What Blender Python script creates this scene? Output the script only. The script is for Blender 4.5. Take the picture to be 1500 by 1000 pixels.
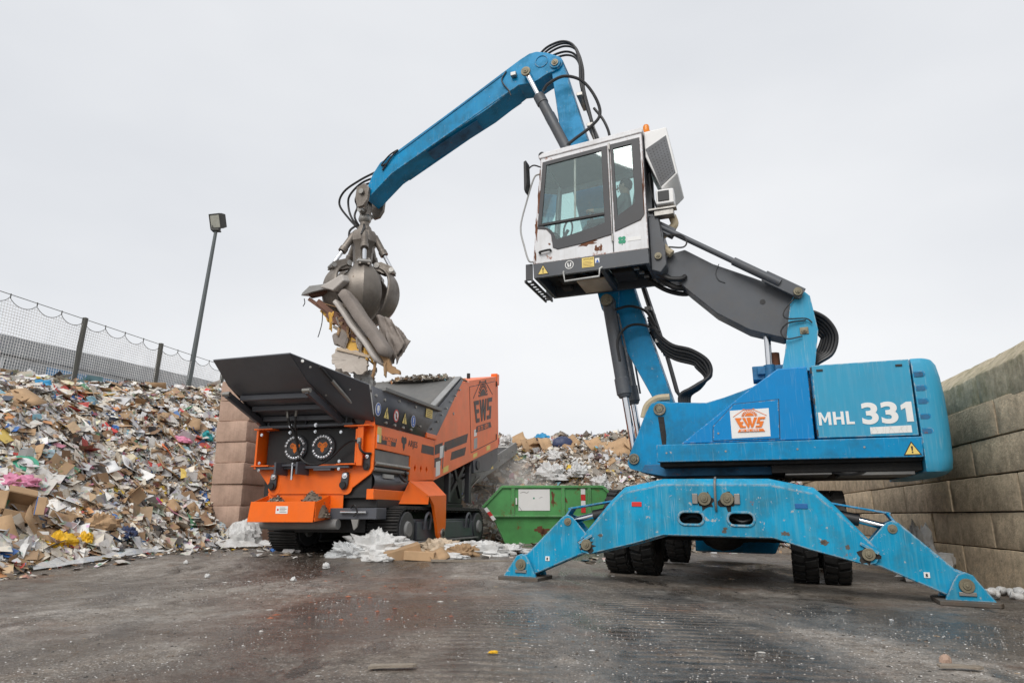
import bpy, math, random
from math import sin, cos, pi, radians, atan2, hypot
from mathutils import Vector, Matrix, noise
from mathutils.geometry import tessellate_polygon

for o in list(bpy.data.objects): bpy.data.objects.remove(o)
scene = bpy.context.scene
COL = scene.collection

# ------------------------------------------------------------------ camera
cam = bpy.data.cameras.new('Camera'); cam.lens = 24; cam.sensor_width = 36
cam.clip_start = .05; cam.clip_end = 2000
camo = bpy.data.objects.new('Camera', cam); COL.objects.link(camo)
camo.location = (0, 0, .75); camo.rotation_euler = (radians(90) + math.atan(.255), 0, 0)
scene.camera = camo

# ------------------------------------------------------------------ sky and light
SUN_EL, SUN_AZ = radians(44), radians(200)       # azimuth clockwise from +Y: behind the camera, a little left
world = bpy.data.worlds.new('World'); scene.world = world; world.use_nodes = True
nt = world.node_tree; nt.nodes.clear()
wo = nt.nodes.new('ShaderNodeOutputWorld'); bg = nt.nodes.new('ShaderNodeBackground')
sky = nt.nodes.new('ShaderNodeTexSky'); sky.sky_type = 'NISHITA'; sky.sun_disc = False
sky.sun_elevation = SUN_EL; sky.sun_rotation = SUN_AZ; sky.air_density = 1.0; sky.dust_density = 4.0
tc = nt.nodes.new('ShaderNodeTexCoord')
mp = nt.nodes.new('ShaderNodeMapping'); mp.inputs['Scale'].default_value = (1.0, 1.0, 2.2)
nz = nt.nodes.new('ShaderNodeTexNoise'); nz.inputs['Scale'].default_value = 1.15; nz.inputs['Detail'].default_value = 5; nz.inputs['Roughness'].default_value = .45
cr = nt.nodes.new('ShaderNodeValToRGB')
cr.color_ramp.elements[0].position = .25; cr.color_ramp.elements[0].color = (5.1, 5.28, 5.6, 1)
cr.color_ramp.elements[1].position = .75; cr.color_ramp.elements[1].color = (7.25, 7.3, 7.38, 1)
mx = nt.nodes.new('ShaderNodeMix'); mx.data_type = 'RGBA'; mx.inputs[0].default_value = .96   # closed cloud cover over the clear sky
nt.links.new(tc.outputs['Generated'], mp.inputs['Vector']); nt.links.new(mp.outputs[0], nz.inputs['Vector'])
nt.links.new(nz.outputs['Fac'], cr.inputs[0]); nt.links.new(sky.outputs[0], mx.inputs[6]); nt.links.new(cr.outputs[0], mx.inputs[7])
nt.links.new(mx.outputs[2], bg.inputs['Color']); bg.inputs['Strength'].default_value = .1
nt.links.new(bg.outputs[0], wo.inputs['Surface'])
sl = bpy.data.lights.new('Sun', 'SUN'); sl.energy = 1.5; sl.angle = radians(35); sl.color = (1, .97, .93)
so = bpy.data.objects.new('Sun', sl); COL.objects.link(so)
sd = Vector((sin(SUN_AZ) * cos(SUN_EL), cos(SUN_AZ) * cos(SUN_EL), sin(SUN_EL)))
so.rotation_euler = sd.to_track_quat('Z', 'Y').to_euler(); so.location = (-6, -12, 20)
scene.view_settings.view_transform = 'Standard'; scene.view_settings.look = 'None'
scene.view_settings.exposure = .46; scene.view_settings.gamma = 1
scene.render.engine = 'CYCLES'
scene.cycles.max_bounces = 6; scene.cycles.volume_bounces = 2; scene.cycles.transparent_max_bounces = 12

# ------------------------------------------------------------------ materials
def nodes_of(name):
    m = bpy.data.materials.new(name); m.use_nodes = True
    return m, m.node_tree, m.node_tree.nodes['Principled BSDF']
def add(nt, t, **k):
    n = nt.nodes.new(t)
    for a, b in k.items():
        if hasattr(n, a): setattr(n, a, b)
        else: n.inputs[a.replace('_', ' ')].default_value = b
    return n
def c4(c): return (c[0], c[1], c[2], 1)
def ramp(nt, src, lo, hi, a=0., b=1.):
    n = nt.nodes.new('ShaderNodeMapRange'); n.inputs[1].default_value = lo; n.inputs[2].default_value = hi
    n.inputs[3].default_value = a; n.inputs[4].default_value = b
    nt.links.new(src, n.inputs[0]); return n.outputs[0]
def mixc(nt, fac, a, b, blend='MIX'):
    n = nt.nodes.new('ShaderNodeMix'); n.data_type = 'RGBA'; n.blend_type = blend
    for i, v in ((0, fac), (6, a), (7, b)):
        if hasattr(v, 'is_output') or hasattr(v, 'links'): nt.links.new(v, n.inputs[i])
        else: n.inputs[i].default_value = v if i == 0 else c4(v)
    return n.outputs[2]
def tex(nt, scale, detail=4, rough=.6, stretch=None, coord='Object', seed=0.):
    t = nt.nodes.new('ShaderNodeTexCoord'); m = nt.nodes.new('ShaderNodeMapping')
    m.inputs['Scale'].default_value = stretch or (1, 1, 1); m.inputs['Location'].default_value = (seed, seed * 1.7, seed * .6)
    n = nt.nodes.new('ShaderNodeTexNoise'); n.inputs['Scale'].default_value = scale
    n.inputs['Detail'].default_value = detail; n.inputs['Roughness'].default_value = rough
    nt.links.new(t.outputs[coord], m.inputs[0]); nt.links.new(m.outputs[0], n.inputs['Vector'])
    return n.outputs['Fac']
MATS = {}
def M(name, base, rough=.5, metal=0, var=.12, vscale=2.5, streak=0, streakc=(.25, .22, .18), dirt=0, dirtc=(.16, .13, .1), dscale=3.,
      rust=0, rustc=(.17, .05, .018), rscale=6., chips=0, chipc=(.55, .53, .5), bump=0, bscale=40., rand=0, attr=None, coord='Object', spec=.5, edge=0, edgec=None, scratch=0):
    m, nt, b = nodes_of(name); L = nt.links.new
    if attr:
        a = nt.nodes.new('ShaderNodeAttribute'); a.attribute_name = attr; col = a.outputs['Color']
    else:
        r = nt.nodes.new('ShaderNodeRGB'); r.outputs[0].default_value = c4(base); col = r.outputs[0]
    val = None
    if var:
        val = ramp(nt, tex(nt, vscale, 5, coord=coord), .25, .75, 1 - var, 1 + var)
    if rand:
        oi = nt.nodes.new('ShaderNodeObjectInfo'); rv = ramp(nt, oi.outputs['Random'], 0, 1, 1 - rand, 1 + rand)
        if val is None: val = rv
        else:
            mm = nt.nodes.new('ShaderNodeMath'); mm.operation = 'MULTIPLY'; L(val, mm.inputs[0]); L(rv, mm.inputs[1]); val = mm.outputs[0]
    if val is not None:
        h = nt.nodes.new('ShaderNodeHueSaturation'); L(col, h.inputs['Color']); L(val, h.inputs['Value']); col = h.outputs[0]
    rg = None
    if streak:
        f = ramp(nt, tex(nt, 7, 3, stretch=(3, 3, .18), coord=coord, seed=3), .48, .8, 0, streak); col = mixc(nt, f, col, streakc)
    if dirt:
        f = ramp(nt, tex(nt, dscale, 8, .7, coord=coord, seed=7), .46, .72, 0, dirt); col = mixc(nt, f, col, dirtc)
        rg = ramp(nt, f, 0, 1, rough, .9)
    if chips:
        f = ramp(nt, tex(nt, 14, 6, .75, coord=coord, seed=11), .70 - .06 * chips, .73 - .06 * chips, 0, 1); col = mixc(nt, f, col, chipc)
    if scratch:   # fine vertical scuffs and drip lines
        f = ramp(nt, tex(nt, 8, 2, .5, stretch=(7, 7, .35), coord=coord, seed=29), .60, .70, 0, scratch); g2 = ramp(nt, tex(nt, 2, 3, coord=coord, seed=31), .4, .6)
        mu = nt.nodes.new('ShaderNodeMath'); mu.operation = 'MULTIPLY'; L(f, mu.inputs[0]); L(g2, mu.inputs[1]); col = mixc(nt, mu.outputs[0], col, (.30, .46, .52))
    if edge:      # paint rubbed off and scuffed along the arrises
        bv = nt.nodes.new('ShaderNodeBevel'); bv.samples = 4; bv.inputs['Radius'].default_value = .022
        ge = nt.nodes.new('ShaderNodeNewGeometry'); dp = nt.nodes.new('ShaderNodeVectorMath'); dp.operation = 'DOT_PRODUCT'
        L(bv.outputs[0], dp.inputs[0]); L(ge.outputs['Normal'], dp.inputs[1])
        e = ramp(nt, dp.outputs['Value'], .995, .93, 0, 1); nn = ramp(nt, tex(nt, 16, 6, .75, coord=coord, seed=23), .56 - .14 * edge, .66 - .10 * edge, 0, 1)
        mu = nt.nodes.new('ShaderNodeMath'); mu.operation = 'MULTIPLY'; L(e, mu.inputs[0]); L(nn, mu.inputs[1])
        col = mixc(nt, mu.outputs[0], col, edgec or chipc)
    if rust:
        f = ramp(nt, tex(nt, rscale, 9, .72, coord=coord, seed=17), .66 - .12 * rust, .72 - .1 * rust, 0, 1)
        col = mixc(nt, f, col, mixc(nt, ramp(nt, tex(nt, 30, 3, coord=coord), .3, .7), rustc, (rustc[0] * 2, rustc[1] * 2.2, rustc[2] * 2)))
        rg2 = nt.nodes.new('ShaderNodeMix'); rg2.inputs[3].default_value = .92
        L(f, rg2.inputs[0])
        if rg is not None: L(rg, rg2.inputs[2])
        else: rg2.inputs[2].default_value = rough
        rg = rg2.outputs[0]
    L(col, b.inputs['Base Color'])
    if rg is None:
        rg = ramp(nt, tex(nt, 9, 4, coord=coord, seed=5), .3, .7, max(.02, rough - .08), min(1, rough + .1))
    L(rg, b.inputs['Roughness']); b.inputs['Metallic'].default_value = metal; b.inputs['Specular IOR Level'].default_value = spec
    if bump:
        bp = nt.nodes.new('ShaderNodeBump'); bp.inputs['Strength'].default_value = min(1, bump); bp.inputs['Distance'].default_value = .02
        L(tex(nt, bscale, 6, .65, coord=coord), bp.inputs['Height']); L(bp.outputs[0], b.inputs['Normal'])
    MATS[name] = m; return m

M('blue', (.0, .245, .50), .36, spec=.25, scratch=.2, edge=.7, var=.14, streak=.22, streakc=(.04, .33, .48), dirt=.6, dirtc=(.025, .085, .11), dscale=2.6, chips=.9, chipc=(.35, .38, .38))
M('blue_fresh', (.0, .225, .545), .3, spec=.28, scratch=.15, edge=.3, var=.06, streak=.08, streakc=(.02, .24, .5), dirt=.15, dirtc=(.03, .15, .3))
M('blue_faded', (.04, .315, .50), .45, spec=.25, scratch=.4, edge=.6, var=.10, vscale=1.3, streak=.4, streakc=(.15, .38, .52), dirt=.25, dirtc=(.10, .25, .36), chips=.1)
M('blue_worn', (.002, .290, .51), .45, spec=.25, scratch=.42, edge=1.0, var=.2, streak=.65, streakc=(.12, .38, .48), dirt=.6, dirtc=(.05, .13, .15), dscale=3.0, rust=.16, chips=1.25, chipc=(.42, .43, .42))
M('blue_dark', (.010, .14, .30), .5, var=.2, dirt=.7, dirtc=(.03, .03, .032), dscale=4, rust=.3, chips=.4)
M('white_cab', (.72, .73, .75), .4, edge=1.1, edgec=(.22, .075, .035), var=.06, streak=.3, streakc=(.45, .42, .4), dirt=.35, dirtc=(.45, .42, .38), rust=.34, rustc=(.2, .06, .025), rscale=4.2, chips=.1)
M('white', (.78, .78, .77), .45, var=.04, dirt=.12, dirtc=(.5, .48, .44))
M('grey_metal', (.075, .083, .095), .45, edge=.5, chipc=(.25, .25, .25), var=.14, dirt=.4, dirtc=(.13, .115, .1), dscale=3)
M('dark_frame', (.048, .05, .055), .5, var=.12, dirt=.25, dirtc=(.12, .11, .1))
M('black', (.016, .016, .017), .5, var=.15, dirt=.35, dirtc=(.07, .065, .06))
M('grime', (.022, .021, .02), .85, var=.35, dirt=.6, dirtc=(.08, .065, .05), bump=.5, bscale=25)
M('rubber', (.018, .018, .018), .75, var=.25, dirt=.55, dirtc=(.075, .068, .06), dscale=6, bump=.35, bscale=40)
M('hose', (.013, .013, .014), .42, var=.2, dirt=.25, dirtc=(.09, .085, .08), dscale=9)
M('chrome', (.72, .73, .75), .13, 1, var=.05, dirt=.18, dirtc=(.3, .28, .26))
M('steel', (.34, .33, .31), .42, .85, var=.18, dirt=.45, dirtc=(.17, .14, .11), dscale=7)
M('pin', (.24, .215, .15), .5, .5, var=.2, dirt=.55, dirtc=(.1, .085, .06), dscale=9)
M('grapple', (.21, .185, .16), .45, .55, edge=1.0, edgec=(.42, .39, .36), var=.22, streak=.6, streakc=(.27, .24, .21), dirt=.6, dirtc=(.09, .07, .055), dscale=2.5, rust=.15, rustc=(.1, .055, .03), bump=.15, bscale=30)
M('orange', (.95, .16, .008), .34, edge=.2, var=.07, streak=.1, streakc=(.6, .16, .05), dirt=.2, dirtc=(.5, .15, .06), chips=.1, chipc=(.4, .12, .04))
M('orange_dusty', (.93, .22, .085), .55, var=.09, streak=.4, streakc=(.72, .30, .18), dirt=.42, dirtc=(.60, .30, .2), dscale=1.6)
M('anthracite', (.085, .09, .105), .34, var=.12, dirt=.35, dirtc=(.11, .105, .1), dscale=2)
M('anthracite_dusty', (.21, .21, .205), .75, var=.15, dirt=.7, dirtc=(.3, .28, .25), dscale=2.4)
M('dust_sheet', (.24, .235, .225), .85, var=.15, dirt=.6, dirtc=(.34, .32, .29), dscale=3, bump=.2, bscale=20)
M('logo_grey', (.075, .068, .066), .6, var=.2, dirt=.5, dirtc=(.3, .14, .09), dscale=3)
M('logo_orange', (.82, .19, .012), .5, var=.03)
M('sticker_white', (.8, .8, .78), .4, var=.03, dirt=.12, dirtc=(.5, .48, .44))
M('sticker_yellow', (.80, .60, .16), .45, var=.06, dirt=.1, dirtc=(.5, .42, .25))
M('sticker_black', (.015, .015, .015), .5, var=0)
M('sticker_blue', (.02, .10, .42), .4, var=.05)
M('sticker_red', (.62, .03, .025), .4, var=.06)
M('reflector_blue', (.01, .12, .34), .3, var=.05)
M('clover_green', (.012, .28, .15), .5, var=.05)
M('green', (.085, .33, .095), .5, edge=.9, var=.18, streak=.3, streakc=(.1, .30, .10), dirt=.4, dirtc=(.06, .13, .045), dscale=3, rust=.42, rustc=(.13, .04, .015), rscale=3.2, chips=.25, chipc=(.3, .35, .28))
M('sole', (.10, .088, .075), .75, var=.3, dirt=.6, dirtc=(.14, .09, .055), dscale=8, chips=.5, chipc=(.3, .32, .32))
M('rusty', (.16, .062, .03), .85, var=.3, vscale=9, dirt=.5, dirtc=(.07, .035, .02))
M('concrete', (.60, .475, .325), .9, var=.32, vscale=9, streak=.22, streakc=(.22, .17, .115), dirt=.7, dirtc=(.19, .145, .098), dscale=3.4, chips=1.2, chipc=(.22, .175, .125), bump=1.0, bscale=26, rand=.17)
M('concrete_moss', (.46, .395, .28), .95, var=.34, vscale=8, streak=.6, streakc=(.15, .125, .08), dirt=.75, dirtc=(.13, .125, .04), dscale=3.2, bump=.8, bscale=11, rand=.14)
M('sandstone', (.47, .325, .25), .92, var=.18, vscale=2.2, streak=.3, streakc=(.24, .16, .12), dirt=.45, dirtc=(.24, .165, .125), dscale=2.6, bump=.6, bscale=16, rand=.1)
M('sandstone_moss', (.42, .31, .23), .95, var=.2, vscale=2.4, streak=.3, streakc=(.2, .17, .1), dirt=1.0, dirtc=(.17, .155, .05), dscale=1.6, bump=.7, bscale=14, rand=.1)
M('lamp_metal', (.11, .125, .13), .5, .3, var=.1, dirt=.4, dirtc=(.13, .14, .10), dscale=3)
M('lamp_dark', (.05, .05, .045), .5, var=.1)
M('lamp_glass', (.42, .42, .36), .2, var=.15)
M('post_metal', (.085, .085, .075), .6, var=.2, dirt=.4, dirtc=(.14, .13, .09))
M('net', (.82, .82, .81), .8, var=.25, vscale=3)
M('hall_grey', (.27, .285, .30), .7, var=.08, vscale=.6)
M('hall_blue', (.13, .30, .52), .7, var=.1, vscale=.6)
M('hall_pale', (.58, .60, .61), .7, var=.06, vscale=.6)
M('cardboard', (.42, .275, .155), .85, var=.14, vscale=5, dirt=.25, dirtc=(.3, .19, .1), dscale=4, bump=.1, bscale=60, rand=.16)
M('wood', (.36, .22, .11), .7, var=.2, vscale=6, dirt=.3, dirtc=(.2, .11, .05), bump=.2, bscale=30)
M('wood_dark', (.15, .065, .038), .6, var=.25, vscale=6, dirt=.4, dirtc=(.07, .035, .02))
M('plank_grey', (.27, .23, .185), .85, var=.2, vscale=9, dirt=.4, dirtc=(.15, .12, .09), bump=.4, bscale=50)
M('foam_yellow', (.72, .43, .10), .9, var=.12, vscale=8, dirt=.3, dirtc=(.5, .28, .06), bump=.3, bscale=60)
M('upholstery', (.26, .225, .20), .9, var=.2, vscale=4, dirt=.5, dirtc=(.14, .115, .1), dscale=3, bump=.25, bscale=70)
M('upholstery_pale', (.50, .465, .43), .85, var=.12, vscale=4, dirt=.4, dirtc=(.3, .26, .23), dscale=3, bump=.2, bscale=50)
M('fabric_pale', (.46, .41, .36), .9, var=.12, vscale=3, dirt=.4, dirtc=(.3, .25, .21), bump=.3, bscale=20)
M('sheet_metal', (.42, .42, .41), .5, .4, var=.12, dirt=.4, dirtc=(.2, .19, .17))
M('plastic_white', (.62, .62, .61), .35, var=.12, vscale=6, dirt=.6, dirtc=(.36, .33, .29), dscale=5, bump=.5, bscale=22)
M('plastic_tan', (.55, .44, .32), .5, var=.15, vscale=4, dirt=.5, dirtc=(.34, .26, .18), bump=.3, bscale=15)
M('skin', (.52, .30, .21), .55, var=.05)
M('jacket', (.22, .23, .235), .85, var=.1)
M('trousers', (.05, .06, .085), .85, var=.1)
M('hair', (.05, .035, .025), .7, var=.1)
M('cream_hose', (.50, .42, .28), .6, var=.1, dirt=.4, dirtc=(.3, .24, .15))
def mat_print():
    m, nt, b = nodes_of('print_paper'); L = nt.links.new
    a = nt.nodes.new('ShaderNodeAttribute'); a.attribute_name = 'Col'
    t = nt.nodes.new('ShaderNodeTexCoord'); v = nt.nodes.new('ShaderNodeTexVoronoi'); v.inputs['Scale'].default_value = 11; v.feature = 'F1'; v.distance = 'CHEBYCHEV'
    L(t.outputs['Object'], v.inputs['Vector'])
    hs = nt.nodes.new('ShaderNodeHueSaturation'); hs.inputs['Saturation'].default_value = .75; hs.inputs['Value'].default_value = .8; L(v.outputs['Color'], hs.inputs['Color'])
    f = ramp(nt, tex(nt, 5, 2), .55, .62, 0, .55)
    col = mixc(nt, f, a.outputs['Color'], hs.outputs[0], 'MULTIPLY')
    col = mixc(nt, ramp(nt, tex(nt, 3.5, 6, .7, seed=4), .5, .75, 0, .45), col, (.16, .125, .1))
    L(col, b.inputs['Base Color']); b.inputs['Roughness'].default_value = .75; MATS['print_paper'] = m
mat_print()
M('gravel_bits', (.5, .5, .5), .85, var=.1, attr='Col')
M('shred_base', (.27, .225, .18), .95, var=.4, vscale=7, dirt=.7, dirtc=(.12, .095, .075), dscale=5, bump=1, bscale=18)
M('paper_base', (.20, .16, .125), .95, var=.5, vscale=9, dirt=.7, dirtc=(.07, .055, .045), dscale=7, bump=1, bscale=18)

def mat_glass():
    m, nt, b = nodes_of('cab_glass'); nt.nodes.remove(b); out = nt.nodes['Material Output']
    t = add(nt, 'ShaderNodeBsdfTransparent', Color=(.86, .97, .955, 1)); g = add(nt, 'ShaderNodeBsdfGlossy', Roughness=.02)
    g.inputs['Color'].default_value = (.9, .95, .95, 1)
    f = nt.nodes.new('ShaderNodeFresnel'); f.inputs['IOR'].default_value = 1.5
    r = ramp(nt, f.outputs[0], 0, 1, .07, 1.0)
    x = nt.nodes.new('ShaderNodeMixShader'); nt.links.new(r, x.inputs[0]); nt.links.new(t.outputs[0], x.inputs[1]); nt.links.new(g.outputs[0], x.inputs[2])
    nt.links.new(x.outputs[0], out.inputs['Surface']); MATS['cab_glass'] = m
mat_glass()
def mat_film():
    m, nt, b = nodes_of('plastic_film'); b.inputs['Base Color'].default_value = (.75, .77, .78, 1); b.inputs['Roughness'].default_value = .25
    b.inputs['Alpha'].default_value = .55; MATS['plastic_film'] = m
mat_film()
def mat_beacon():
    m, nt, b = nodes_of('amber'); b.inputs['Base Color'].default_value = (.95, .30, .01, 1); b.inputs['Roughness'].default_value = .25
    b.inputs['Transmission Weight'].default_value = .35; MATS['amber'] = m
mat_beacon()

# ------------------------------------------------------------------ mesh helpers
def catmull(pts, n=6):
    P = [Vector(p) for p in pts]
    if len(P) < 3: return P
    out = []
    for i in range(len(P) - 1):
        a = P[i - 1] if i else P[0] * 2 - P[1]; b, c = P[i], P[i + 1]; d = P[i + 2] if i + 2 < len(P) else P[-1] * 2 - P[-2]
        for k in range(n):
            t = k / n
            out.append(.5 * ((2 * b) + (c - a) * t + (2 * a - 5 * b + 4 * c - d) * t * t + (3 * b - a - 3 * c + d) * t ** 3))
    out.append(P[-1]); return out
class MB:
    def __init__(s): s.v = []; s.f = []; s.c = []
    def add(s, vs, fs, col=None):
        b = len(s.v); s.v += [tuple(v) for v in vs]; s.f += [tuple(b + i for i in f) for f in fs]
        if col is not None: s.c += [col] * len(vs)
        return s
    def box(s, x0, x1, y0, y1, z0, z1):
        return s.add([(x0, y0, z0), (x1, y0, z0), (x1, y1, z0), (x0, y1, z0), (x0, y0, z1), (x1, y0, z1), (x1, y1, z1), (x0, y1, z1)],
                     [(0, 3, 2, 1), (4, 5, 6, 7), (0, 1, 5, 4), (1, 2, 6, 5), (2, 3, 7, 6), (3, 0, 4, 7)])
    def obox(s, ctr, size, m=None):
        a, b, c = size[0] / 2, size[1] / 2, size[2] / 2; m = m or Matrix.Identity(3); ctr = Vector(ctr)
        vs = [ctr + m @ Vector(p) for p in ((-a, -b, -c), (a, -b, -c), (a, b, -c), (-a, b, -c), (-a, -b, c), (a, -b, c), (a, b, c), (-a, b, c))]
        return s.add(vs, [(0, 3, 2, 1), (4, 5, 6, 7), (0, 1, 5, 4), (1, 2, 6, 5), (2, 3, 7, 6), (3, 0, 4, 7)])
    def bar(s, p0, p1, w, h, up=(0, 0, 1)):
        p0, p1 = Vector(p0), Vector(p1); d = (p1 - p0); L = d.length; d.normalize(); u = Vector(up)
        x = d.cross(u)
        if x.length < 1e-4: x = d.cross(Vector((0, 1, 0)))
        x.normalize(); u = x.cross(d); m = Matrix((x, d, u)).transposed()
        return s.obox((p0 + p1) / 2, (w, L, h), m)
    def prism(s, poly, a0, a1, axis='y', holes=()):
        def P(p, a): return {'y': (p[0], a, p[1]), 'x': (a, p[0], p[1]), 'z': (p[0], p[1], a)}[axis]
        loops = [list(poly)] + [list(h) for h in holes]; flat = [p for l in loops for p in l]; n = len(flat)
        vs = [P(p, a0) for p in flat] + [P(p, a1) for p in flat]; fs = []
        if holes:
            for t in tessellate_polygon([[Vector((p[0], p[1], 0)) for p in l] for l in loops]):
                fs.append(tuple(t)); fs.append(tuple(n + i for i in reversed(t)))
        else:
            fs.append(tuple(range(n))); fs.append(tuple(range(2 * n - 1, n - 1, -1)))
        o = 0
        for l in loops:
            k = len(l)
            for i in range(k):
                j = (i + 1) % k; fs.append((o + j, o + i, n + o + i, n + o + j))
            o += k
        return s.add(vs, fs)
    def cyl(s, p0, p1, r0, r1=None, n=16, caps=True):
        p0, p1 = Vector(p0), Vector(p1); r1 = r0 if r1 is None else r1; d = (p1 - p0).normalized()
        x = d.orthogonal().normalized(); y = d.cross(x); vs = []
        for p, r in ((p0, r0), (p1, r1)):
            for i in range(n):
                a = 2 * pi * i / n; vs.append(p + (x * cos(a) + y * sin(a)) * r)
        fs = [(i, (i + 1) % n, n + (i + 1) % n, n + i) for i in range(n)]
        if caps: fs += [tuple(range(n - 1, -1, -1)), tuple(range(n, 2 * n))]
        return s.add(vs, fs)
    def tube(s, pts, r, n=8, smooth=5):
        P = catmull(pts, smooth) if smooth else [Vector(p) for p in pts]; vs = []; x = None
        for i, p in enumerate(P):
            d = (P[min(i + 1, len(P) - 1)] - P[max(i - 1, 0)]).normalized()
            x = d.orthogonal().normalized() if x is None else (x - d * x.dot(d)).normalized()
            y = d.cross(x)
            for k in range(n):
                a = 2 * pi * k / n; vs.append(p + (x * cos(a) + y * sin(a)) * r)
        fs = []
        for i in range(len(P) - 1):
            for k in range(n):
                k2 = (k + 1) % n; fs.append((i * n + k, i * n + k2, (i + 1) * n + k2, (i + 1) * n + k))
        fs += [tuple(range(n - 1, -1, -1)), tuple(range(len(vs) - n, len(vs)))]
        return s.add(vs, fs)
    def lathe(s, prof, ctr=(0, 0, 0), ax='z', n=32):
        ctr = Vector(ctr); vs = []; k = len(prof)
        for i in range(n):
            a = 2 * pi * i / n
            for r, h in prof:
                p = {'z': (r * cos(a), r * sin(a), h), 'y': (r * cos(a), h, -r * sin(a)), 'x': (h, r * cos(a), r * sin(a))}[ax]
                vs.append(ctr + Vector(p))
        fs = []
        for i in range(n):
            j = (i + 1) % n
            for q in range(k - 1): fs.append((i * k + q, j * k + q, j * k + q + 1, i * k + q + 1))
        return s.add(vs, fs)
    def loft(s, rings, caps=True, closed=True):
        k = len(rings[0]); vs = [p for r in rings for p in r]; fs = []
        for i in range(len(rings) - 1):
            for q in range(k if closed else k - 1):
                q2 = (q + 1) % k; fs.append((i * k + q, i * k + q2, (i + 1) * k + q2, (i + 1) * k + q))
        if caps: fs += [tuple(range(k - 1, -1, -1)), tuple(range(len(vs) - k, len(vs)))]
        return s.add(vs, fs)
    def ball(s, c, r, n=10, sq=(1, 1, 1)):
        c = Vector(c); vs = []; m = n // 2 + 1
        for i in range(m + 1):
            t = pi * i / m
            for k in range(n):
                a = 2 * pi * k / n; vs.append(c + Vector((r * sq[0] * sin(t) * cos(a), r * sq[1] * sin(t) * sin(a), r * sq[2] * cos(t))))
        return s.add(vs, [(i * n + k, (i + 1) * n + k, (i + 1) * n + (k + 1) % n, i * n + (k + 1) % n) for i in range(m) for k in range(n)])
    def mesh(s, name, T=None):
        me = bpy.data.meshes.new(name); vs = s.v if T is None else [tuple(T @ Vector(v)) for v in s.v]
        me.from_pydata(vs, [], s.f); me.validate()
        if s.c and len(s.c) == len(s.v):
            ca = me.color_attributes.new('Col', 'FLOAT_COLOR', 'POINT')
            ca.data.foreach_set('color', [x for c in s.c for x in (c[0], c[1], c[2], 1)])
        return me
    def build(s, name, mat, parent=None, T=None, bevel=0, seg=2, smooth=True, ang=35, fix=True):
        me = s.mesh(name, T)
        if fix and len(s.f) < 20000:
            import bmesh
            bm = bmesh.new(); bm.from_mesh(me); bmesh.ops.recalc_face_normals(bm, faces=bm.faces); bm.to_mesh(me); bm.free()
        return link(name, me, mat, parent, bevel, seg, smooth, ang)
def link(name, me, mat, parent=None, bevel=0, seg=2, smooth=True, ang=35):
    o = bpy.data.objects.new(name, me); COL.objects.link(o)
    if mat and not me.materials: me.materials.append(MATS[mat])
    if smooth:
        me.polygons.foreach_set('use_smooth', [True] * len(me.polygons)); me.set_sharp_from_angle(angle=radians(ang))
    if bevel:
        b = o.modifiers.new('Bevel', 'BEVEL'); b.width = bevel; b.segments = seg; b.limit_method = 'ANGLE'; b.angle_limit = radians(40); b.harden_normals = True
    if parent: o.parent = parent
    return o
def tag(o, label=None, cat=None, group=None, kind=None):
    if label: o['label'] = label
    if cat: o['category'] = cat
    if group: o['group'] = group
    if kind: o['kind'] = kind
    return o
def empty(name, loc, yaw=0, label=None, cat=None, group=None):
    o = bpy.data.objects.new(name, None); COL.objects.link(o); o.location = loc; o.rotation_euler = (0, 0, radians(yaw))
    o.empty_display_size = .2; return tag(o, label, cat, group)
def rot(ax, deg): return Matrix.Rotation(radians(deg), 3, ax)
def T4(loc, m3=None):
    m = (m3 or Matrix.Identity(3)).to_4x4(); m.translation = Vector(loc); return m
FACE_NEGY = Matrix(((1, 0, 0), (0, 0, -1), (0, 1, 0)))      # drawing (x,y) -> (x,z), facing -y
FACE_POSX = Matrix(((0, 0, 1), (1, 0, 0), (0, 1, 0)))       # drawing (x,y) -> (y,z), facing +x
def text(name, body, size, mat, parent, T, bold=0, squash=1., align='LEFT', depth=.002, shear=0):
    cu = bpy.data.curves.new('t', 'FONT'); cu.body = body; cu.size = size; cu.extrude = depth; cu.offset = bold; cu.align_x = align; cu.shear = shear
    o = bpy.data.objects.new('t', cu); COL.objects.link(o); dg = bpy.context.evaluated_depsgraph_get()
    me = bpy.data.meshes.new_from_object(o.evaluated_get(dg)); bpy.data.objects.remove(o); bpy.data.curves.remove(cu)
    me.transform(T @ Matrix.Diagonal((squash, 1, 1, 1))); me.name = name; me.materials.clear()
    return link(name, me, mat, parent, smooth=False)
def decal(name, poly, mat, parent, T, d=.003, holes=()):
    return MB().prism(poly, 0, d, 'z', holes).build(name, mat, parent, T, smooth=False)
def circ(cx, cy, r, n=20, a0=0, a1=360, ry=None):
    k = n if a1 - a0 >= 360 else n + 1
    return [(cx + r * cos(radians(a0 + (a1 - a0) * i / n)), cy + (ry or r) * sin(radians(a0 + (a1 - a0) * i / n))) for i in range(k)]
def rect(x0, y0, x1, y1): return [(x0, y0), (x1, y0), (x1, y1), (x0, y1)]
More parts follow.
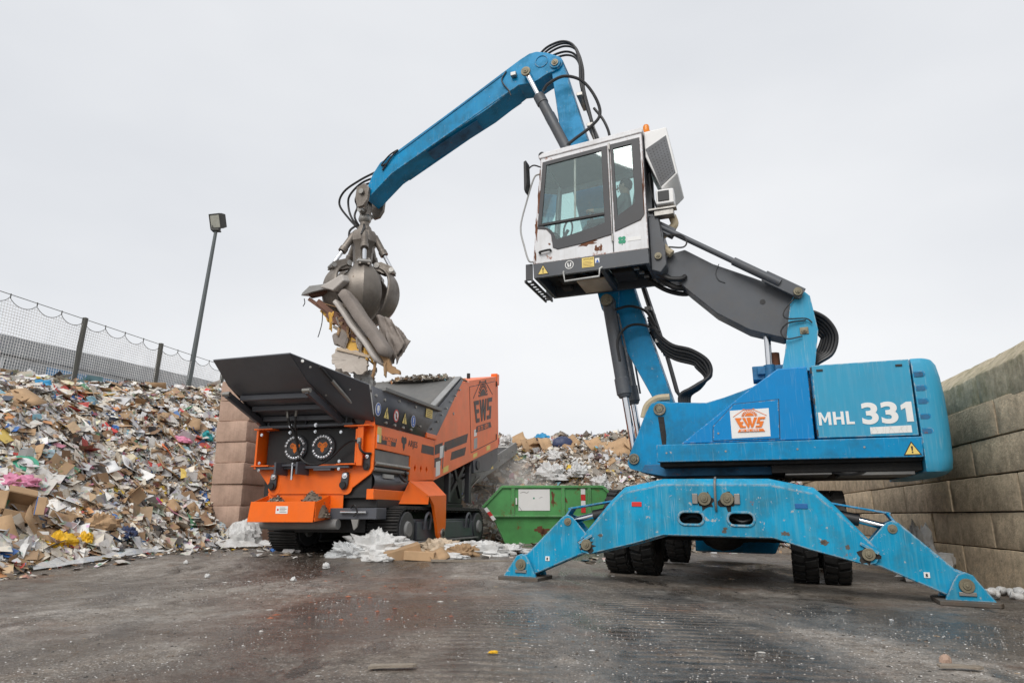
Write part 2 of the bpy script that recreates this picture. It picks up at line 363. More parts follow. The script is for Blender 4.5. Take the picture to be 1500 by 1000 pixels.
def ews_logo(parent, T, w, mat, back_mat, digits, narrow=False):
    """the roof, sun, slanted letters and number banner of the logo, drawn in a unit 1 wide"""
    S = Matrix.Scale(w, 4); T = T @ S
    m = MB(); k = [0]
    def th(): k[0] += 1; return (.003 + .0002 * k[0]) / w      # overlapping strokes never share a plane
    def ln(a, b, t=.014):
        d = Vector((b[0] - a[0], b[1] - a[1])).normalized() * t / 2; p = (-d.y, d.x)
        m.prism([(a[0] + p[0], a[1] + p[1]), (a[0] - p[0], a[1] - p[1]), (b[0] - p[0], b[1] - p[1]), (b[0] + p[0], b[1] + p[1])], 0, th(), 'z')
    ln((0, .35), (.33, .56)); ln((.33, .56), (.62, .56)); ln((.62, .56), (1, .35)); ln((.31, .57), (.36, .57), .03); ln((.6, .57), (.65, .57), .03)
    m.prism(circ(.49, .36, .135, 16, 0, 180, .10), 0, th(), 'z')
    for i in range(11):
        a = radians(4 + i * 17.2); x, y = cos(a), sin(a)
        ln((.49 + .155 * x, .36 + .12 * y), (.49 + .235 * x, .36 + .185 * y), .026)
    def stroke(p): m.prism(p, 0, th(), 'z')
    if narrow:      # upright cut of the letters, as on the engine house
        for p in ([(.02, .31), (.10, .31), (.20, .0), (.13, .0)], [(.02, .31), (.27, .31), (.27, .25), (.04, .25)], [(.07, .185), (.27, .185), (.275, .13), (.09, .13)], [(.12, .055), (.30, .055), (.30, 0), (.13, 0)],
                  [(.31, .31), (.38, .31), (.44, 0), (.385, 0)], [(.455, .31), (.525, .31), (.44, 0), (.385, 0)], [(.455, .31), (.525, .31), (.595, 0), (.54, 0)], [(.60, .31), (.67, .31), (.595, 0), (.54, 0)],
                  [(.73, .31), (.97, .31), (.955, .25), (.72, .25)], [(.72, .31), (.79, .31), (.77, .13), (.70, .13)], [(.70, .185), (.92, .185), (.91, .13), (.70, .13)], [(.85, .185), (.92, .185), (.88, 0), (.81, 0)], [(.68, .055), (.88, .055), (.88, 0), (.68, 0)],
                  [(.16, -.05), (.86, -.05), (.91, -.13), (.11, -.13)]): stroke(p)
    # E
    for p in () if narrow else ([(.05, .31), (.15, .31), (.31, .0), (.19, .0)], [(.05, .31), (.25, .31), (.225, .25), (.08, .25)],
              [(.125, .185), (.30, .185), (.285, .13), (.15, .13)], [(.17, .05), (.36, .05), (.36, .0), (.19, .0)],
              # W
              [(.27, .31), (.36, .31), (.46, .0), (.42, .0)], [(.40, .31), (.52, .31), (.47, .12), (.44, .12)], [(.46, .31), (.53, .31), (.46, .0), (.41, .0)], [(.45, .31), (.52, .31), (.57, .0), (.52, .0)],
              [(.62, .31), (.71, .31), (.57, .0), (.52, .0)],
              # S
              [(.745, .31), (.96, .31), (.93, .25), (.72, .25)], [(.745, .31), (.82, .31), (.76, .13), (.68, .13)], [(.70, .18), (.89, .18), (.865, .12), (.68, .12)],
              [(.81, .18), (.90, .18), (.82, .0), (.73, .0)], [(.66, .055), (.80, .055), (.82, .0), (.64, .0)],
              # banner
              [(.16, -.05), (.86, -.05), (.91, -.13), (.11, -.13)]):
        m.prism(p, 0, th(), 'z')
    o = m.build('logo', mat, parent, T, smooth=False)
    text('logo_digits', digits, .085, back_mat, parent, T @ T4((.2, -.12, .0115 / w)), bold=.002, squash=.98, depth=.001 / w)
    return o
# ================================================================== SETTING
def sm(t): t = max(0., min(1., t)); return t * t * (3 - 2 * t)
def g(X, Y):
    z = -.0195 * (max(-.1, min(X, 8)) - 2.1) if Y < 30 else 0
    lim = 1.8 + .8 * max(0, min(3, Y - 11))
    z += (.20 - max(0, z) * .9) * sm((Y - 8.3) / 2.5) * sm((lim - X) / 1.8)
    return z
def gmat():
    m, nt, b = nodes_of('ground'); L = nt.links.new
    def mth(op, a, c=None):
        n = nt.nodes.new('ShaderNodeMath'); n.operation = op
        for i, v in enumerate((a, c)):
            if v is None: continue
            if hasattr(v, 'links'): L(v, n.inputs[i])
            else: n.inputs[i].default_value = v
        return n.outputs[0]
    big = tex(nt, .55, 6, .6); mid = tex(nt, 2.6, 7, .7, seed=3); fine = tex(nt, 26, 5, .7, seed=9)
    strk = tex(nt, 1.2, 5, .6, stretch=(1.6, .35, 1), seed=14)
    col = mixc(nt, ramp(nt, big, .38, .62), (.092, .077, .063), (.195, .162, .13))
    col = mixc(nt, ramp(nt, mid, .45, .7, 0, .75), col, (.235, .205, .175))
    col = mixc(nt, ramp(nt, strk, .5, .68, 0, .8), col, (.042, .036, .032))
    col = mixc(nt, ramp(nt, tex(nt, .8, 5, .65, seed=21), .56, .7, 0, .85), col, (.13, .07, .042))
    col = mixc(nt, ramp(nt, fine, .45, .75, 0, .55), col, (.20, .18, .16))
    pale = mth('MULTIPLY', ramp(nt, tex(nt, .45, 6, .65, stretch=(1.3, .7, 1), seed=61), .46, .60), ramp(nt, tex(nt, 5, 6, .75, seed=63), .38, .62))
    col = mixc(nt, mth('MULTIPLY', pale, .8), col, (.34, .315, .285))
    hv = nt.nodes.new('ShaderNodeHueSaturation'); L(col, hv.inputs['Color'])
    L(mth('MULTIPLY', ramp(nt, tex(nt, 62, 3, .85, seed=66), .32, .68, .45, 1.6), ramp(nt, tex(nt, 11, 4, .8, seed=69), .3, .7, .65, 1.35)), hv.inputs['Value']); col = hv.outputs[0]
    # rust-red brick dust ground in where the shredder was fed
    tg = nt.nodes.new('ShaderNodeTexCoord'); sg_ = nt.nodes.new('ShaderNodeSeparateXYZ'); L(tg.outputs['Object'], sg_.inputs[0])
    rx = mth('MULTIPLY', mth('MULTIPLY', ramp(nt, sg_.outputs[0], -2.6, -1.3), ramp(nt, sg_.outputs[0], .2, -.9)), mth('MULTIPLY', ramp(nt, sg_.outputs[1], 3.6, 5.8), ramp(nt, sg_.outputs[1], 9.2, 7.6)))
    col = mixc(nt, mth('MULTIPLY', rx, ramp(nt, tex(nt, 1.7, 7, .75, seed=71), .42, .62, 0, .8)), col, (.20, .085, .045))
    # pale grit trodden into the surface
    t = nt.nodes.new('ShaderNodeTexCoord')
    for sc, thr, seed, amt in ((60, .28, 0, .9), (28, .16, 5, .9), (110, .32, 9, .8)):
        v = nt.nodes.new('ShaderNodeTexVoronoi'); v.inputs['Scale'].default_value = sc; L(t.outputs['Object'], v.inputs['Vector'])
        dens = ramp(nt, tex(nt, .7, 6, .7, seed=30 + seed), .47, .68, 0, 1)
        sel = nt.nodes.new('ShaderNodeSeparateColor'); L(v.outputs['Color'], sel.inputs[0])
        on = mth('LESS_THAN', sel.outputs[0], mth('MULTIPLY', dens, .42))
        dot = mth('MULTIPLY', on, ramp(nt, v.outputs['Distance'], thr * 1.6, thr * .9, 0, amt))
        col = mixc(nt, dot, col, mixc(nt, sel.outputs[1], (.24, .22, .19), (.60, .585, .56)))
    # damp: darker, browner and glossier in patches that drag along the driving lanes
    wet = mth('MULTIPLY', ramp(nt, tex(nt, .5, 6, .62, stretch=(1.2, .6, 1), seed=40), .46, .57, 0, 1), ramp(nt, mid, .30, .55, .35, 1))
    wet2 = ramp(nt, tex(nt, 1.5, 5, .6, stretch=(1.5, .5, 1), seed=52), .58, .65, 0, 1)
    w = mth('MAXIMUM', wet, wet2)
    col = mixc(nt, mth('MULTIPLY', w, .72), col, (.026, .019, .014))
    L(col, b.inputs['Base Color'])
    L(ramp(nt, w, 0, 1, .60, .10), b.inputs['Roughness'])
    L(ramp(nt, w, 0, 1, .24, .6), b.inputs['Specular IOR Level'])
    # tread ripples pressed by tyres in the lane in front of the machine
    sx = nt.nodes.new('ShaderNodeSeparateXYZ'); L(t.outputs['Object'], sx.inputs[0])
    wv = nt.nodes.new('ShaderNodeTexWave'); wv.bands_direction = 'Y'; wv.inputs['Scale'].default_value = 2.3; wv.inputs['Distortion'].default_value = 2.5; wv.inputs['Detail'].default_value = 2; wv.inputs['Detail Scale'].default_value = 1.5
    L(t.outputs['Object'], wv.inputs['Vector'])
    lane = mth('MAXIMUM', mth('MULTIPLY', ramp(nt, sx.outputs[0], .55, .75), ramp(nt, sx.outputs[0], 1.75, 1.45)), mth('MULTIPLY', ramp(nt, sx.outputs[0], -.5, -.3), ramp(nt, sx.outputs[0], .25, .05)))
    lane = mth('MULTIPLY', mth('MULTIPLY', lane, ramp(nt, sx.outputs[1], 8.5, 6)), ramp(nt, mid, .35, .6))
    h = mth('ADD', mth('MULTIPLY', mth('MULTIPLY', wv.outputs['Fac'], lane), .07), mth('ADD', mth('MULTIPLY', fine, .02), mth('MULTIPLY', mid, .03)))
    h = mth('ADD', h, mth('MULTIPLY', tex(nt, 90, 3, .6), .006))
    bp = nt.nodes.new('ShaderNodeBump'); bp.inputs['Strength'].default_value = .75; bp.inputs['Distance'].default_value = 1.0
    L(h, bp.inputs['Height']); L(bp.outputs[0], b.inputs['Normal']); MATS['ground'] = m
gmat()
def axis(dense0, dense1, step, far):
    a = []; x = dense0
    while x <= dense1 + 1e-6: a.append(x); x += step
    lo = []; d = step
    x = dense0
    while x > -far: d *= 1.5; x -= d; lo.append(x)
    hi = []; d = step; x = dense1
    while x < far: d *= 1.5; x += d; hi.append(x)
    return lo[::-1] + a + hi
def build_ground():
    xs, ys = axis(-12, 8, .22, 500), axis(.5, 20, .22, 500); vs = []
    for y in ys:
        for x in xs:
            n = noise.noise(Vector((x * .9, y * .9, 0))) * .012 + noise.noise(Vector((x * 3, y * 3, 5))) * .004 if abs(x) < 15 and y < 25 else 0
            vs.append((x, y, g(x, y) + n - .006))
    W = len(xs); fs = [(j * W + i, j * W + i + 1, (j + 1) * W + i + 1, (j + 1) * W + i) for j in range(len(ys) - 1) for i in range(W - 1)]
    o = MB().add(vs, fs).build('ground', 'ground', fix=False); tag(o, kind='structure')
build_ground()

rnd = random.Random(4)
def block_mesh(name, lx, ly, lz, bev, seed, jit=.012, cap=None):
    """a cast or cut block: rounded, chipped arrises and an uneven face; cap = profile [(y, z)] instead of a box"""
    r = random.Random(seed); off = Vector((seed * 3.7, seed * 1.3, 0))
    base = cap or [(0, 0), (0, lz), (-ly, lz), (-ly, 0)]; prof = []
    for i, p in enumerate(base):          # cut every corner and subdivide every side of the profile
        q, o = base[(i + 1) % len(base)], base[i - 1]; P, Q, O = Vector(p), Vector(q), Vector(o); d = (Q - P); e = (O - P)
        b = bev * r.uniform(.7, 1.3)
        prof += [tuple(P + e.normalized() * b), tuple(P + (d.normalized() + e.normalized()) * b * .28), tuple(P + d.normalized() * b)]
        k = max(1, int(d.length / .13))
        for t in range(1, k): prof.append(tuple(P + d * (t / k)))
    nx = max(4, int(lx / .13)); xs = [0, bev * .3, bev] + [bev + (lx - 2 * bev) * i / nx for i in range(1, nx)] + [lx - bev, lx - bev * .3, lx]
    cy, cz = -ly / 2, lz / 2; rings = []
    for i, x in enumerate(xs):
        sh = {0: 1 - bev * 1.6 / lz, 1: 1 - bev * .5 / lz}.get(min(i, len(xs) - 1 - i), 1); ring = []
        for (y, z) in prof:
            p = Vector((x, cy + (y - cy) * (1 - (1 - sh) * lz / ly), cz + (z - cz) * sh)); v = p * 4.5 + off
            n = noise.noise(v) * .9 + noise.noise(v * 2.7) * .6 + noise.noise(v * 7) * .35
            c = max(0, noise.noise(p * 3.1 + off * 2) - .25) * 2.2 if (y > -.04 or z > lz - .05) else 0    # broken corners
            ring.append((p.x, p.y + jit * (n - c * 1.2) * (1 if y > -.05 else .3), p.z + jit * .5 * n - jit * .5 * c))
        rings.append(ring)
    return MB().loft(rings).mesh(name)
import bmesh
def fixn(me):
    bm = bmesh.new(); bm.from_mesh(me); bmesh.ops.recalc_face_normals(bm, faces=bm.faces); bm.to_mesh(me); bm.free(); return me

# ---- right-hand retaining wall: long concrete blocks, mossy sloping cap
wall = empty('retaining_wall', (5.277, 7.453, -.05), 77.2, 'tall weathered concrete block wall with mossy sloping cap on the right', 'wall')
BL = 1.82
def variants(n, *a, **k): return [fixn(block_mesh('block', *a, seed=i * 7 + 1, **k)) for i in range(n)]
vb = variants(6, BL - .034, .7, .384, .008, jit=.0055)
courses = [(0, 1.47), (.4, .55), (.8, -.26), (1.2, .75), (1.6, -.03)]
bot = [fixn(block_mesh('block', BL - .026, .7, .62, .010, seed=90 + i, jit=.008)) for i in range(2)]
for ci, (z, off) in enumerate(courses):
    k0 = math.ceil((-6.5 - off) / BL)
    for k in range(k0, 9):
        me = bot[(k + ci) % 2] if ci == 0 else vb[(k * 5 + ci * 3) % 6]
        o = link('block', me, 'concrete', wall, 0, ang=60)
        o.location = (off + k * BL, rnd.uniform(-.018, .012), z + .05 - (.232 if ci == 0 else 0)); o.rotation_euler = (rnd.uniform(-.008, .008), 0, rnd.uniform(-.006, .006))
capv = [fixn(block_mesh('cap_block', BL - .035, .7, .5, .014, seed=40 + i, jit=.014, cap=[(0, 0), (.0, .36), (-.30, .62), (-.7, .64), (-.7, 0)])) for i in range(4)]
for k in range(-3, 9):
    o = link('cap_block', capv[k % 4], 'concrete_moss', wall, 0, ang=60)
    o.location = (.35 + k * BL, rnd.uniform(-.03, .02), 2.005 + rnd.uniform(-.012, .012)); o.rotation_euler = (rnd.uniform(-.02, .02), 0, rnd.uniform(-.012, .012))
bk = MB().box(-6.4, 15.6, -.68, -.06, -.2, 1.99).build('mortar_core', 'grime', wall)

# ---- end of the bay wall behind the shredder: stacked sandstone-coloured blocks
pil = empty('bay_wall', (-5.04, 13.0, .12), 77.2, 'stacked reddish sandstone block wall behind the shredder', 'wall')
LB = 1.55
sb = [fixn(block_mesh('stone_block', LB - .02, .66, .391, .014, seed=60 + i, jit=.014)) for i in range(5)]
sh = [fixn(block_mesh('stone_block', LB / 2 - .02, .66, .391, .014, seed=80 + i, jit=.014)) for i in range(3)]
for c in range(8):
    x = 0; k = 0
    if c % 2: blocks = [(0, True)] + [(LB / 2 + LB * i, False) for i in range(3)]
    else: blocks = [(LB * i, False) for i in range(3)] + [(LB * 3, True)]
    for x, half in blocks:
        o = link('stone_block', sh[(c + k) % 3] if half else sb[(c * 2 + k) % 5], 'sandstone_moss' if c >= 5 else 'sandstone', pil, 0, ang=60); k += 1
        o.location = (x + rnd.uniform(-.015, .015), .66 + rnd.uniform(-.02, .02), .02 + c * .395); o.rotation_euler = (0, 0, rnd.uniform(-.012, .012))

# ---- flood light mast
def flood():
    t = empty('floodlight_mast', (-9.2, 19, 2.6), 0, 'tall leaning grey lamp mast with square floodlight above the paper heap', 'lamp post')
    MB().cyl((-.05, 0, 0), (.33, 0, 6.4), .085, .048, 14).build('mast', 'lamp_metal', t)
    MB().box(.21, .45, -.1, .1, 6.40, 6.44).box(.2, .235, -.03, .03, 6.44, 6.72).box(.425, .46, -.03, .03, 6.44, 6.6).build('bracket', 'lamp_dark', t, bevel=.004)
    Tm = T4((.38, -.05, 6.70), rot('Z', -28) @ rot('Y', 8) @ rot('X', 22)) @ Matrix.Scale(.8, 4)
    h = MB().loft([[(-.27, .16, -.24), (.27, .16, -.24), (.27, .16, .24), (-.27, .16, .24)], [(-.3, -.02, -.28), (.3, -.02, -.28), (.3, -.02, .28), (-.3, -.02, .28)], [(-.3, -.12, -.28), (.3, -.12, -.28), (.3, -.12, .28), (-.3, -.12, .28)]]).build('lamp_housing', 'lamp_dark', t, Tm, bevel=.015)
    MB().box(-.25, .25, -.128, -.121, -.23, .23).build('lens', 'lamp_glass', h, Tm)
    f = MB()
    for a in (-.28, .28): f.box(a - .02, a + .02, -.14, -.118, -.28, .28).box(-.28, .28, -.139, -.119, a * .93 - .02, a * .93 + .02)
    f.build('lens_frame', 'lamp_dark', h, Tm)
flood()

# ---- ball-stop net on posts along the top of the heap
def net_fence():
    yaw = math.degrees(atan2(.975, .222)); t = empty('net_fence', (-10.05, 15.3, 2.6), yaw, 'pale netting fence on dark posts along the top of the paper heap', 'fence')
    posts = [-5.0, -2.5, 0, 2.5, 5.2, 8.2]
    for p in posts: MB().bar((p, 0, -.3), (p + .02, -.10, 2.62), .09, .09, (1, 0, 0)).build('post', 'post_metal', t, bevel=.008)
    w = MB().tube([(p, -.1, 2.58) for p in posts], .008, 5, 0); w.build('top_wire', 'post_metal', t)
    rr = random.Random(3); hooks = []
    for a, b in zip(posts, posts[1:]):
        k = 4
        hooks += [a + (b - a) * i / k for i in range(k)]
    hooks.append(posts[-1])
    def top(x):
        for a, b in zip(hooks, hooks[1:]):
            if a <= x <= b: u = (x - a) / (b - a); return 2.56 - .17 * (1 - (2 * u - 1) ** 2) ** .7 - .02
        return 2.5
    def bow(x, z): return -.1 * (z / 2.6) + .05 * noise.noise(Vector((x * .7, z * .8, 0)))
    m = MB(); ed = MB(); r = .0034; cell = .062
    def strand(p, q):
        d = Vector((q[0] - p[0], q[1] - p[1])); d.normalize(); n = (-d.y * r, d.x * r)
        P = lambda a, s, y: (a[0] + n[0] * s, bow(*a) + y, a[1] + n[1] * s)
        m.add([P(p, -1, r), P(p, 1, r), P(q, 1, r), P(q, -1, r), P(p, -1, -r), P(p, 1, -r), P(q, 1, -r), P(q, -1, -r)], [(0, 1, 2, 3), (7, 6, 5, 4), (1, 5, 6, 2), (4, 0, 3, 7)])
    x0, x1, z0 = posts[0], posts[-1], .2
    n = int((x1 - x0) / cell)
    for i in range(n + 1):
        x = x0 + i * cell; zt = top(x); k = 4
        for j in range(k): strand((x, z0 + (zt - z0) * j / k), (x, z0 + (zt - z0) * (j + 1) / k))
    z = z0
    while z < 2.52:
        for i in range(0, n):
            xa, xb = x0 + i * cell, x0 + (i + 1) * cell
            if z < min(top(xa), top(xb)): strand((xa, z), (xb, z))
        z += cell
    tag(m.build('net', 'net', t, smooth=False, fix=False), kind='stuff')
    ed.tube([(x0 + i * .06, bow(x0 + i * .06, top(x0 + i * .06)), top(x0 + i * .06)) for i in range(int((x1 - x0) / .06))], .007, 5, 0)
    ed.build('edge_rope', 'post_metal', t)
    for x in hooks[1:-1]: MB().box(x - .008, x + .008, -.11, -.095, 2.5, 2.6).build('hook', 'post_metal', t)
net_fence()

# ---- hall beyond the fence
def hall():
    yaw = 67.0; t = empty('warehouse', (-20.5, 23.6, 0), yaw, 'long low warehouse with grey fascia and blue panels behind the netting', 'building')
    MB().box(-9, 24, 0, 12, 0, 6.75).build('wall', 'hall_pale', t)
    MB().box(-9.2, 24.2, -.25, 12.2, 6.76, 7.5).build('fascia', 'hall_grey', t, bevel=.05)
    pat = ['hall_blue', 'hall_blue', 'hall_pale', 'hall_blue', 'hall_grey', 'hall_blue', 'hall_pale', 'hall_grey']
    for i in range(20): MB().box(-8.9 + i * 1.6, -8.9 + i * 1.6 + 1.56, -.09, -.005, .5, 6.6).build('wall_panel', pat[i % 8], t, bevel=.02)
hall()
# ================================================================== MATERIAL HANDLER
H = empty('material_handler', (3.1936, 9.4112, 0), -20, 'blue wheeled material handler with raised white cab, braced on outriggers', 'material handler')
TS = Matrix.Translation((3.1936, 9.4112, 0)) @ Matrix.Rotation(radians(-20), 4, 'Z')
TU = TS.inverted() @ Matrix.Translation((2.151, 7.49, 0)) @ Matrix.Rotation(radians(-22), 4, 'Z') @ Matrix.Rotation(radians(1.0), 4, 'Y')
def mir(poly): return [(-x, z) for x, z in reversed(poly)]
def disc(parent, c, r, T=None, mat='pin', d=.03, name='pin', n=20, ax=(0, -1, 0)):
    c = Vector(c); a = Vector(ax); m = MB().cyl(c, c + a * d, r, r * .96, n).cyl(c + a * d * .99, c + a * (d + .012), r * .55, r * .5, n).cyl(c + a * (d + .01), c + a * (d + .022), r * .22, r * .2, 10)
    return m.build(name, mat, parent, T, bevel=.003)

# ---- undercarriage (own frame: x along the stabiliser beam, y away)
def undercarriage():
    half = [(0, 1.14), (.55, 1.14), (.98, 1.05), (1.14, .9), (1.50, .48)]
    dz = .07
    half_low = [(1.52, .40), (1.48, .33), (1.40, .31), (.89, .44), (.56, .54)]
    outer = [(x, z - dz if i < 4 else z - .02) for i, (x, z) in enumerate(half)][1:] + half_low
    poly = outer + mir(outer)
    def oval(cx, cz, a, b): return circ(cx + a - b, cz, b, 10, -90, 90) + circ(cx - a + b, cz, b, 10, 90, 270)
    holes = [oval(-.256, .72, .125, .058), oval(.256, .72, .125, .058)]
    beam = MB().prism(poly, 0, .03, 'y', holes)
    # rolled top edge running down both shoulders
    path = [(-x, z) for x, z in reversed(half)][:-1] + half
    prof = [(0., -dz), (.008, -.045), (.028, -.02), (.06, -.004), (.10, 0.), (.36, 0.)]
    rings = [[(x, y, z + (d if abs(x) < 1.4 else d * .3)) for y, d in prof] for x, z in path]
    beam.loft(rings, caps=False, closed=False)
    beam.prism([(x, z - .02) for x, z in poly], .33, .36, 'y')
    for s in (-1, 1):
        beam.bar((s * .56, .18, .545), (s * 1.40, .18, .315), .32, .02)
    beam.box(-.56, .56, .03, .33, .535, .555)
    B = beam.build('stabilizer_beam', 'blue_worn', H, TU, bevel=.004)
    for cx in (-.256, .256):
        pts = oval(cx, .72, .135, .068); MB().tube([(x, -.004, z) for x, z in pts + pts[:1]], .014, 6, 0).build('slot_rim', 'blue_worn', B, TU)
    MB().box(-.5, .5, .20, .28, .6, .9).build('inner_bracket', 'grime', B, TU)
    MB().tube([(-.38, .12, .70), (-.25, .09, .75), (-.12, .13, .69)], .02, 8).tube([(.14, .12, .74), (.26, .09, .69), (.38, .13, .73)], .02, 8).build('inner_hose', 'hose', B, TU)
    for s, x in ((-1, -.105), (1, .128)):
        disc(B, (x, 0, .925), .072, TU)
        MB().box(x + s * .07, x + s * .13, -.02, 0, .87, .98).build('pin_keeper', 'steel', B, TU, bevel=.006)
    MB().tube([(.012, -.01, .80), (.012, -.045, .84), (.012, -.05, .98), (.012, -.035, 1.10), (.012, .05, 1.15)], .013, 8).build('lifting_eye', 'steel', B, TU)
    for x, m, w in ((-.84, 'sticker_red', .055), (.85, 'reflector_blue', .06)): MB().box(x - w, x + w, -.008, 0, .835, .885).build('reflector', m, B, TU, bevel=.003)
    for x in (-.26, .26): MB().cyl((x, .16, 1.1385), (x, .16, 1.145), .05, n=18).build('top_hole_shade', 'grime', B, TU)  # dark discs paint the shade inside the top holes, no opening is cut
    for s in (-1, 1):
        leg = [(1.33, .36), (1.36, .50), (1.44, .53), (1.60, .71), (1.66, .735), (1.72, .70), (2.14, .29), (2.25, .24), (2.28, .14), (2.22, .06), (2.10, .05), (1.52, .30), (1.40, .33)]
        P = [(s * x, z) for x, z in leg]
        lg = MB().prism(P, .045, .065, 'y').prism(P, .285, .305, 'y')
        for i in range(len(P)):
            if i in (2, 3): continue
            a, b = P[i], P[(i + 1) % len(P)]
            n = Vector((b[1] - a[1], -(b[0] - a[0]))).normalized() * .012 * (s)
            lg.bar((a[0] + n.x * 0, .175, a[1]), (b[0], .175, b[1]), .24, .014)
        o = lg.build('outrigger_leg', 'blue_worn', H, TU, bevel=.004)
        disc(o, (s * 1.42, -.0, .41), .062, TU, d=.03)
        MB().prism([(s * 1.35, .50), (s * 1.50, .41), (s * 1.515, .435), (s * 1.36, .525)], -.025, 0).build('pin_guard', 'blue_worn', o, TU, bevel=.004)
        disc(o, (s * 1.655, .045, .655), .045, TU, d=.012)
        MB().box(s * 1.9 - .025, s * 1.9 + .025, .038, .045, .215, .265).build('sticker', 'sticker_white', o, TU)
        text('lettering', '8', .04, 'sticker_black', o, TU @ T4((s * 1.9 - .012, .036, .225), FACE_NEGY), bold=.001)
        # hydraulic cylinder pushing the leg down, with its guard
        cy = MB().cyl((s * 1.05, .175, .80), (s * 1.38, .175, .73), .06).build('leg_cylinder', 'black', o, TU)
        MB().cyl((s * 1.36, .175, .735), (s * 1.65, .175, .66), .034).build('rod', 'chrome', cy, TU)
        MB().bar((s * 1.10, .175, .90), (s * 1.66, .175, .80), .2, .018).bar((s * 1.62, .175, .815), (s * 1.70, .175, .70), .2, .02).build('rod_guard', 'blue', cy, TU, bevel=.004)
        # foot
        ear = [(s * 2.02, .03), (s * 2.03, .06), (s * 2.10, .20), (s * 2.14, .26), (s * 2.20, .285), (s * 2.26, .26), (s * 2.30, .20), (s * 2.40, .06), (s * 2.42, .03)]
        F_ = MB().prism(ear, -.025, .02).build('outrigger_foot', 'blue_worn', H, TU, bevel=.005); MB().prism(ear, .33, .375).build('foot_ear', 'blue_worn', F_, TU, bevel=.005)
        pl = [(s * 1.95, -.15), (s * 2.42, -.16), (s * 2.46, -.08), (s * 2.42, .38), (s * 2.38, .43), (s * 2.0, .43), (s * 1.95, .36)]
        MB().prism(pl, -.005, .034, 'z').build('sole_plate', 'sole', F_, TU, bevel=.006)
        disc(F_, (s * 2.2, -.025, .165), .065, TU, d=.025)
        MB().box(s * 2.2 - .07, s * 2.2 + .07, -.04, -.025, .075, .11).build('pin_keeper', 'steel', F_, TU, bevel=.004)
    # grease and mud thrown over the beam
    rr = random.Random(15)
    def smear(x, z, w, h, mat, y=-.0006):
        pts = []
        for i in range(20): a = 2 * pi * i / 20; k = rr.uniform(.55, 1.15); pts.append((x + w * k * cos(a), z + h * k * sin(a)))
        MB().prism(pts, y - .0008, y).build('grease_smear', mat, B, TU, smooth=False)
    for x, z, w, h in ((-1.42, .40, .10, .085), (1.42, .40, .10, .085), (-.10, .90, .095, .10), (.128, .90, .095, .10)): smear(x, z, w, h, 'grime')
    for k in range(7): x = rr.uniform(-1.3, 1.3); smear(x, .60 - .14 * max(0, abs(x) - .6) + rr.uniform(-.04, .03), rr.uniform(.02, .06), rr.uniform(.012, .03), 'sole')
    # chassis
    ch = MB().box(-.72, .52, .36, 5.3, .66, 1.04).box(-.95, .75, .9, 1.4, .72, 1.0)
    ch.build('chassis_frame', 'grime', H, TU, bevel=.02)
    for y in (1.75, 4.4):
        a = MB().cyl((-1.5, y, .53), (1.3, y, .53), .10, n=14).ball((-.1, y, .54), .24, 14, (1.25, 1, .95))
        a.build('axle', 'grime', H, TU)
    def tyre():
        m = MB(); prof = [(.30, -.125), (.36, -.14), (.46, -.142), (.505, -.13), (.525, -.10), (.525, .10), (.505, .13), (.46, .142), (.36, .14), (.30, .125)]
        m.lathe(prof, ax='x', n=36)
        for k in range(26):
            for s in (-1, 1):
                a = 2 * pi * (k + (.5 if s > 0 else 0)) / 26
                mm = Matrix.Rotation(a, 3, 'X'); m.obox(mm @ Vector((s * .072, 0, .53)), (.125, .075, .035), mm @ rot('Z', s * 14))
                m.obox(mm @ Vector((s * .137, 0, .49)), (.02, .06, .06), mm)
        return m
    tm = fixn(tyre().mesh('wheel')); rm = MB().lathe([(.0, .05), (.1, .05), (.14, .09), (.2, .03), (.27, .03), (.29, .1), (.31, .125), (.31, -.125), (.29, -.1), (.25, -.06), (.0, -.06)], ax='x', n=24)
    for k in range(8): a = k * pi / 4; rm.cyl((.03, .16 * cos(a), .16 * sin(a)), (.065, .16 * cos(a), .16 * sin(a)), .018, n=6)
    rmm = fixn(rm.mesh('rim'))
    for y in (1.75, 4.4):
        for x in (-1.42, -1.07, .85, 1.2):
            w = link('wheel', tm, 'rubber', H); w.matrix_local = TU @ T4((x, y, .525 + .0 * x), rot('X', 40 * x))
            r = link('rim', rmm, 'black', w); r.rotation_euler = (0, 0, pi if x < 0 else 0)
    # rear stabiliser seen low under the machine
    rb = MB().prism([(-1.2, .42), (-.95, .85), (.75, .85), (1.0, .42), (.5, .5), (-.7, .5)], 5.3, 5.6).build('rear_beam', 'blue_worn', H, TU, bevel=.01)
    MB().loft([[(-.92, 5.25, .13), (.42, 5.25, .13), (.52, 5.28, .34), (-.92, 5.28, .34)], [(-.85, 5.6, .10), (.36, 5.6, .10), (.42, 5.6, .4), (-.85, 5.6, .4)]]).build('rear_blade', 'blue', rb, TU, bevel=.01)
undercarriage()

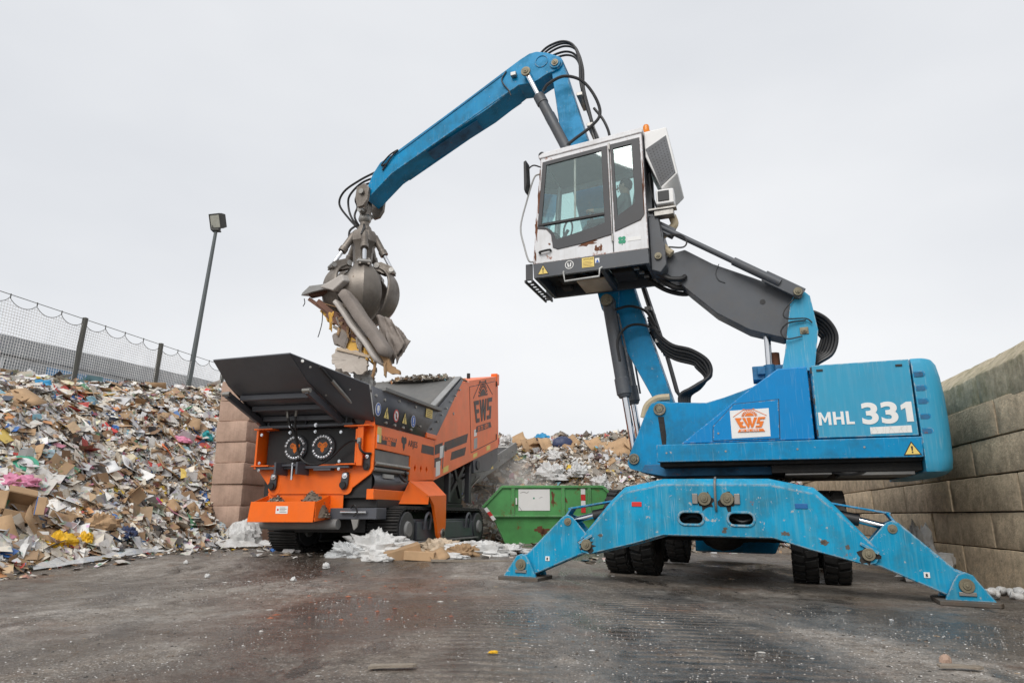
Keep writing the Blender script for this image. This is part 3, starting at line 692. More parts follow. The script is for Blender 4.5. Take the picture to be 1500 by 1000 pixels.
# ---- superstructure
def superstructure():
    MB().lathe([(.3, 1.02), (.80, 1.02), (.80, 1.12), (.74, 1.12), (.74, 1.20), (.80, 1.20), (.80, 1.31), (.3, 1.31)], (-.246, .037, 0), 'z', 48).build('slewing_ring', 'black', H)
    rg = MB()
    for k in range(40): a = 2 * pi * k / 40; rg.cyl((-.246 + .77 * cos(a), .037 + .77 * sin(a), 1.185), (-.246 + .77 * cos(a), .037 + .77 * sin(a), 1.205), .018, n=6)
    tag(rg.build('ring_bolt', 'steel', H), kind='stuff')
    MB().prism([(-1.30, 1.30), (-1.0, 1.24), (.35, 1.24), (.35, 1.40), (-1.25, 1.40)], -.82, .82).build('ring_carrier', 'blue_dark', H, bevel=.01)
    MB().box(-1.0, 1.88, -1.19, 1.19, 1.34, 1.45).box(.30, 1.88, -1.12, 1.12, 1.24, 1.34).build('deck_frame', 'grime', H, bevel=.01)
    bl = MB().box(.45, .95, -1.1, -.3, 1.215, 1.238).box(1.05, 1.8, -1.1, -.4, 1.20, 1.238).build('belly_plate', 'dust_sheet', H, bevel=.004)
    MB().tube([(.9, -1.05, 1.25), (1.15, -1.13, 1.21), (1.4, -1.05, 1.26)], .015, 6).build('hose', 'hose', H)
    sr = MB().prism([(-1.02, 1.39), (1.875, 1.375), (1.89, 1.60), (-1.02, 1.605)], -1.285, -1.205).box(-1.0, 1.87, -1.205, -1.10, 1.575, 1.597).build('side_rail', 'blue', H, bevel=.012)
    decal('warning_sign', [(-.09, 0), (.09, 0), (0, .155)], 'sticker_black', sr, T4((1.77, -1.286, 1.395), FACE_NEGY))
    decal('warning_sign', [(-.072, .012), (.072, .012), (0, .135)], 'sticker_yellow', sr, T4((1.77, -1.2885, 1.395), FACE_NEGY))
    decal('warning_sign', [(-.006, .05), (.006, .05), (.010, .10), (-.010, .10)], 'sticker_black', sr, T4((1.77, -1.2915, 1.395), FACE_NEGY)); decal('warning_sign', circ(0, .033, .009, 8), 'sticker_black', sr, T4((1.77, -1.2915, 1.395), FACE_NEGY))
    MB().box(-1.0, 1.87, 1.20, 1.28, 1.39, 1.60).build('side_rail', 'blue', H, bevel=.012)
    for y0, y1 in ((-.50, -.42), (.42, .50)):
        P = [(-1.54, 1.44), (-1.50, 1.57), (-1.25, 2.13), (-1.17, 2.25), (-1.08, 2.28), (-.89, 2.25), (-.44, 2.22), (-.2, 2.28), (.30, 2.44), (.30, 1.46), (-1.0, 1.30), (-1.38, 1.33), (-1.5, 1.37)]
        MB().prism(P, y0, y1).build('boom_bracket', 'blue', H, bevel=.008)
    br = MB().box(-.85, .3, -.42, .42, 1.45, 1.6).build('bracket_floor', 'blue_dark', H)
    for x, z, r in ((-1.44, 1.50, .075), (-1.06, 2.16, .085)):
        MB().cyl((x, -.53, z), (x, .53, z), r * .8).build('pivot_pin', 'steel', H); disc(H, (x, -.50, z), r, name='pivot_cap')
    # stained runs under the pivot are grease, a thin smear of its own
    MB().prism([(-1.09, 2.06), (-1.01, 2.06), (-.99, 1.8), (-1.0, 1.66), (-1.05, 1.64), (-1.07, 1.85)], -.5035, -.5005).build('grease_smear', 'grime', H, smooth=False)
    # storage housing with the sticker
    P = [(-.72, 1.61), (.107, 2.225), (.47, 2.47), (.80, 2.475), (.80, 1.61)]
    fp = MB().prism(P, -1.25, -.56).build('front_cover', 'blue_fresh', H, bevel=.014)
    hp = [(-.336, 1.635), (-.322, 1.81), (-.064, 2.065), (.446, 2.095), (.418, 1.635)]
    ctr = (.03, 1.84); gp = [(ctr[0] + (x - ctr[0]) * 1.022, ctr[1] + (z - ctr[1]) * 1.03) for x, z in hp]
    MB().prism(gp, -1.2525, -1.249).build('hatch_gap', 'sticker_black', fp, smooth=False)
    ht = MB().prism(hp, -1.258, -1.2475).build('hatch', 'blue_fresh', fp, bevel=.003)
    MB().cyl((-.27, -1.264, 1.72), (-.27, -1.258, 1.72), .012, n=10).build('lock', 'steel', ht)
    stt = MB().prism([(-.117, 1.652), (.322, 1.662), (.329, 1.998), (-.117, 1.988)], -1.2615, -1.2585).build('logo_sign', 'sticker_white', H, smooth=False)
    ews_logo(stt, T4((-.085, -1.2635, 1.775), FACE_NEGY), .385, 'logo_orange', 'sticker_white', '036 701 - 070 0')
    # engine house
    eh = MB().box(.83, 1.87, -1.235, 1.22, 1.61, 2.46).build('engine_house', 'blue', H, bevel=.02)
    MB().box(-.70, .80, .56, 1.22, 1.61, 2.3).build('tank', 'blue', H, bevel=.02)
    sp = MB().prism([(.838, 1.622), (1.862, 1.614), (1.868, 2.478), (.846, 2.478)], -1.265, -1.236).build('side_panel', 'blue_faded', H, bevel=.008)
    for lp_ in ([(0, 0), (.03, 0), (.03, .10), (.06, .03), (.072, .03), (.102, .10), (.102, 0), (.132, 0), (.132, .15), (.10, .15), (.066, .072), (.032, .15), (0, .15)],
                [(.155, 0), (.186, 0), (.186, .06), (.237, .06), (.237, 0), (.268, 0), (.268, .15), (.237, .15), (.237, .087), (.186, .087), (.186, .15), (.155, .15)],
                [(.291, 0), (.375, 0), (.375, .028), (.322, .028), (.322, .15), (.291, .15)]):
        decal('lettering', lp_, 'sticker_white', sp, T4((.862, -1.266, 1.766), FACE_NEGY), .004)
    text('lettering', '33', .325, 'sticker_white', sp, T4((1.305, -1.268, 1.768), FACE_NEGY), bold=.011, squash=1.22)
    decal('lettering', [(1.765, 1.768), (1.832, 1.768), (1.832, 1.992), (1.778, 1.992), (1.72, 1.955), (1.72, 1.902), (1.765, 1.925)], 'sticker_white', sp, T4((0, -1.266, 0), FACE_NEGY), .004)
    MB().prism([(1.385, 1.645), (1.80, 1.648), (1.80, 1.728), (1.385, 1.722)], -1.2685, -1.2655).build('label_strip', 'sticker_white', sp, smooth=False)
    cr_ = MB(); rr = random.Random(8)
    for k in range(9):
        x = 1.40 + k * .045; pts = [(x, 1.648)]; 
        for q in range(3): pts.append((pts[-1][0] + rr.uniform(-.02, .03), pts[-1][1] + .024))
        for a, b in zip(pts, pts[1:]): cr_.prism([(a[0], a[1]), (a[0] + .0015, a[1]), (b[0] + .0015, b[1]), (b[0], b[1])], -1.2705, -1.2695)
    cr_.build('label_crack', 'sheet_metal', sp, smooth=False)
    for lx in (.93, 1.76): MB().box(lx - .035, lx + .035, -1.275, -1.264, 2.40, 2.425).build('latch', 'black', sp, bevel=.003)
    for lz in (1.68, 2.05, 2.42): MB().cyl((.836, -1.262, lz - .035), (.836, -1.262, lz + .035), .010, n=8).build('hinge', 'dark_frame', sp)
    for lx, lz in ((-.9, 1.5), (-.2, 1.5), (.6, 1.5), (1.3, 1.5)): MB().cyl((lx, -1.29, lz), (lx, -1.284, lz), .012, n=6).build('bolt', 'steel', sr)
    MB().cyl((1.2, -1.0, 2.46), (1.2, -1.0, 2.5), .03, n=10).build('lifting_stud', 'steel', eh); MB().cyl((1.45, -.9, 2.46), (1.45, -.9, 2.5), .02, n=10).build('lifting_stud', 'steel', eh)
    # counterweight: plan outline swept over a bulging side profile
    lev = [(1.215, .80), (1.25, .93), (1.36, .99), (1.60, 1.02), (1.78, 1.03), (2.05, 1.02), (2.28, .97), (2.42, .90), (2.475, .80), (2.485, .70)]
    rings = []
    for z, k in lev:
        e = .33 * k; ring = [(1.885, -1.27 + .04 * (1 - k) * 3)]
        for i in range(9):
            a = radians(-90 + 80 * i / 8); ring.append((1.885 + e * .35 + e * .62 * cos(a) + .0, -1.27 + .04 * (1 - k) * 3 + .26 + .26 * sin(a)))
        ring += [(1.885 + e * 1.25, -.5), (1.885 + e * 1.32, 0), (1.885 + e * 1.25, .5)]
        for i in range(9):
            a = radians(10 + 80 * i / 8); ring.append((1.885 + e * .35 + e * .62 * cos(a), 1.27 - .04 * (1 - k) * 3 - .26 + .26 * sin(a)))
        ring += [(1.885, 1.27 - .04 * (1 - k) * 3)]
        rings.append([(x, y, z) for x, y in ring])
    cw = MB().loft(rings).build('counterweight', 'blue_faded', H, bevel=.01, ang=50)
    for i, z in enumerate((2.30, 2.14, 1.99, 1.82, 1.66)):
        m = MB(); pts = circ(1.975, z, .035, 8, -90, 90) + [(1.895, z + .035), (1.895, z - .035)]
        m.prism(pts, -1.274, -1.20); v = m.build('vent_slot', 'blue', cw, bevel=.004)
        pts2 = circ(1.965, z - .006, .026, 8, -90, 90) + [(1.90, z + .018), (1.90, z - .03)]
        MB().prism(pts2, -1.2765, -1.2735).build('vent_shade', 'blue_dark', v, smooth=False)  # raised plate in darker blue paints the shade of a recess; nothing is hollowed
superstructure()

# ---- boom, stick and their cylinders
def jib():
    B = [(-1.20, 2.10), (-1.10, 2.05), (-.98, 2.10), (-.90, 2.28), (-1.366, 3.96), (-2.0, 6.55), (-2.38, 8.05), (-2.42, 8.22), (-2.50, 8.29), (-2.60, 8.26), (-2.65, 8.15), (-2.607, 8.0), (-2.443, 6.54), (-1.935, 3.98), (-1.89, 3.78), (-1.80, 3.62), (-1.18, 2.35)]
    bm = MB().prism(B, -.185, .185).build('boom', 'blue', H, bevel=.012)
    MB().prism([(-1.60, 4.02), (-1.86, 3.96), (-1.87, 3.75), (-1.74, 3.66), (-1.62, 3.75)], -.23, .23).build('cylinder_boss', 'blue', bm, bevel=.01)
    MB().cyl((-1.75, -.46, 3.82), (-1.75, .46, 3.82), .075).build('pivot_pin', 'steel', bm); disc(bm, (-1.75, -.46, 3.82), .09, name='pivot_cap', d=.035)
    for y in (-.335, .335):
        a, b = Vector((-1.75, y, 3.82)), Vector((-1.445, y, 1.50)); m_ = a.lerp(b, .60)
        c = MB().cyl(a, m_, .095, n=20).cyl(a.lerp(b, .50), m_, .108, n=20).cyl(m_, a.lerp(b, .62), .10, .08, n=20).cyl(a - Vector((0, .09, 0)), a + Vector((0, .09, 0)), .10).build('boom_cylinder', 'grey_metal', H, bevel=.004)
        MB().cyl(m_, b, .048, n=18).cyl(b - Vector((0, .07, 0)), b + Vector((0, .07, 0)), .075).build('rod', 'chrome', c)
        MB().tube([a.lerp(b, .08) + Vector((.11, 0, 0)), a.lerp(b, .3) + Vector((.13, 0, 0)), a.lerp(b, .55) + Vector((.13, 0, 0))], .016, 6).build('pipe', 'grey_metal', c)
    ST = [(-2.42, 8.14), (-2.40, 8.21), (-2.44, 8.29), (-2.56, 8.37), (-2.70, 8.45), (-2.87, 8.51), (-3.0, 8.505), (-3.16, 8.435), (-3.459, 8.27), (-4.479, 7.70), (-5.60, 7.09), (-5.87, 6.96), (-6.01, 6.76), (-6.17, 6.36), (-6.12, 6.27), (-6.03, 6.33), (-5.62, 6.69), (-4.756, 7.14), (-3.786, 7.58), (-3.20, 7.93), (-3.0, 7.91), (-2.86, 7.94), (-2.74, 8.00), (-2.66, 8.03), (-2.55, 8.05), (-2.46, 8.09)]
    st = MB().prism(ST, -.22, .22)
    s = st.build('stick', 'blue', H, bevel=.012)
    MB().cyl((-2.532, -.27, 8.181), (-2.532, .27, 8.181), .06).build('pivot_pin', 'steel', s); disc(s, (-2.532, -.222, 8.181), .10, mat='blue', name='pivot_boss', d=.03); disc(s, (-2.532, -.252, 8.181), .06, name='pivot_cap', d=.02)
    MB().tube([(-2.78 + .11 * cos(radians(a)), -.225, 8.29 + .11 * sin(radians(a))) for a in range(0, 361, 20)], .01, 6, 0).build('boss_ring', 'blue', s)
    for y in (-1, 1):     # welded flange strips along the lower edges and upper seam
        MB().bar((-5.5, y * .215, 6.765), (-3.3, y * .215, 7.885), .03, .03, (0, 1, 0)).build('edge_strip', 'blue', s, bevel=.004)
    MB().bar((-5.55, -.222, 7.05), (-3.5, -.222, 8.19), .01, .02, (0, 1, 0)).build('weld_seam', 'blue_dark', s)
    MB().bar((-4.95, 0, 7.03), (-4.0, 0, 7.46), .30, .02, (0, 0, 1)).build('wear_plate', 'blue_dark', s)
    lp = Vector((-3.02, -.30, 8.09))
    MB().cyl((-3.02, -.36, 8.06), (-3.02, .36, 8.06), .055).build('pivot_pin', 'steel', s); disc(s, (-3.02, -.345, 8.06), .085, name='pivot_cap', d=.03)
    MB().box(-3.32, -3.22, -.30, -.225, 8.08, 8.16).build('work_light', 'steel', s, bevel=.01); MB().box(-3.312, -3.228, -.306, -.30, 8.09, 8.15).build('lens', 'sticker_white', s)
    for y in (-.30, .30):
        a, b = Vector((-3.02, y, 8.06)), Vector((-2.24, y, 6.25)); m_ = a.lerp(b, .27)
        c = MB().cyl(m_, b, .085, n=18).cyl(m_, a.lerp(b, .36), .098, n=18).cyl(b - Vector((0, .08, 0)), b + Vector((0, .08, 0)), .09).build('stick_cylinder', 'grey_metal', H, bevel=.004)
        MB().cyl(a, m_, .045, n=18).cyl(a - Vector((0, .05, 0)), a + Vector((0, .05, 0)), .07).build('rod', 'chrome', c)
    MB().cyl((-2.24, -.4, 6.25), (-2.24, .4, 6.25), .06).build('cylinder_pin', 'steel', H)
    # stick head: two yokes that carry the grapple link
    for y in (-.27, .27):
        MB().prism([(-6.28, 6.50), (-6.12, 6.56), (-6.02, 6.46), (-6.04, 6.24), (-6.12, 6.12), (-6.24, 6.10), (-6.30, 6.3)], y - .035, y + .035).build('yoke', 'grapple', s, bevel=.012)
    MB().cyl((-6.15, -.36, 6.38), (-6.15, .36, 6.38), .05).build('head_pin', 'steel', s); disc(s, (-6.17, -.305, 6.40), .055, name='pivot_cap')
    R_ = random.Random(12)
    def hose(pts, r=.024, name='hose'): MB().tube(pts, r, 8, 6).build(name, 'hose', H)
    for i in range(3):
        d = i * .06; hose([(-6.02, -.1 + d, 6.86 - d), (-6.34, -.12 + d, 6.74 - d * .5), (-6.68 + d * 1.5, -.1 + d, 6.58 - d), (-6.80 + d * 2.6, -.05 + d, 6.36 - d * .4), (-6.60 + d, 0, 6.06), (-6.34, .02 + d, 5.78)], .02)
    hose([(-5.72, -.235, 6.90), (-5.82, -.25, 6.88), (-5.66, -.25, 7.05), (-5.50, -.24, 7.13), (-5.60, -.25, 7.03), (-5.80, -.24, 6.78)], .014)
    hose([(-3.42, -.235, 8.24), (-3.50, -.24, 8.10), (-3.46, -.245, 7.98), (-3.38, -.24, 7.86), (-3.33, -.24, 7.74)], .012)
    # bundle over the elbow and down the back of the boom
    for i in range(5):
        y = -.16 + i * .08; j = R_.uniform(-.05, .05)
        hose([(-2.86, y, 8.46), (-2.68, y, 8.60 + j * .5), (-2.42, y, 8.64 + j), (-2.22 + j * .5, y, 8.50 + j), (-2.13 + j, y, 8.15), (-2.12 + j, y, 7.75), (-2.03 + j * .6, y, 7.3), (-1.93, y, 6.85), (-1.82, y, 6.4), (-1.50, y, 5.05), (-1.22, y, 3.95), (-1.0, y, 3.1), (-.86, y, 2.45)], .02)
    hose([(-2.72, -.34, 7.62), (-2.62, -.36, 7.72), (-2.35, -.36, 7.80), (-2.06, -.30, 7.68), (-1.86, -.25, 7.36), (-1.80, -.22, 7.05), (-1.95, -.28, 6.82), (-2.2, -.34, 6.62), (-2.36, -.36, 6.5)], .026)
    hose([(-1.9, -.2, 7.2), (-1.74, -.22, 6.92), (-1.66, -.2, 6.62), (-1.72, -.18, 6.3)], .022)
    for z, x in ((7.5, -2.13), (6.9, -1.97), (3.7, -1.19), (3.2, -1.06)): MB().box(x - .05, x + .05, -.24, .24, z - .03, z + .03).build('hose_clamp', 'steel', H, bevel=.006)
    rail = MB().bar((-1.98, -.12, 7.0), (-1.02, -.12, 3.05), .03, .05).bar((-1.98, .12, 7.0), (-1.02, .12, 3.05), .03, .05); rail.build('hose_rail', 'sheet_metal', H)
    for i in range(6):
        d = i * .035; k = R_.uniform(-.04, .04)
        hose([(-.80 + d * .6, -.35 + d, 2.20), (-.78 + d * .6, -.36 + d, 2.38 + k * .5), (-.58 + d * .3, -.38 + d, 2.48 + k), (-.36 + k - d * .5, -.38 + d, 2.62), (-.38 + k - d, -.38 + d, 2.82 - d * .3), (-.60, -.37 + d, 3.0 + k - d), (-.86, -.35 + d, 3.10 - d + k), (-1.05, -.32 + d, 3.28 - d), (-1.18, -.28 + d, 3.55 - d)], .026)
    hose([(-1.08, -.30, 3.4), (-1.2, -.34, 3.62), (-1.42, -.36, 3.72), (-1.64, -.40, 3.68)], .02); hose([(-1.02, -.3, 3.3), (-1.25, -.36, 3.42), (-1.48, -.40, 3.40), (-1.62, -.42, 3.2), (-1.60, -.42, 2.9)], .02)
    MB().tube([(-1.30, -.4, 2.07), (-1.24, -.4, 2.24), (-1.10, -.4, 2.33), (-.93, -.4, 2.34)], .05, 8).build('chafe_guard', 'cream_hose', H)
jib()

# ---- raised cab and its lifting gear
def lift():
    A = [(-.96, 4.03), (-.90, 4.14), (-.72, 4.24), (-.55, 4.27), (-.2, 4.02), (.30, 3.76), (.78, 3.49), (.90, 3.42), (.95, 3.28), (.90, 3.02), (.60, 2.92), (.2, 3.06), (-.2, 3.33), (-.52, 3.66), (-.72, 3.88)]
    a = MB().prism(A, -.93, -.57).build('cab_arm', 'grey_metal', H, bevel=.014)
    MB().cyl((.38, -.935, 3.42), (.38, -.925, 3.42), .035, n=14).build('arm_hole_shade', 'sticker_black', a)  # flat black disc paints the shaded inside of a hole in the arm
    MB().tube([(-.12, -.936, 4.0), (-.17, -.937, 3.88), (-.14, -.937, 3.78), (-.06, -.936, 3.73)], .006, 5).build('weld_seam', 'dark_frame', a)
    for y0, y1 in ((-1.0, -.95), (-.55, -.50)):
        MB().prism([(.70, 3.34), (.76, 3.46), (.86, 3.51), (.94, 3.42), (.99, 2.97), (.90, 2.47), (.52, 2.47), (.58, 2.7)], y0, y1).build('cab_bracket', 'blue_faded', H, bevel=.008)
    disc(H, (.80, -1.0, 3.44), .055, name='pivot_cap'); MB().box(.78, .88, -1.012, -1.0, 2.93, 3.02).build('bracket_lug', 'pin', H, bevel=.006)
    disc(H, (.83, -1.012, 2.975), .035, name='pivot_cap', d=.015)
    p, q = Vector((-.97, -1.07, 4.68)), Vector((.82, -1.07, 3.455)); d = q - p
    l = MB().cyl(p.lerp(q, .02), p.lerp(q, .60), .038, n=14).cyl(p.lerp(q, .58), p.lerp(q, .88), .055, n=14).build('cab_link_rod', 'grey_metal', H)
    up = Vector((0, 0, 1))
    MB().bar(p.lerp(q, -.03), p.lerp(q, .17), .03, .13).bar(p.lerp(q, -.03) + Vector((0, .09, 0)), p.lerp(q, .17) + Vector((0, .09, 0)), .03, .13).build('clevis', 'grey_metal', l, bevel=.01)
    MB().bar(p.lerp(q, .78), p.lerp(q, 1.02), .03, .15).bar(p.lerp(q, .80) + Vector((0, .1, .02)), p.lerp(q, 1.02) + Vector((0, .1, .02)), .03, .15).build('clevis', 'grey_metal', l, bevel=.01)
    disc(l, (-.95, -1.085, 4.67), .05, name='pivot_cap'); disc(l, (.80, -1.085, 3.46), .055, name='pivot_cap')
    c = MB().cyl((.39, -.75, 2.45), (.39, -.75, 2.62), .07).build('cab_cylinder', 'blue_dark', H); MB().cyl((.39, -.75, 2.6), (.40, -.75, 3.16), .042, n=18).build('rod', 'chrome', c)
    v = MB().box(.18, .62, -.75, -.45, 2.44, 2.62).box(.24, .34, -.80, -.7, 2.5, 2.6).build('valve_block', 'blue_dark', H, bevel=.01); MB().cyl((.46, -.62, 2.62), (.46, -.62, 2.80), .07, n=14).build('filter', 'rusty', v)
    R_ = random.Random(5)
    for i in range(6):
        k = i * .03
        MB().tube([(.80, -.80 + k * 1.5, 3.28), (.97, -.80 + k * 1.5, 3.26 - k), (1.13 - k * .6, -.78 + k, 3.14 - k), (1.21 - k, -.76 + k, 2.94), (1.14 - k, -.76 + k, 2.72 + k * .4), (.96, -.78 + k, 2.60 + k), (.84, -.74 + k, 2.50)], .027, 8, 6).build('hose', 'hose', H)
    MB().tube([(.76, -1.03, 3.40), (.62, -1.04, 3.24), (.64, -1.05, 3.14), (.86, -1.04, 3.12), (.93, -1.03, 3.06)], .009, 6).build('cable', 'hose', H)
    MB().tube([(.86, -1.03, 3.10), (.66, -1.05, 3.08), (.56, -1.05, 2.98), (.62, -1.05, 2.88), (.80, -1.03, 2.90)], .009, 6).build('cable', 'hose', H)
lift()

def cab():
    YN, YF = -1.30, -.30
    fr = [(-2.60, 3.98), (-2.61, 4.19), (-.995, 4.21), (-.985, 4.0)]
    c = MB()
    c.prism(fr, YN, YN + .05).prism(fr, YF - .05, YF).box(-2.60, -2.55, YN + .05, YF - .05, 3.98, 4.19).box(-1.04, -.99, YN + .05, YF - .05, 4.0, 4.2)
    c.box(-1.66, -1.60, YN + .05, YF - .05, 3.99, 4.10)
    C = c.build('cab', 'grey_metal', H, bevel=.006)
    R_ = random.Random(2)
    MB().box(-1.60, -1.04, YN + .05, YF - .05, 4.13, 4.15).box(-2.55, -1.66, YN + .05, YF - .05, 4.13, 4.15).build('floor_pan', 'grime', C)
    MB().box(-2.08, -1.67, -.92, -.36, 3.992, 4.02).build('floor_hatch', 'plastic_tan', C, bevel=.006)
    for i in range(9):
        x = R_.uniform(-2.4, -1.15); MB().tube([(x + R_.uniform(-.2, .2), R_.uniform(-1.2, -.5), 4.09 + R_.uniform(-.03, .02)) for k in range(4)], .016, 6, 6).build('belly_hose', 'hose', C)
    for i in range(8):
        MB().box(-1.26 + .02 * i, -1.19 + .02 * i, -1.1 + i * .09, -1.06 + i * .09, 4.04, 4.07).build('connector', 'sheet_metal' if i % 2 else 'black', C)
    for bc_, bs_ in (((-2.2, -.9, 4.06), (.25, .3, .08)), ((-2.3, -.6, 4.05), (.15, .2, .1)), ((-1.4, -.8, 4.06), (.3, .4, .08))): MB().obox(bc_, bs_).build('belly_unit', 'grime', C, bevel=.02)
    # pivot knuckle behind the floor
    MB().prism([(-.99, 4.72), (-.86, 4.72), (-.80, 4.45), (-.78, 4.0), (-.86, 3.9), (-.98, 3.95)], -1.16, -.5).build('knuckle', 'grey_metal', C, bevel=.015)
    disc(C, (-.88, -1.16, 4.13), .05, name='pivot_cap')
    MB().tube([(-.95, -1.0, 3.98), (-.78, -1.0, 3.86), (-.62, -.98, 3.84), (-.56, -.95, 3.88)], .035, 10).tube([(-.95, -.8, 3.98), (-.75, -.8, 3.80), (-.55, -.8, 3.76), (-.42, -.8, 3.84)], .04, 10).tube([(-1.1, -.6, 4.0), (-.85, -.6, 3.82), (-.6, -.6, 3.74), (-.4, -.65, 3.78)], .035, 10).build('hose_bundle', 'hose', C)
    # walls
    side = [(-2.61, 4.19), (-2.475, 5.83), (-1.0, 5.955), (-.985, 4.21)]
    h1 = [(-2.445, 5.745), (-1.495, 5.83), (-1.475, 4.475), (-1.9, 4.40), (-2.24, 4.365), (-2.31, 4.40), (-2.335, 4.60), (-2.40, 4.69), (-2.535, 4.72)]
    h2 = [(-1.445, 5.835), (-1.035, 5.865), (-1.02, 4.70), (-1.07, 4.63), (-1.425, 4.51)]
    nw = MB().prism(side, YN, YN + .035, 'y', [h1, h2]).build('side_wall', 'white_cab', C, bevel=.004)
    MB().prism(side, YF - .035, YF, 'y', [[(-2.44, 5.70), (-1.1, 5.80), (-1.08, 4.55), (-2.52, 4.45)]]).build('side_wall', 'white_cab', C, bevel=.004)
    MB().prism([(-2.5, 5.805), (-2.52, 5.86), (-2.44, 5.905), (-1.0, 6.02), (-.97, 5.98), (-.98, 5.93)], YN - .015, YF + .015).build('roof', 'white_cab', C, bevel=.02)
    MB().prism([(-2.44, 5.78), (-1.02, 5.90), (-1.02, 5.925), (-2.44, 5.80)], YN + .04, YF - .04).build('headliner', 'dust_sheet', C)
    MB().box(-1.03, -.99, YN + .036, YF - .036, 4.2, 5.0).box(-1.03, -.99, YN + .036, YN + .62, 5.0, 5.92).box(-1.03, -.99, YF - .12, YF - .036, 5.0, 5.92).build('rear_wall', 'dark_frame', C)
    def F(z): return -2.61 + (z - 4.19) * (.135 / 1.64)
    MB().bar((F(4.19) + .03, YN + .06, 4.19), (F(5.83) + .03, YN + .06, 5.83), .05, .05).bar((F(4.19) + .03, YF - .06, 4.19), (F(5.83) + .03, YF - .06, 5.83), .05, .05).build('front_pillar', 'white_cab', C, bevel=.008)
    MB().add([(F(4.2) + .02, YN + .09, 4.2), (F(4.2) + .02, YF - .09, 4.2), (F(5.82) + .02, YF - .09, 5.82), (F(5.82) + .02, YN + .09, 5.82)], [(0, 1, 2, 3)]).build('windscreen', 'cab_glass', C, smooth=False)
    # dark glazing surrounds and panes
    g1 = [(-2.39, 5.69), (-1.575, 5.765), (-1.565, 4.815), (-2.475, 4.785)]
    g1b = [(-2.46, 4.745), (-1.565, 4.775), (-1.56, 4.665), (-1.72, 4.62), (-2.255, 4.515), (-2.29, 4.60), (-2.33, 4.665), (-2.40, 4.715)]
    g2 = [(-1.405, 5.765), (-1.145, 5.785), (-1.135, 4.92), (-1.165, 4.865), (-1.38, 4.735)]
    MB().prism(h1, YN - .012, YN + .022, 'y', [g1, g1b]).build('window_frame', 'dark_frame', C, bevel=.003)
    MB().prism(h2, YN - .012, YN + .022, 'y', [g2]).build('window_frame', 'dark_frame', C, bevel=.003)
    for gp in (g1, g1b, g2): MB().prism(gp, YN + .004, YN + .008).build('pane', 'cab_glass', C, smooth=False)
    MB().prism([(-2.44, 5.70), (-1.1, 5.80), (-1.08, 4.55), (-2.52, 4.45)], YF - .02, YF - .016).build('pane', 'cab_glass', C, smooth=False)
    MB().bar((-1.965, YN + .012, 5.735), (-1.985, YN + .012, 4.80), .012, .028).build('sash_bar', 'steel', C)
    MB().bar((-2.52, YN - .014, 4.765), (-1.56, YN - .014, 4.795), .014, .03).build('sash_bar', 'black', C)
    MB().bar((-1.462, YN - .004, 5.83), (-1.455, YN - .004, 4.22), .008, .012).build('door_gap', 'sticker_black', C)
    for z in (5.80, 4.42): MB().cyl((-1.46, YN - .02, z - .05), (-1.46, YN - .02, z + .05), .014, n=10).build('hinge', 'steel', C)
    MB().tube([(-2.50, YN - .01, 4.335), (-2.49, YN - .04, 4.345), (-2.36, YN - .04, 4.36), (-2.34, YN - .01, 4.355)], .016, 8).build('door_handle', 'black', C)
    MB().tube([(F(5.55), YN - .02, 5.56), (-2.57, YN - .04, 5.5), (-2.68, YN - .05, 5.15), (-2.775, YN - .05, 4.76), (-2.72, YN - .05, 4.45), (-2.66, YN - .04, 4.24), (-2.60, YN - .01, 4.22)], .013, 8).build('handrail', 'sheet_metal', C)
    mi = MB().tube([(-2.48, YN, 5.68), (-2.58, YN - .05, 5.70), (-2.66, YN - .06, 5.62), (-2.66, YN - .06, 5.45)], .011, 6).build('mirror_arm', 'black', C)
    MB().prism([(-2.70, 5.74), (-2.66, 5.76), (-2.645, 5.40), (-2.675, 5.24), (-2.695, 5.3)], YN - .14, YN + .03).build('mirror', 'black', mi, bevel=.012)
    MB().prism([(-2.52, 5.76), (-2.62, 5.70), (-2.60, 5.45), (-2.50, 5.35)], YF - .12, YF + .06).build('mirror', 'white', C, bevel=.02)
    MB().ball((-2.49, YN + .1, 5.92), .055, 12, (1, .8, 1.1)).box(-2.505, -2.475, YN + .08, YN + .12, 5.84, 5.92).build('work_light', 'black', C)
    # signs on the floor frame
    n = FACE_NEGY
    sg = decal('warning_sign', [(-.082, 0), (.082, 0), (0, .145)], 'sticker_black', C, T4((-2.46, YN - .001, 4.02), n)); decal('warning_sign', [(-.07, .008), (.07, .008), (0, .13)], 'sticker_yellow', C, T4((-2.46, YN - .0035, 4.02), n))
    decal('warning_sign', [(-.006, .048), (.006, .048), (.010, .095), (-.010, .095)], 'sticker_black', C, T4((-2.46, YN - .0065, 4.02), n)); decal('warning_sign', circ(0, .03, .009, 8), 'sticker_black', C, T4((-2.46, YN - .0065, 4.02), n))
    decal('badge', circ(0, 0, .062, 24), 'sticker_white', C, T4((-2.08, YN - .001, 4.115), n), holes=[circ(0, 0, .052, 24)])
    for s in (-1, 1): decal('badge', [(s * .004, -.035), (s * .022, -.03), (s * .03, .025), (s * .012, .03), (s * .012, .0), (s * .004, -.005)], 'sticker_white', C, T4((-2.08, YN - .001, 4.115), n))
    yp = decal('notice_plate', rect(-.085, -.07, .085, .07), 'sticker_yellow', C, T4((-1.815, YN - .001, 4.115), n))
    text('lettering', 'ACHTUNG', .03, 'sticker_black', yp, T4((-1.88, YN - .0055, 4.15), n), squash=.95, depth=.0008)
    for k in range(4): decal('print_line', rect(-.07, -.045 + k * .02, .065 - .02 * (k % 2), -.04 + k * .02), 'wood_dark', yp, T4((-1.815, YN - .004, 4.105), n), .001)
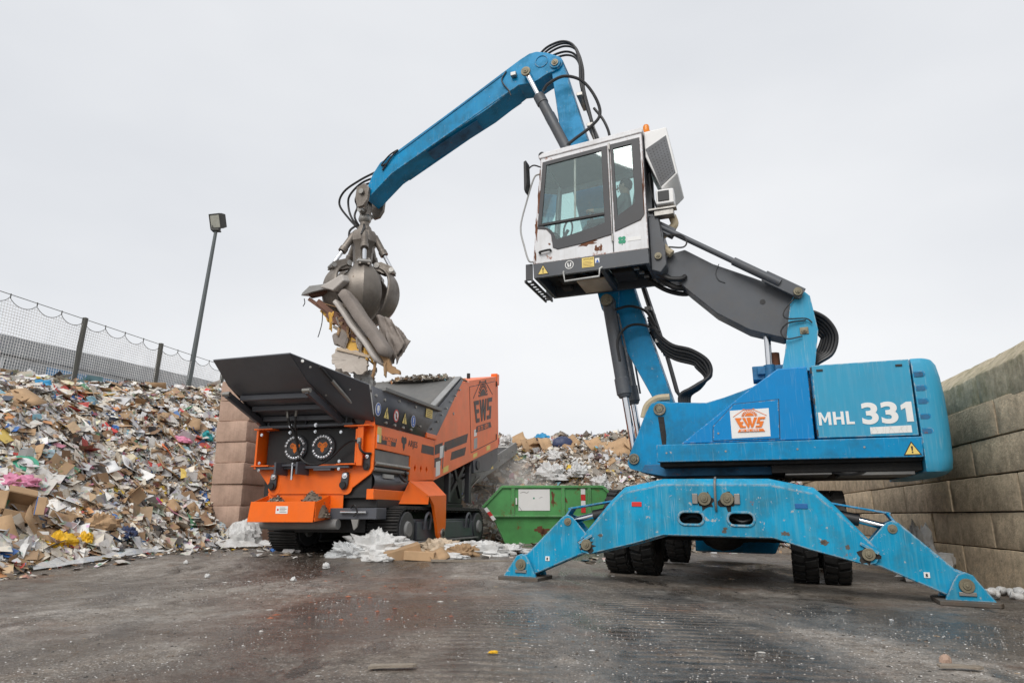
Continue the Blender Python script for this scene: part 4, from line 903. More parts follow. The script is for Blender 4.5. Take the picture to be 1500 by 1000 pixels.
    decal('sticker', rect(-.03, -.035, .03, .035), 'sticker_white', C, T4((-1.685, YN - .001, 4.125), n)); decal('sticker', [(-.02, -.03), (.025, -.03), (0, .02)], 'sticker_blue', C, T4((-1.685, YN - .0045, 4.125), n))
    for k in range(4):
        a = radians(45 + 90 * k); x, z = -1.335 + .035 * cos(a), 4.375 + .035 * sin(a)
        decal('clover_leaf', circ(0, 0, .027, 12), 'clover_green', C, T4((x, YN - .001 - .0004 * k, z), n))
    decal('clover_stem', [(-.006, -.07), (.006, -.07), (.004, 0), (-.004, 0)], 'clover_green', C, T4((-1.335, YN - .003, 4.375), n))
    decal('faded_label', rect(-.09, -.025, .09, .03), 'white', C, T4((-1.17, YN - .001, 4.37), n))
    # rust blisters on the sheet metal
    for px, pz, w, hh, sd in ((-1.83, 4.40, .17, .05, 1), (-1.69, 4.30, .035, .055, 2), (-1.63, 4.31, .03, .06, 3), (-2.36, 4.46, .02, .025, 4), (-2.505, 5.10, .028, .36, 6), (-2.555, 4.72, .03, .22, 7), (-1.02, 4.95, .014, .35, 14), (-1.6, 4.47, .12, .02, 15), (-1.005, 5.3, .012, .3, 9), (-2.575, 4.30, .02, .1, 10), (-2.49, 5.55, .012, .12, 11)):
        rr = random.Random(sd); pts = []
        for i in range(16): a = 2 * pi * i / 16; k = rr.uniform(.45, 1.15); pts.append((w * k * cos(a), hh * k * sin(a)))
        decal('rust_patch', pts, 'rusty', C, T4((px, YN - .0005, pz), n), .0015)
    # step bracket under the door
    MB().tube([(-2.16, YN - .005, 4.02), (-2.16, YN - .03, 4.0), (-2.14, YN - .03, 3.87), (-1.66, YN - .03, 3.885), (-1.65, YN - .03, 3.99), (-1.62, YN - .005, 4.02)], .016, 8, 1).build('step', 'sheet_metal', C)
    st = MB().box(-2.72, -2.62, YN, YN + .03, 3.96, 4.2).box(-2.72, -2.62, YF - .03, YF, 3.96, 4.2).box(-2.74, -2.715, YN, YF, 3.93, 3.97).box(-2.64, -2.615, YN, YF, 3.93, 3.97)
    for k in range(8): y = YN + .10 + k * .115; st.box(-2.715, -2.64, y, y + .022, 3.938, 3.962)
    st.build('front_step', 'dark_frame', C, bevel=.005)
    # roof unit at the rear with its perforated cover
    ac = MB().prism([(-.985, 5.99), (-.665, 6.01), (-.55, 5.27), (-.775, 5.07), (-.975, 5.60)], -1.22, -.4).build('air_conditioner', 'white', C, bevel=.02)
    MB().prism([(-.965, 5.71), (-.675, 5.87), (-.578, 5.285), (-.785, 5.115)], -1.232, -1.218).build('cover_plate', 'grey_metal', ac, bevel=.004)
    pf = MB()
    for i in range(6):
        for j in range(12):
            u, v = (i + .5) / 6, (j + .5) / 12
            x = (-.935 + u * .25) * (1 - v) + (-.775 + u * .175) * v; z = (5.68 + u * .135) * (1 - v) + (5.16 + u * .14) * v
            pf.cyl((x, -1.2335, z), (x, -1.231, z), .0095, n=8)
    tag(pf.build('perforation_shade', 'sticker_black', ac, smooth=False), kind='stuff')  # black discs on the cover paint the dark of the holes; none are cut
    bc = MB().lathe([(0, 0), (.052, 0), (.055, .03), (.045, .035), (.045, .10), (.035, .125), (0, .135)], (-.955, -1.12, 6.02), 'z', 18).build('beacon', 'amber', C)
    MB().tube([(-1.15, -1.1, 6.0), (-1.22, -1.1, 6.07), (-1.3, -1.1, 6.09)], .006, 5).build('aerial', 'black', C)
    wl = MB().box(-.86, -.62, -1.25, -1.05, 4.84, 5.06).build('rear_work_light', 'white', C, bevel=.02); MB().box(-.83, -.68, -1.262, -1.248, 4.88, 5.03).build('lens', 'black', wl, bevel=.01)
    MB().box(-.98, -.60, -1.22, -1.1, 4.78, 4.81).box(-.9, -.64, -1.2, -1.05, 4.70, 4.78).build('light_bracket', 'steel', C, bevel=.006)
    MB().tube([(-.68, -1.0, 4.75), (-.66, -1.0, 4.62), (-.78, -1.0, 4.52), (-.88, -1.0, 4.42), (-.80, -1.0, 4.28), (-.72, -1.0, 4.2)], .055, 10).build('air_duct', 'cream_hose', C)
    MB().tube([(-.95, -1.1, 5.4), (-.93, -1.14, 5.1), (-.86, -1.15, 4.8), (-.82, -1.15, 4.4)], .012, 6).tube([(-.80, -1.15, 4.42), (-.58, -1.15, 4.40), (-.50, -1.15, 4.30), (-.55, -1.15, 4.22), (-.74, -1.12, 4.26)], .012, 6).build('cable', 'hose', C)
    # inside
    s = MB().box(-1.62, -1.18, -1.02, -.56, 4.55, 4.68).prism([(-1.30, 4.66), (-1.16, 4.66), (-1.08, 5.30), (-1.18, 5.30)], -1.0, -.58).box(-1.55, -1.25, -.95, -.65, 4.2, 4.55).build('seat', 'black', C, bevel=.04)
    MB().prism([(-1.20, 5.32), (-1.11, 5.32), (-1.07, 5.52), (-1.16, 5.52)], -.92, -.66).build('headrest', 'black', s, bevel=.03)
    for y in (-1.12, -.48):
        k = MB().box(-1.85, -1.25, y - .06, y + .06, 4.72, 4.80).build('console', 'dark_frame', C, bevel=.02); MB().cyl((-1.78, y, 4.8), (-1.80, y, 4.93), .02, .026, 10).build('joystick', 'black', k)
    MB().prism([(-2.50, 4.2), (-2.36, 4.2), (-2.32, 4.75), (-2.44, 4.80)], -1.0, -.6).build('dashboard', 'dark_frame', C, bevel=.03)
    MB().tube([(-2.22 + .05 * sin(a), -.8 + .17 * cos(a), 4.86 + .12 * sin(a)) for a in [i * pi / 8 for i in range(17)]], .014, 6, 0).cyl((-2.32, -.8, 4.7), (-2.22, -.8, 4.86), .025).build('steering_wheel', 'black', C)
cab()
# ================================================================== SHREDDER
Q = empty('shredder', (-2.01, 10.2, 0), -16.7, 'orange tracked waste shredder with black folding hopper and discharge conveyor', 'shredder')
XL = -1.95
def plate(name, quads, mat, th, parent=None, bevel=0, off=0):
    m = MB()
    for q in quads: m.add(q, [tuple(range(len(q)))])
    me = m.mesh(name); bm = bmesh.new(); bm.from_mesh(me); bmesh.ops.remove_doubles(bm, verts=bm.verts, dist=.001); bmesh.ops.recalc_face_normals(bm, faces=bm.faces); bm.to_mesh(me); bm.free()
    o = link(name, me, mat, parent or Q, ang=20); s = o.modifiers.new('Solidify', 'SOLIDIFY'); s.thickness = th; s.offset = off
    if bevel: b = o.modifiers.new('Bevel', 'BEVEL'); b.width = bevel; b.segments = 2; b.harden_normals = True
    return o
def bolt(m, c, ax, r=.016, d=.018):
    c = Vector(c); a = Vector(ax); m.cyl(c, c + a * d * .35, r * 1.5, n=10); m.cyl(c + a * d * .3, c + a * d, r, n=6)

def crawler(x0, x1):
    y0, y1, zb, zt = .34, 4.2, .235, .86; r = (zt - zb) / 2; zc = (zt + zb) / 2; ya, yb = y0 + r, y1 - r
    S_ = yb - ya; per = 2 * S_ + 2 * pi * r; n = 64
    t = MB().prism([(ya, zb + .07), (yb, zb + .07), (yb + .12, zc - .05), (yb, zt - .16), (ya + .3, zt - .16), (ya, zc + .1), (ya - .12, zc - .05)], x0 + .06, x1 - .06, 'x').build('crawler_track', 'anthracite', Q, bevel=.015)
    sm_ = MB().box(x0, x1, -.062, .062, -.018, .008)
    for q in (-.048, 0, .048): sm_.box(x0, x1, q - .011, q + .011, .006, .034)
    sm_.box(x0 + .08, x1 - .08, -.03, .04, -.05, -.016)
    me = fixn(sm_.mesh('track_shoe'))
    for k in range(n):
        s = per * k / n
        if s < S_: p = (ya + s, zb); a = pi
        elif s < S_ + pi * r: q = (s - S_) / r; p = (yb + r * sin(q), zc - r * cos(q)); a = pi - q * -1
        elif s < 2 * S_ + pi * r: p = (yb - (s - S_ - pi * r), zt); a = 0
        else: q = (s - 2 * S_ - pi * r) / r; p = (ya - r * sin(q), zc + r * cos(q)); a = q
        o = link('track_shoe', me, 'rubber', t, .004); o.location = (0, p[0], p[1]); o.rotation_euler = (a, 0, 0)
    for yy in (ya, yb):
        MB().cyl((x0 + .05, yy, zc), (x1 + .012, yy, zc), r - .05, n=28).build('idler', 'dark_frame', t, bevel=.01); MB().cyl((x1, yy, zc), (x1 + .05, yy, zc), .13, .11, n=20).build('hub', 'anthracite_dusty', t, bevel=.01)
    for k in range(5): y = ya + .45 + k * (S_ - .9) / 4; MB().cyl((x0 + .05, y, zb + .1), (x1 - .05, y, zb + .1), .085, n=16).build('roller', 'black', t)
    MB().box(x1 - .06, x1 - .015, ya + .42, yb - .1, zb + .14, zt - .20).build('side_frame', 'anthracite', t, bevel=.012)
    MB().prism([(ya + .4, zb + .13), (yb, zb + .13), (yb, zb + .10), (ya + .4, zb + .10)], x1 - .05, x1 + .02, 'x').build('frame_ledge', 'anthracite_dusty', t, bevel=.004)
    for y in (ya + .75, yb - .6): MB().tube([(x1 + .0, y - .1, zb + .30), (x1 + .03, y - .1, zb + .50), (x1 + .03, y + .02, zb + .56), (x1 + .03, y + .10, zb + .48), (x1, y + .11, zb + .3)], .022, 8).build('tie_down', 'anthracite', t)
crawler(-.27, .23); crawler(-1.98, -1.48)
MB().box(-1.5, -.28, .3, 4.4, .50, .98).box(-1.95, 0, .1, 2.1, .86, 1.0).build('undercarriage_frame', 'black', Q, bevel=.015)
MB().box(-.7, .06, -.02, .30, .70, .86).build('jack_housing', 'anthracite', Q, bevel=.01)
MB().cyl((-.5, -.06, .80), (-.08, -.06, .80), .02).build('coupling_pin', 'chrome', Q); MB().prism([(-.30, .70), (-.18, .70), (-.2, .6), (-.25, .55)], -.1, -.07).build('coupling_lug', 'steel', Q)
MB().tube([(-.34, -.05, .86), (-.26, -.09, .90), (-.22, -.08, .80), (-.28, -.07, .74)], .012, 6).build('cable', 'hose', Q)
MB().cyl((-1.85, -.02, .63), (-.55, -.02, .63), .075, n=14).build('cross_tube', 'anthracite_dusty', Q)

# ---- front
def front():
    P = [(-1.99, 1.50), (-1.99, 1.42), (-1.69, 1.07), (-.47, 1.06), (-.06, 1.35), (-.02, 1.42), (-.02, 2.14), (-.05, 2.19), (-.13, 2.20), (-.18, 2.16), (-.24, 2.02), (-.24, 1.50)]
    f = MB().prism(P, -.03, 0., 'y', [circ(-.085, 2.13, .022, 12)]).build('front_plate', 'orange', Q, bevel=.006)
    for bx_ in ((-1.99, -1.955, -.16, .24, 1.44, 2.04), (-1.955, -1.70, .16, .19, 1.50, 2.04), (-.44, -.24, .16, .19, 1.50, 2.04), (-.275, -.245, -.15, .16, 1.505, 2.0), (-.245, -.15, -.15, -.12, 1.46, 2.04)): MB().box(*bx_).build('side_post', 'orange', Q, bevel=.006)
    MB().box(-2.03, -1.70, -.18, .0, 2.035, 2.055).box(-.46, -.04, -.18, .0, 2.035, 2.055).box(-2.03, -1.72, -.18, 0, 1.475, 1.495).box(-.55, -.24, -.18, -.031, 1.475, 1.495).build('flange', 'orange', Q, bevel=.004)
    MB().box(-1.98, -.34, -.14, .12, 2.058, 2.10).build('cross_beam', 'anthracite', Q, bevel=.005); MB().box(-2.0, -.36, -.15, .12, 1.432, 1.472).build('cross_beam', 'anthracite', Q, bevel=.005)
    gp = MB().prism([(-1.74, 2.05), (-.40, 2.05), (-.46, 1.48), (-1.72, 1.48)], .06, .10).build('gear_plate', 'anthracite', Q, bevel=.006)
    m = MB()
    for x in (-1.62, -1.05, -.48): bolt(m, (x + .03, .06, 1.995), (0, -1, 0), .018, .03)
    for x in (-1.55, -1.0, -.6): bolt(m, (x, .06, 1.53), (0, -1, 0), .018, .03)
    tag(m.build('bolt', 'chrome', gp), kind='stuff')
    m = MB()
    for x in (-1.40, -.96): bolt(m, (x, -.14, 2.08), (0, -1, 0), .02, .03); bolt(m, (x, -.14, 1.98), (0, -1, 0), .016, .03)
    for x in (-1.9, -.52): bolt(m, (x, -.15, 1.96), (0, -1, 0)); bolt(m, (x, -.15, 1.42), (0, -1, 0)); bolt(m, (x, -.15, 1.53), (0, -1, 0))
    m.build('bolt', 'chrome', Q)
    for cx in (-1.37, -.89):
        c = MB().cyl((cx, .06, 1.76), (cx, -.02, 1.76), .20, .195, n=36).cyl((cx, -.02, 1.76), (cx, -.035, 1.76), .115, .11, n=28).build('bearing_cover', 'dark_frame', gp, bevel=.004)
        for k in range(22):
            a = 2 * pi * k / 22 + .1
            if abs(math.sin(a)) < .18: continue
            b = MB().cyl((cx + .16 * cos(a), -.02, 1.76 + .16 * sin(a)), (cx + .16 * cos(a), -.045, 1.76 + .16 * sin(a)), .021, n=10).ball((cx + .16 * cos(a), -.045, 1.76 + .16 * sin(a)), .019, 8, (1, .7, 1)).build('bolt', 'chrome', c)
        # curled-horn emblem
        em = MB(); T = T4((cx, -.0355, 1.76), FACE_NEGY)
        em.prism([(0, -.085), (.028, -.055), (.03, -.015), (.075, .0), (.085, .04), (.055, .075), (.015, .06), (0, .045), (-.015, .06), (-.055, .075), (-.085, .04), (-.075, .0), (-.03, -.015), (-.028, -.055)], 0, .004, 'z')
        e = em.build('emblem', 'logo_orange', c, T, smooth=False)
        for s in (-1, 1): MB().tube([(s * .02, .02, .005), (s * .045, .05, .005), (s * .065, .03, .005), (s * .05, .012, .005), (s * .04, .025, .005)], .004, 5).build('emblem_line', 'dark_frame', e, T)
    MB().box(-1.165, -1.095, .055, .059, 1.86, 1.92).build('sticker', 'sticker_blue', gp); 
    for x in (-1.50, -1.13):
        MB().prism([(-.34, 1.34), (.0, 1.34), (.0, 1.50), (-.10, 1.53), (-.34, 1.52)], x, x + .035, 'x').build('hitch_plate', 'anthracite', Q, bevel=.006)
    MB().box(-1.47, -1.13, -.2, -.16, 1.47, 1.50).build('hitch_bar', 'anthracite', Q, bevel=.004); MB().cyl((-1.29, -.18, 1.27), (-1.29, -.18, 1.52), .022, n=12).build('hitch_pin', 'chrome', Q)
    MB().box(-.95, -.66, -.15, -.03, 1.40, 1.43).build('ledge', 'anthracite', Q, bevel=.004)
    for x, z in ((-1.68, 1.32), (-.455, 1.32)):
        lv = MB().prism([(x - .055, z + .02), (x - .04, z + .055), (x + .04, z + .055), (x + .055, z + .02), (x + .05, z - .13), (x + .02, z - .19), (x - .05, z - .20), (x - .085, z - .15)], -.075, -.035).build('locking_lever', 'dark_frame', Q, bevel=.01)
        disc(lv, (x, -.075, z), .045, mat='chrome', d=.015, name='lever_bolt'); MB().cyl((x - .02, -.11, z - .13), (x - .02, -.075, z - .13), .05, n=14).build('lever_boss', 'black', lv)
        MB().cyl((x - .0, -.034, z - .16), (x, -.031, z - .16), .11, n=24).build('lever_collar', 'orange', lv)
    x, z = -.12, 1.60
    lv = MB().prism([(x - .05, z + .05), (x + .05, z + .05), (x + .055, z - .15), (x + .03, z - .20), (x - .04, z - .20), (x - .06, z - .15)], -.065, -.031).build('locking_lever', 'dark_frame', Q, bevel=.01); disc(lv, (x, -.065, z), .04, mat='chrome', d=.012, name='lever_bolt'); MB().cyl((x, -.09, z - .14), (x, -.065, z - .14), .04, n=14).build('lever_boss', 'black', lv)
    MB().cyl((-.2, -.158, 1.85), (-.2, -.153, 1.85), .02, n=14).build('sticker', 'clover_green', Q)
    # hoses down the front
    MB().tube([(-1.36, -.32, 2.34), (-1.33, -.30, 2.12), (-1.27, -.22, 1.95), (-1.24, -.14, 1.72), (-1.20, -.12, 1.60), (-1.05, -.13, 1.50), (-.85, -.13, 1.50), (-.66, -.13, 1.60), (-.50, -.14, 1.74), (-.34, -.17, 1.82), (-.20, -.18, 1.82)], .018, 8).build('hose', 'hose', Q)
    MB().tube([(-1.20, -.32, 2.34), (-1.22, -.30, 2.12), (-1.25, -.2, 1.92), (-1.24, -.14, 1.80)], .016, 8).build('hose', 'hose', Q); MB().tube([(-1.37, -.33, 2.37), (-1.345, -.31, 2.18)], .024, 8).tube([(-1.19, -.33, 2.37), (-1.21, -.31, 2.2)], .024, 8).build('hose_sleeve', 'steel', Q)
    MB().tube([(-.18, -.19, 1.80), (-.16, -.2, 1.70), (-.11, -.16, 1.64), (-.06, -.05, 1.64)], .018, 8).build('hose', 'hose', Q)
    MB().box(-.215, -.165, -.20, -.16, 1.78, 1.86).build('connector', 'steel', Q)
    # catch tray
    t = MB().prism([(-1.80, .95), (-.72, .95), (-.74, .66), (-1.84, .66)], -.40, -.375).box(-1.80, -.72, -.375, 0, .70, .715)
    for x in (-1.80, -.73): t.prism([(-.375, .94), (.0, 1.05), (.0, .80), (-.10, .76), (-.12, .69), (-.375, .67)], x, x + .012, 'x')
    t.prism([(-.73, .94), (-.50, 1.045), (-.50, .80), (-.73, .68)], -.005, .005)
    t.box(-1.80, -.50, -.008, -.001, .70, 1.09)
    T_ = t.build('catch_tray', 'orange', Q, bevel=.004)
    MB().box(-1.36, -1.16, -.404, -.4005, .78, .885).build('sign', 'sticker_white', T_); MB().cyl((-1.325, -.4055, .835), (-1.325, -.4042, .835), .016, n=12).build('sign_mark', 'sticker_red', T_)
    for k in range(4): MB().box(-1.295, -1.18 - .02 * (k % 2), -.4052, -.4042, .80 + k * .02, .806 + k * .02).build('print_line', 'logo_grey', T_)
front()

# ---- flank
def flank():
    MB().prism([(.0, 1.715), (.0, 2.065), (1.70, 2.065), (2.16, 2.065), (2.16, 1.36), (1.18, 1.30), (1.18, 1.70)], -.06, 0, 'x', [[(y - .045, 1.52), (y, 1.46), (y + .045, 1.52), (y, 1.58)] for y in (1.38, 1.62, 1.86)]).build('side_band', 'orange', Q, bevel=.005)
    MB().box(-1.9, -.062, .02, 2.15, 1.0, 2.05).build('drum_housing', 'black', Q, bevel=.01)
    MB().cyl((-.03, .02, 1.50), (-.03, 1.19, 1.50), .035, n=14).build('pipe', 'steel', Q); MB().box(-.065, -.02, .02, 1.18, 1.53, 1.70).build('side_plate', 'anthracite_dusty', Q, bevel=.004); MB().cyl((-.04, .02, 1.42), (-.04, 1.19, 1.42), .03, n=12).build('pipe', 'anthracite_dusty', Q)
    MB().lathe([(.15, .02), (.15, 1.19)], (-.16, 0, 1.24), 'y', 24).build('drum', 'anthracite', Q); MB().box(-.04, .0, .30, .62, 1.30, 1.36).build('notice_plate', 'sheet_metal', Q)
    MB().tube([(.02, .75, 1.38), (.05, .82, 1.30), (.05, .95, 1.28), (.03, 1.02, 1.36), (.03, .95, 1.42)], .02, 8).build('lifting_hook', 'black', Q)
    MB().prism([(-.02, .98), (-.02, 1.13), (1.25, 1.13), (1.25, .98)], -.12, .0, 'x').build('lower_beam', 'orange', Q, bevel=.008)
    # folding leg over the track
    g_ = MB().prism([(1.22, 1.06), (1.95, 1.09), (1.96, .60), (1.90, .42), (1.80, .355), (1.70, .36), (1.62, .44), (1.56, .62), (1.42, .92)], .29, .34, 'x')
    g_.add([(0, 1.18, 1.30), (0, 2.16, 1.34), (.34, 1.95, 1.09), (.34, 1.22, 1.06)], [(0, 1, 2, 3)]).add([(0, 1.18, 1.30), (0, .82, .93), (.30, 1.28, .93), (.34, 1.22, 1.06)], [(0, 1, 2, 3)]).add([(0, 2.16, 1.34), (0, 2.16, 1.0), (.34, 1.95, .8), (.34, 1.95, 1.09)], [(0, 1, 2, 3)])
    l = g_.build('support_leg', 'orange', Q, bevel=.005)
    MB().cyl((.34, 1.80, .46), (.365, 1.80, .46), .085, n=24).build('leg_bush', 'steel', l, bevel=.006); MB().cyl((.36, 1.80, .46), (.372, 1.80, .46), .045, n=16).build('leg_pin', 'black', l)
    # printed band
    def D(poly, mat, x=.001, d=.002, parent=Q, name='stripe'): return MB().prism(poly, x, x + d, 'x').build(name, mat, parent, smooth=False)
    D([(.02, 1.795), (.02, 1.925), (.66, 1.925), (.62, 1.795)], 'logo_grey'); D([(1.60, 1.79), (1.63, 1.935), (2.15, 1.935), (2.15, 1.79)], 'logo_grey')
    text('lettering', 'EKOMAXX', .085, 'orange', Q, T4((.004, .17, 1.865), FACE_POSX), bold=.003, squash=1.1, depth=.001); text('lettering', '800', .085, 'orange', Q, T4((.004, .32, 1.80), FACE_POSX), bold=.003, squash=1.1, depth=.001)
    D([(.92, 1.76), (.96, 1.82), (.96, 1.87), (1.01, 1.89), (1.02, 1.95), (.98, 1.99), (.94, 1.97), (.90, 1.98), (.86, 1.99), (.82, 1.95), (.83, 1.89), (.88, 1.87), (.88, 1.82)], 'logo_grey', name='emblem')
    text('lettering', 'ARJES', .14, 'logo_grey', Q, T4((.002, 1.08, 1.855), FACE_POSX), bold=.002, squash=1.05, depth=.001)
    D(rect(-.0, 1.93, .13, 2.04), 'sticker_yellow', name='sticker'); D(rect(-.0, 1.81, .06, 1.925), 'sticker_white', .0035, name='sticker'); D(rect(.062, 1.81, .13, 1.925), 'sticker_yellow', .0035, name='sticker')
    # engine house
    E_ = [(2.175, 1.345), (2.165, 2.05), (3.50, 3.36), (3.62, 3.40), (5.72, 3.91), (5.86, 3.80), (5.92, 2.28)]
    h = MB().prism(E_, XL, .0, 'x').build('engine_house', 'orange_dusty', Q, bevel=.015)
    dp = [(3.93, 3.33), (5.62, 3.76), (5.73, 2.44), (4.08, 2.01)]; c = (4.84, 2.88)
    MB().prism([(c[0] + (y - c[0]) * 1.018, c[1] + (z - c[1]) * 1.022) for y, z in dp], .0, .003, 'x').build('door_gap', 'sticker_black', h, smooth=False)
    d = MB().prism(dp, -.002, .007, 'x').build('door', 'orange_dusty', h, bevel=.003)
    Tl = Matrix(((0, 0, 1, .0085), (1.0, -.05, 0, 4.16), (.235, 1.18, 0, 2.60), (0, 0, 0, 1)))
    ews_logo(d, Tl, 1.28, 'logo_grey', 'orange_dusty', '036 701 - 070 0', True)
    D([(2.19, 1.80), (2.19, 1.97), (2.55, 2.06), (2.52, 1.88)], 'logo_grey', parent=h); D([(2.62, 1.90), (2.64, 2.07), (3.88, 2.37), (3.80, 2.18)], 'logo_grey', parent=h); D([(2.95, 1.76), (3.0, 1.92), (3.78, 2.09), (3.70, 1.92)], 'logo_grey', parent=h); D([(2.19, 1.58), (2.19, 1.74), (2.5, 1.80), (2.47, 1.63)], 'logo_grey', parent=h)
    D([(2.42, 1.75), (2.42, 1.97), (2.62, 2.02), (2.62, 1.80)], 'sticker_white', .0035, parent=h, name='sticker'); D([(2.25, 1.42), (2.25, 1.68), (2.45, 1.72), (2.45, 1.47)], 'sticker_white', .0035, parent=h, name='sticker'); D([(2.60, 1.50), (2.60, 1.60), (2.85, 1.67), (2.85, 1.56)], 'sticker_yellow', .0035, parent=h, name='sticker')
    D([(4.22, 2.08), (4.22, 2.30), (4.42, 2.35), (4.42, 2.13)], 'sheet_metal', .0085, parent=h, name='sticker'); D([(4.22, 2.34), (4.22, 2.48), (4.38, 2.52), (4.38, 2.38)], 'sticker_white', .0085, parent=h, name='sticker')
    D([(4.2, 1.90), (4.2, 1.98), (4.45, 2.04), (4.45, 1.96)], 'sticker_yellow', parent=h, name='sticker'); D([(5.05, 2.12), (5.05, 2.22), (5.3, 2.28), (5.3, 2.18)], 'sticker_yellow', parent=h, name='sticker')
    MB().cyl((.001, 2.70, 1.95), (.006, 2.70, 1.95), .045, n=16).build('port', 'black', h); MB().tube([(.012, 2.60, 2.02), (.012, 2.56, 1.8), (.012, 2.55, 1.58)], .008, 6).build('cable', 'steel', h)
    MB().cyl((.0, 3.05, 2.66), (.012, 3.05, 2.66), .028, n=12).build('plug', 'steel', h)
    MB().box(-.06, .03, 1.75, 2.2, 2.065, 2.15).build('hinge_block', 'orange', Q, bevel=.01)
    for z in (3.72, 2.5): MB().cyl((.012, 5.70, z - .06), (.012, 5.70, z + .06), .014, n=8).build('hinge', 'sticker_black', h)
    MB().box(-.14, .02, 5.72, 5.90, 3.72, 3.98).build('lifting_lug', 'orange', h, bevel=.02); MB().cyl((-.5, 5.2, 3.78), (-.5, 5.2, 3.9), .04, n=10).build('vent_cap', 'black', h)
    MB().box(-.12, -.0, 5.93, 5.99, 2.35, 2.5).build('tail_light', 'sticker_red', h, bevel=.01)
    # under the engine house: drive, posts and discharge conveyor
    MB().prism([(4.25, 1.98), (4.35, 1.60), (5.35, 1.72), (5.95, 1.98), (5.95, 2.30), (5.0, 2.12)], -.75, -.03, 'x').build('belt_drive_housing', 'anthracite', Q, bevel=.015)
    MB().cyl((-.30, 4.95, 1.92), (-.30, 5.75, 2.12), .16, n=20).build('motor', 'anthracite_dusty', Q, bevel=.01); MB().cyl((-.16, 4.55, 1.78), (-.0, 4.55, 1.78), .10, n=18).build('drive_wheel', 'dark_frame', Q, bevel=.01)
    for y, w in ((3.05, .10), (4.15, .13)): MB().prism([(y, 1.0), (y + w, 1.0), (y + w, 1.85), (y, 1.7)], -.16, -.06, 'x').build('post', 'dark_frame', Q, bevel=.006)
    MB().bar((-.1, 3.1, 1.05), (-.1, 3.9, 1.7), .05, .08).bar((-.1, 3.75, 1.1), (-.1, 3.35, 1.7), .05, .08).build('brace', 'black', Q)
    MB().box(-1.8, -.3, 2.2, 4.4, .98, 1.5).build('engine_sump', 'black', Q, bevel=.02)
    def C(y, dz): return .72 + (y - 2.6) * (1.85 / 6.5) + dz
    cv = MB()
    for x in (-1.48, -.52): cv.prism([(2.6, C(2.6, -.16)), (9.0, C(9.0, -.16)), (9.14, C(9.1, .0)), (9.0, C(9.0, .17)), (2.6, C(2.6, .17))], x, x + .04, 'x')
    K = cv.build('conveyor', 'anthracite_dusty', Q, bevel=.006)
    MB().prism([(2.7, C(2.7, .03)), (8.95, C(8.95, .03)), (8.95, C(8.95, .06)), (2.7, C(2.7, .06))], -1.43, -.53, 'x').build('belt', 'rubber', K)
    MB().cyl((-1.44, 9.0, C(9.0, .0)), (-.53, 9.0, C(9, 0)), .09, n=16).build('belt_roller', 'steel', K)
    for k in range(10): MB().cyl((-.478, 3.4 + k * .58, C(3.4 + k * .58, .0)), (-.465, 3.4 + k * .58, C(3.4 + k * .58, .0)), .02, n=8).build('bolt', 'steel', K)
    MB().bar((-.44, 4.1, C(4.1, -.05)), (-.44, 5.3, C(5.3, .12)), .03, .22).build('guard', 'anthracite', K, bevel=.006); MB().bar((-.40, 4.4, 1.02), (-.40, 5.8, 1.62), .03, .03).build('stay', 'steel', K)
    decal('warning_sign', [(-.09, 0), (.09, .03), (0, .2)], 'sticker_yellow', K, T4((-.479, 6.9, C(6.9, -.1)), FACE_POSX))
    # heap of shredded matter on the roof edge
flank()

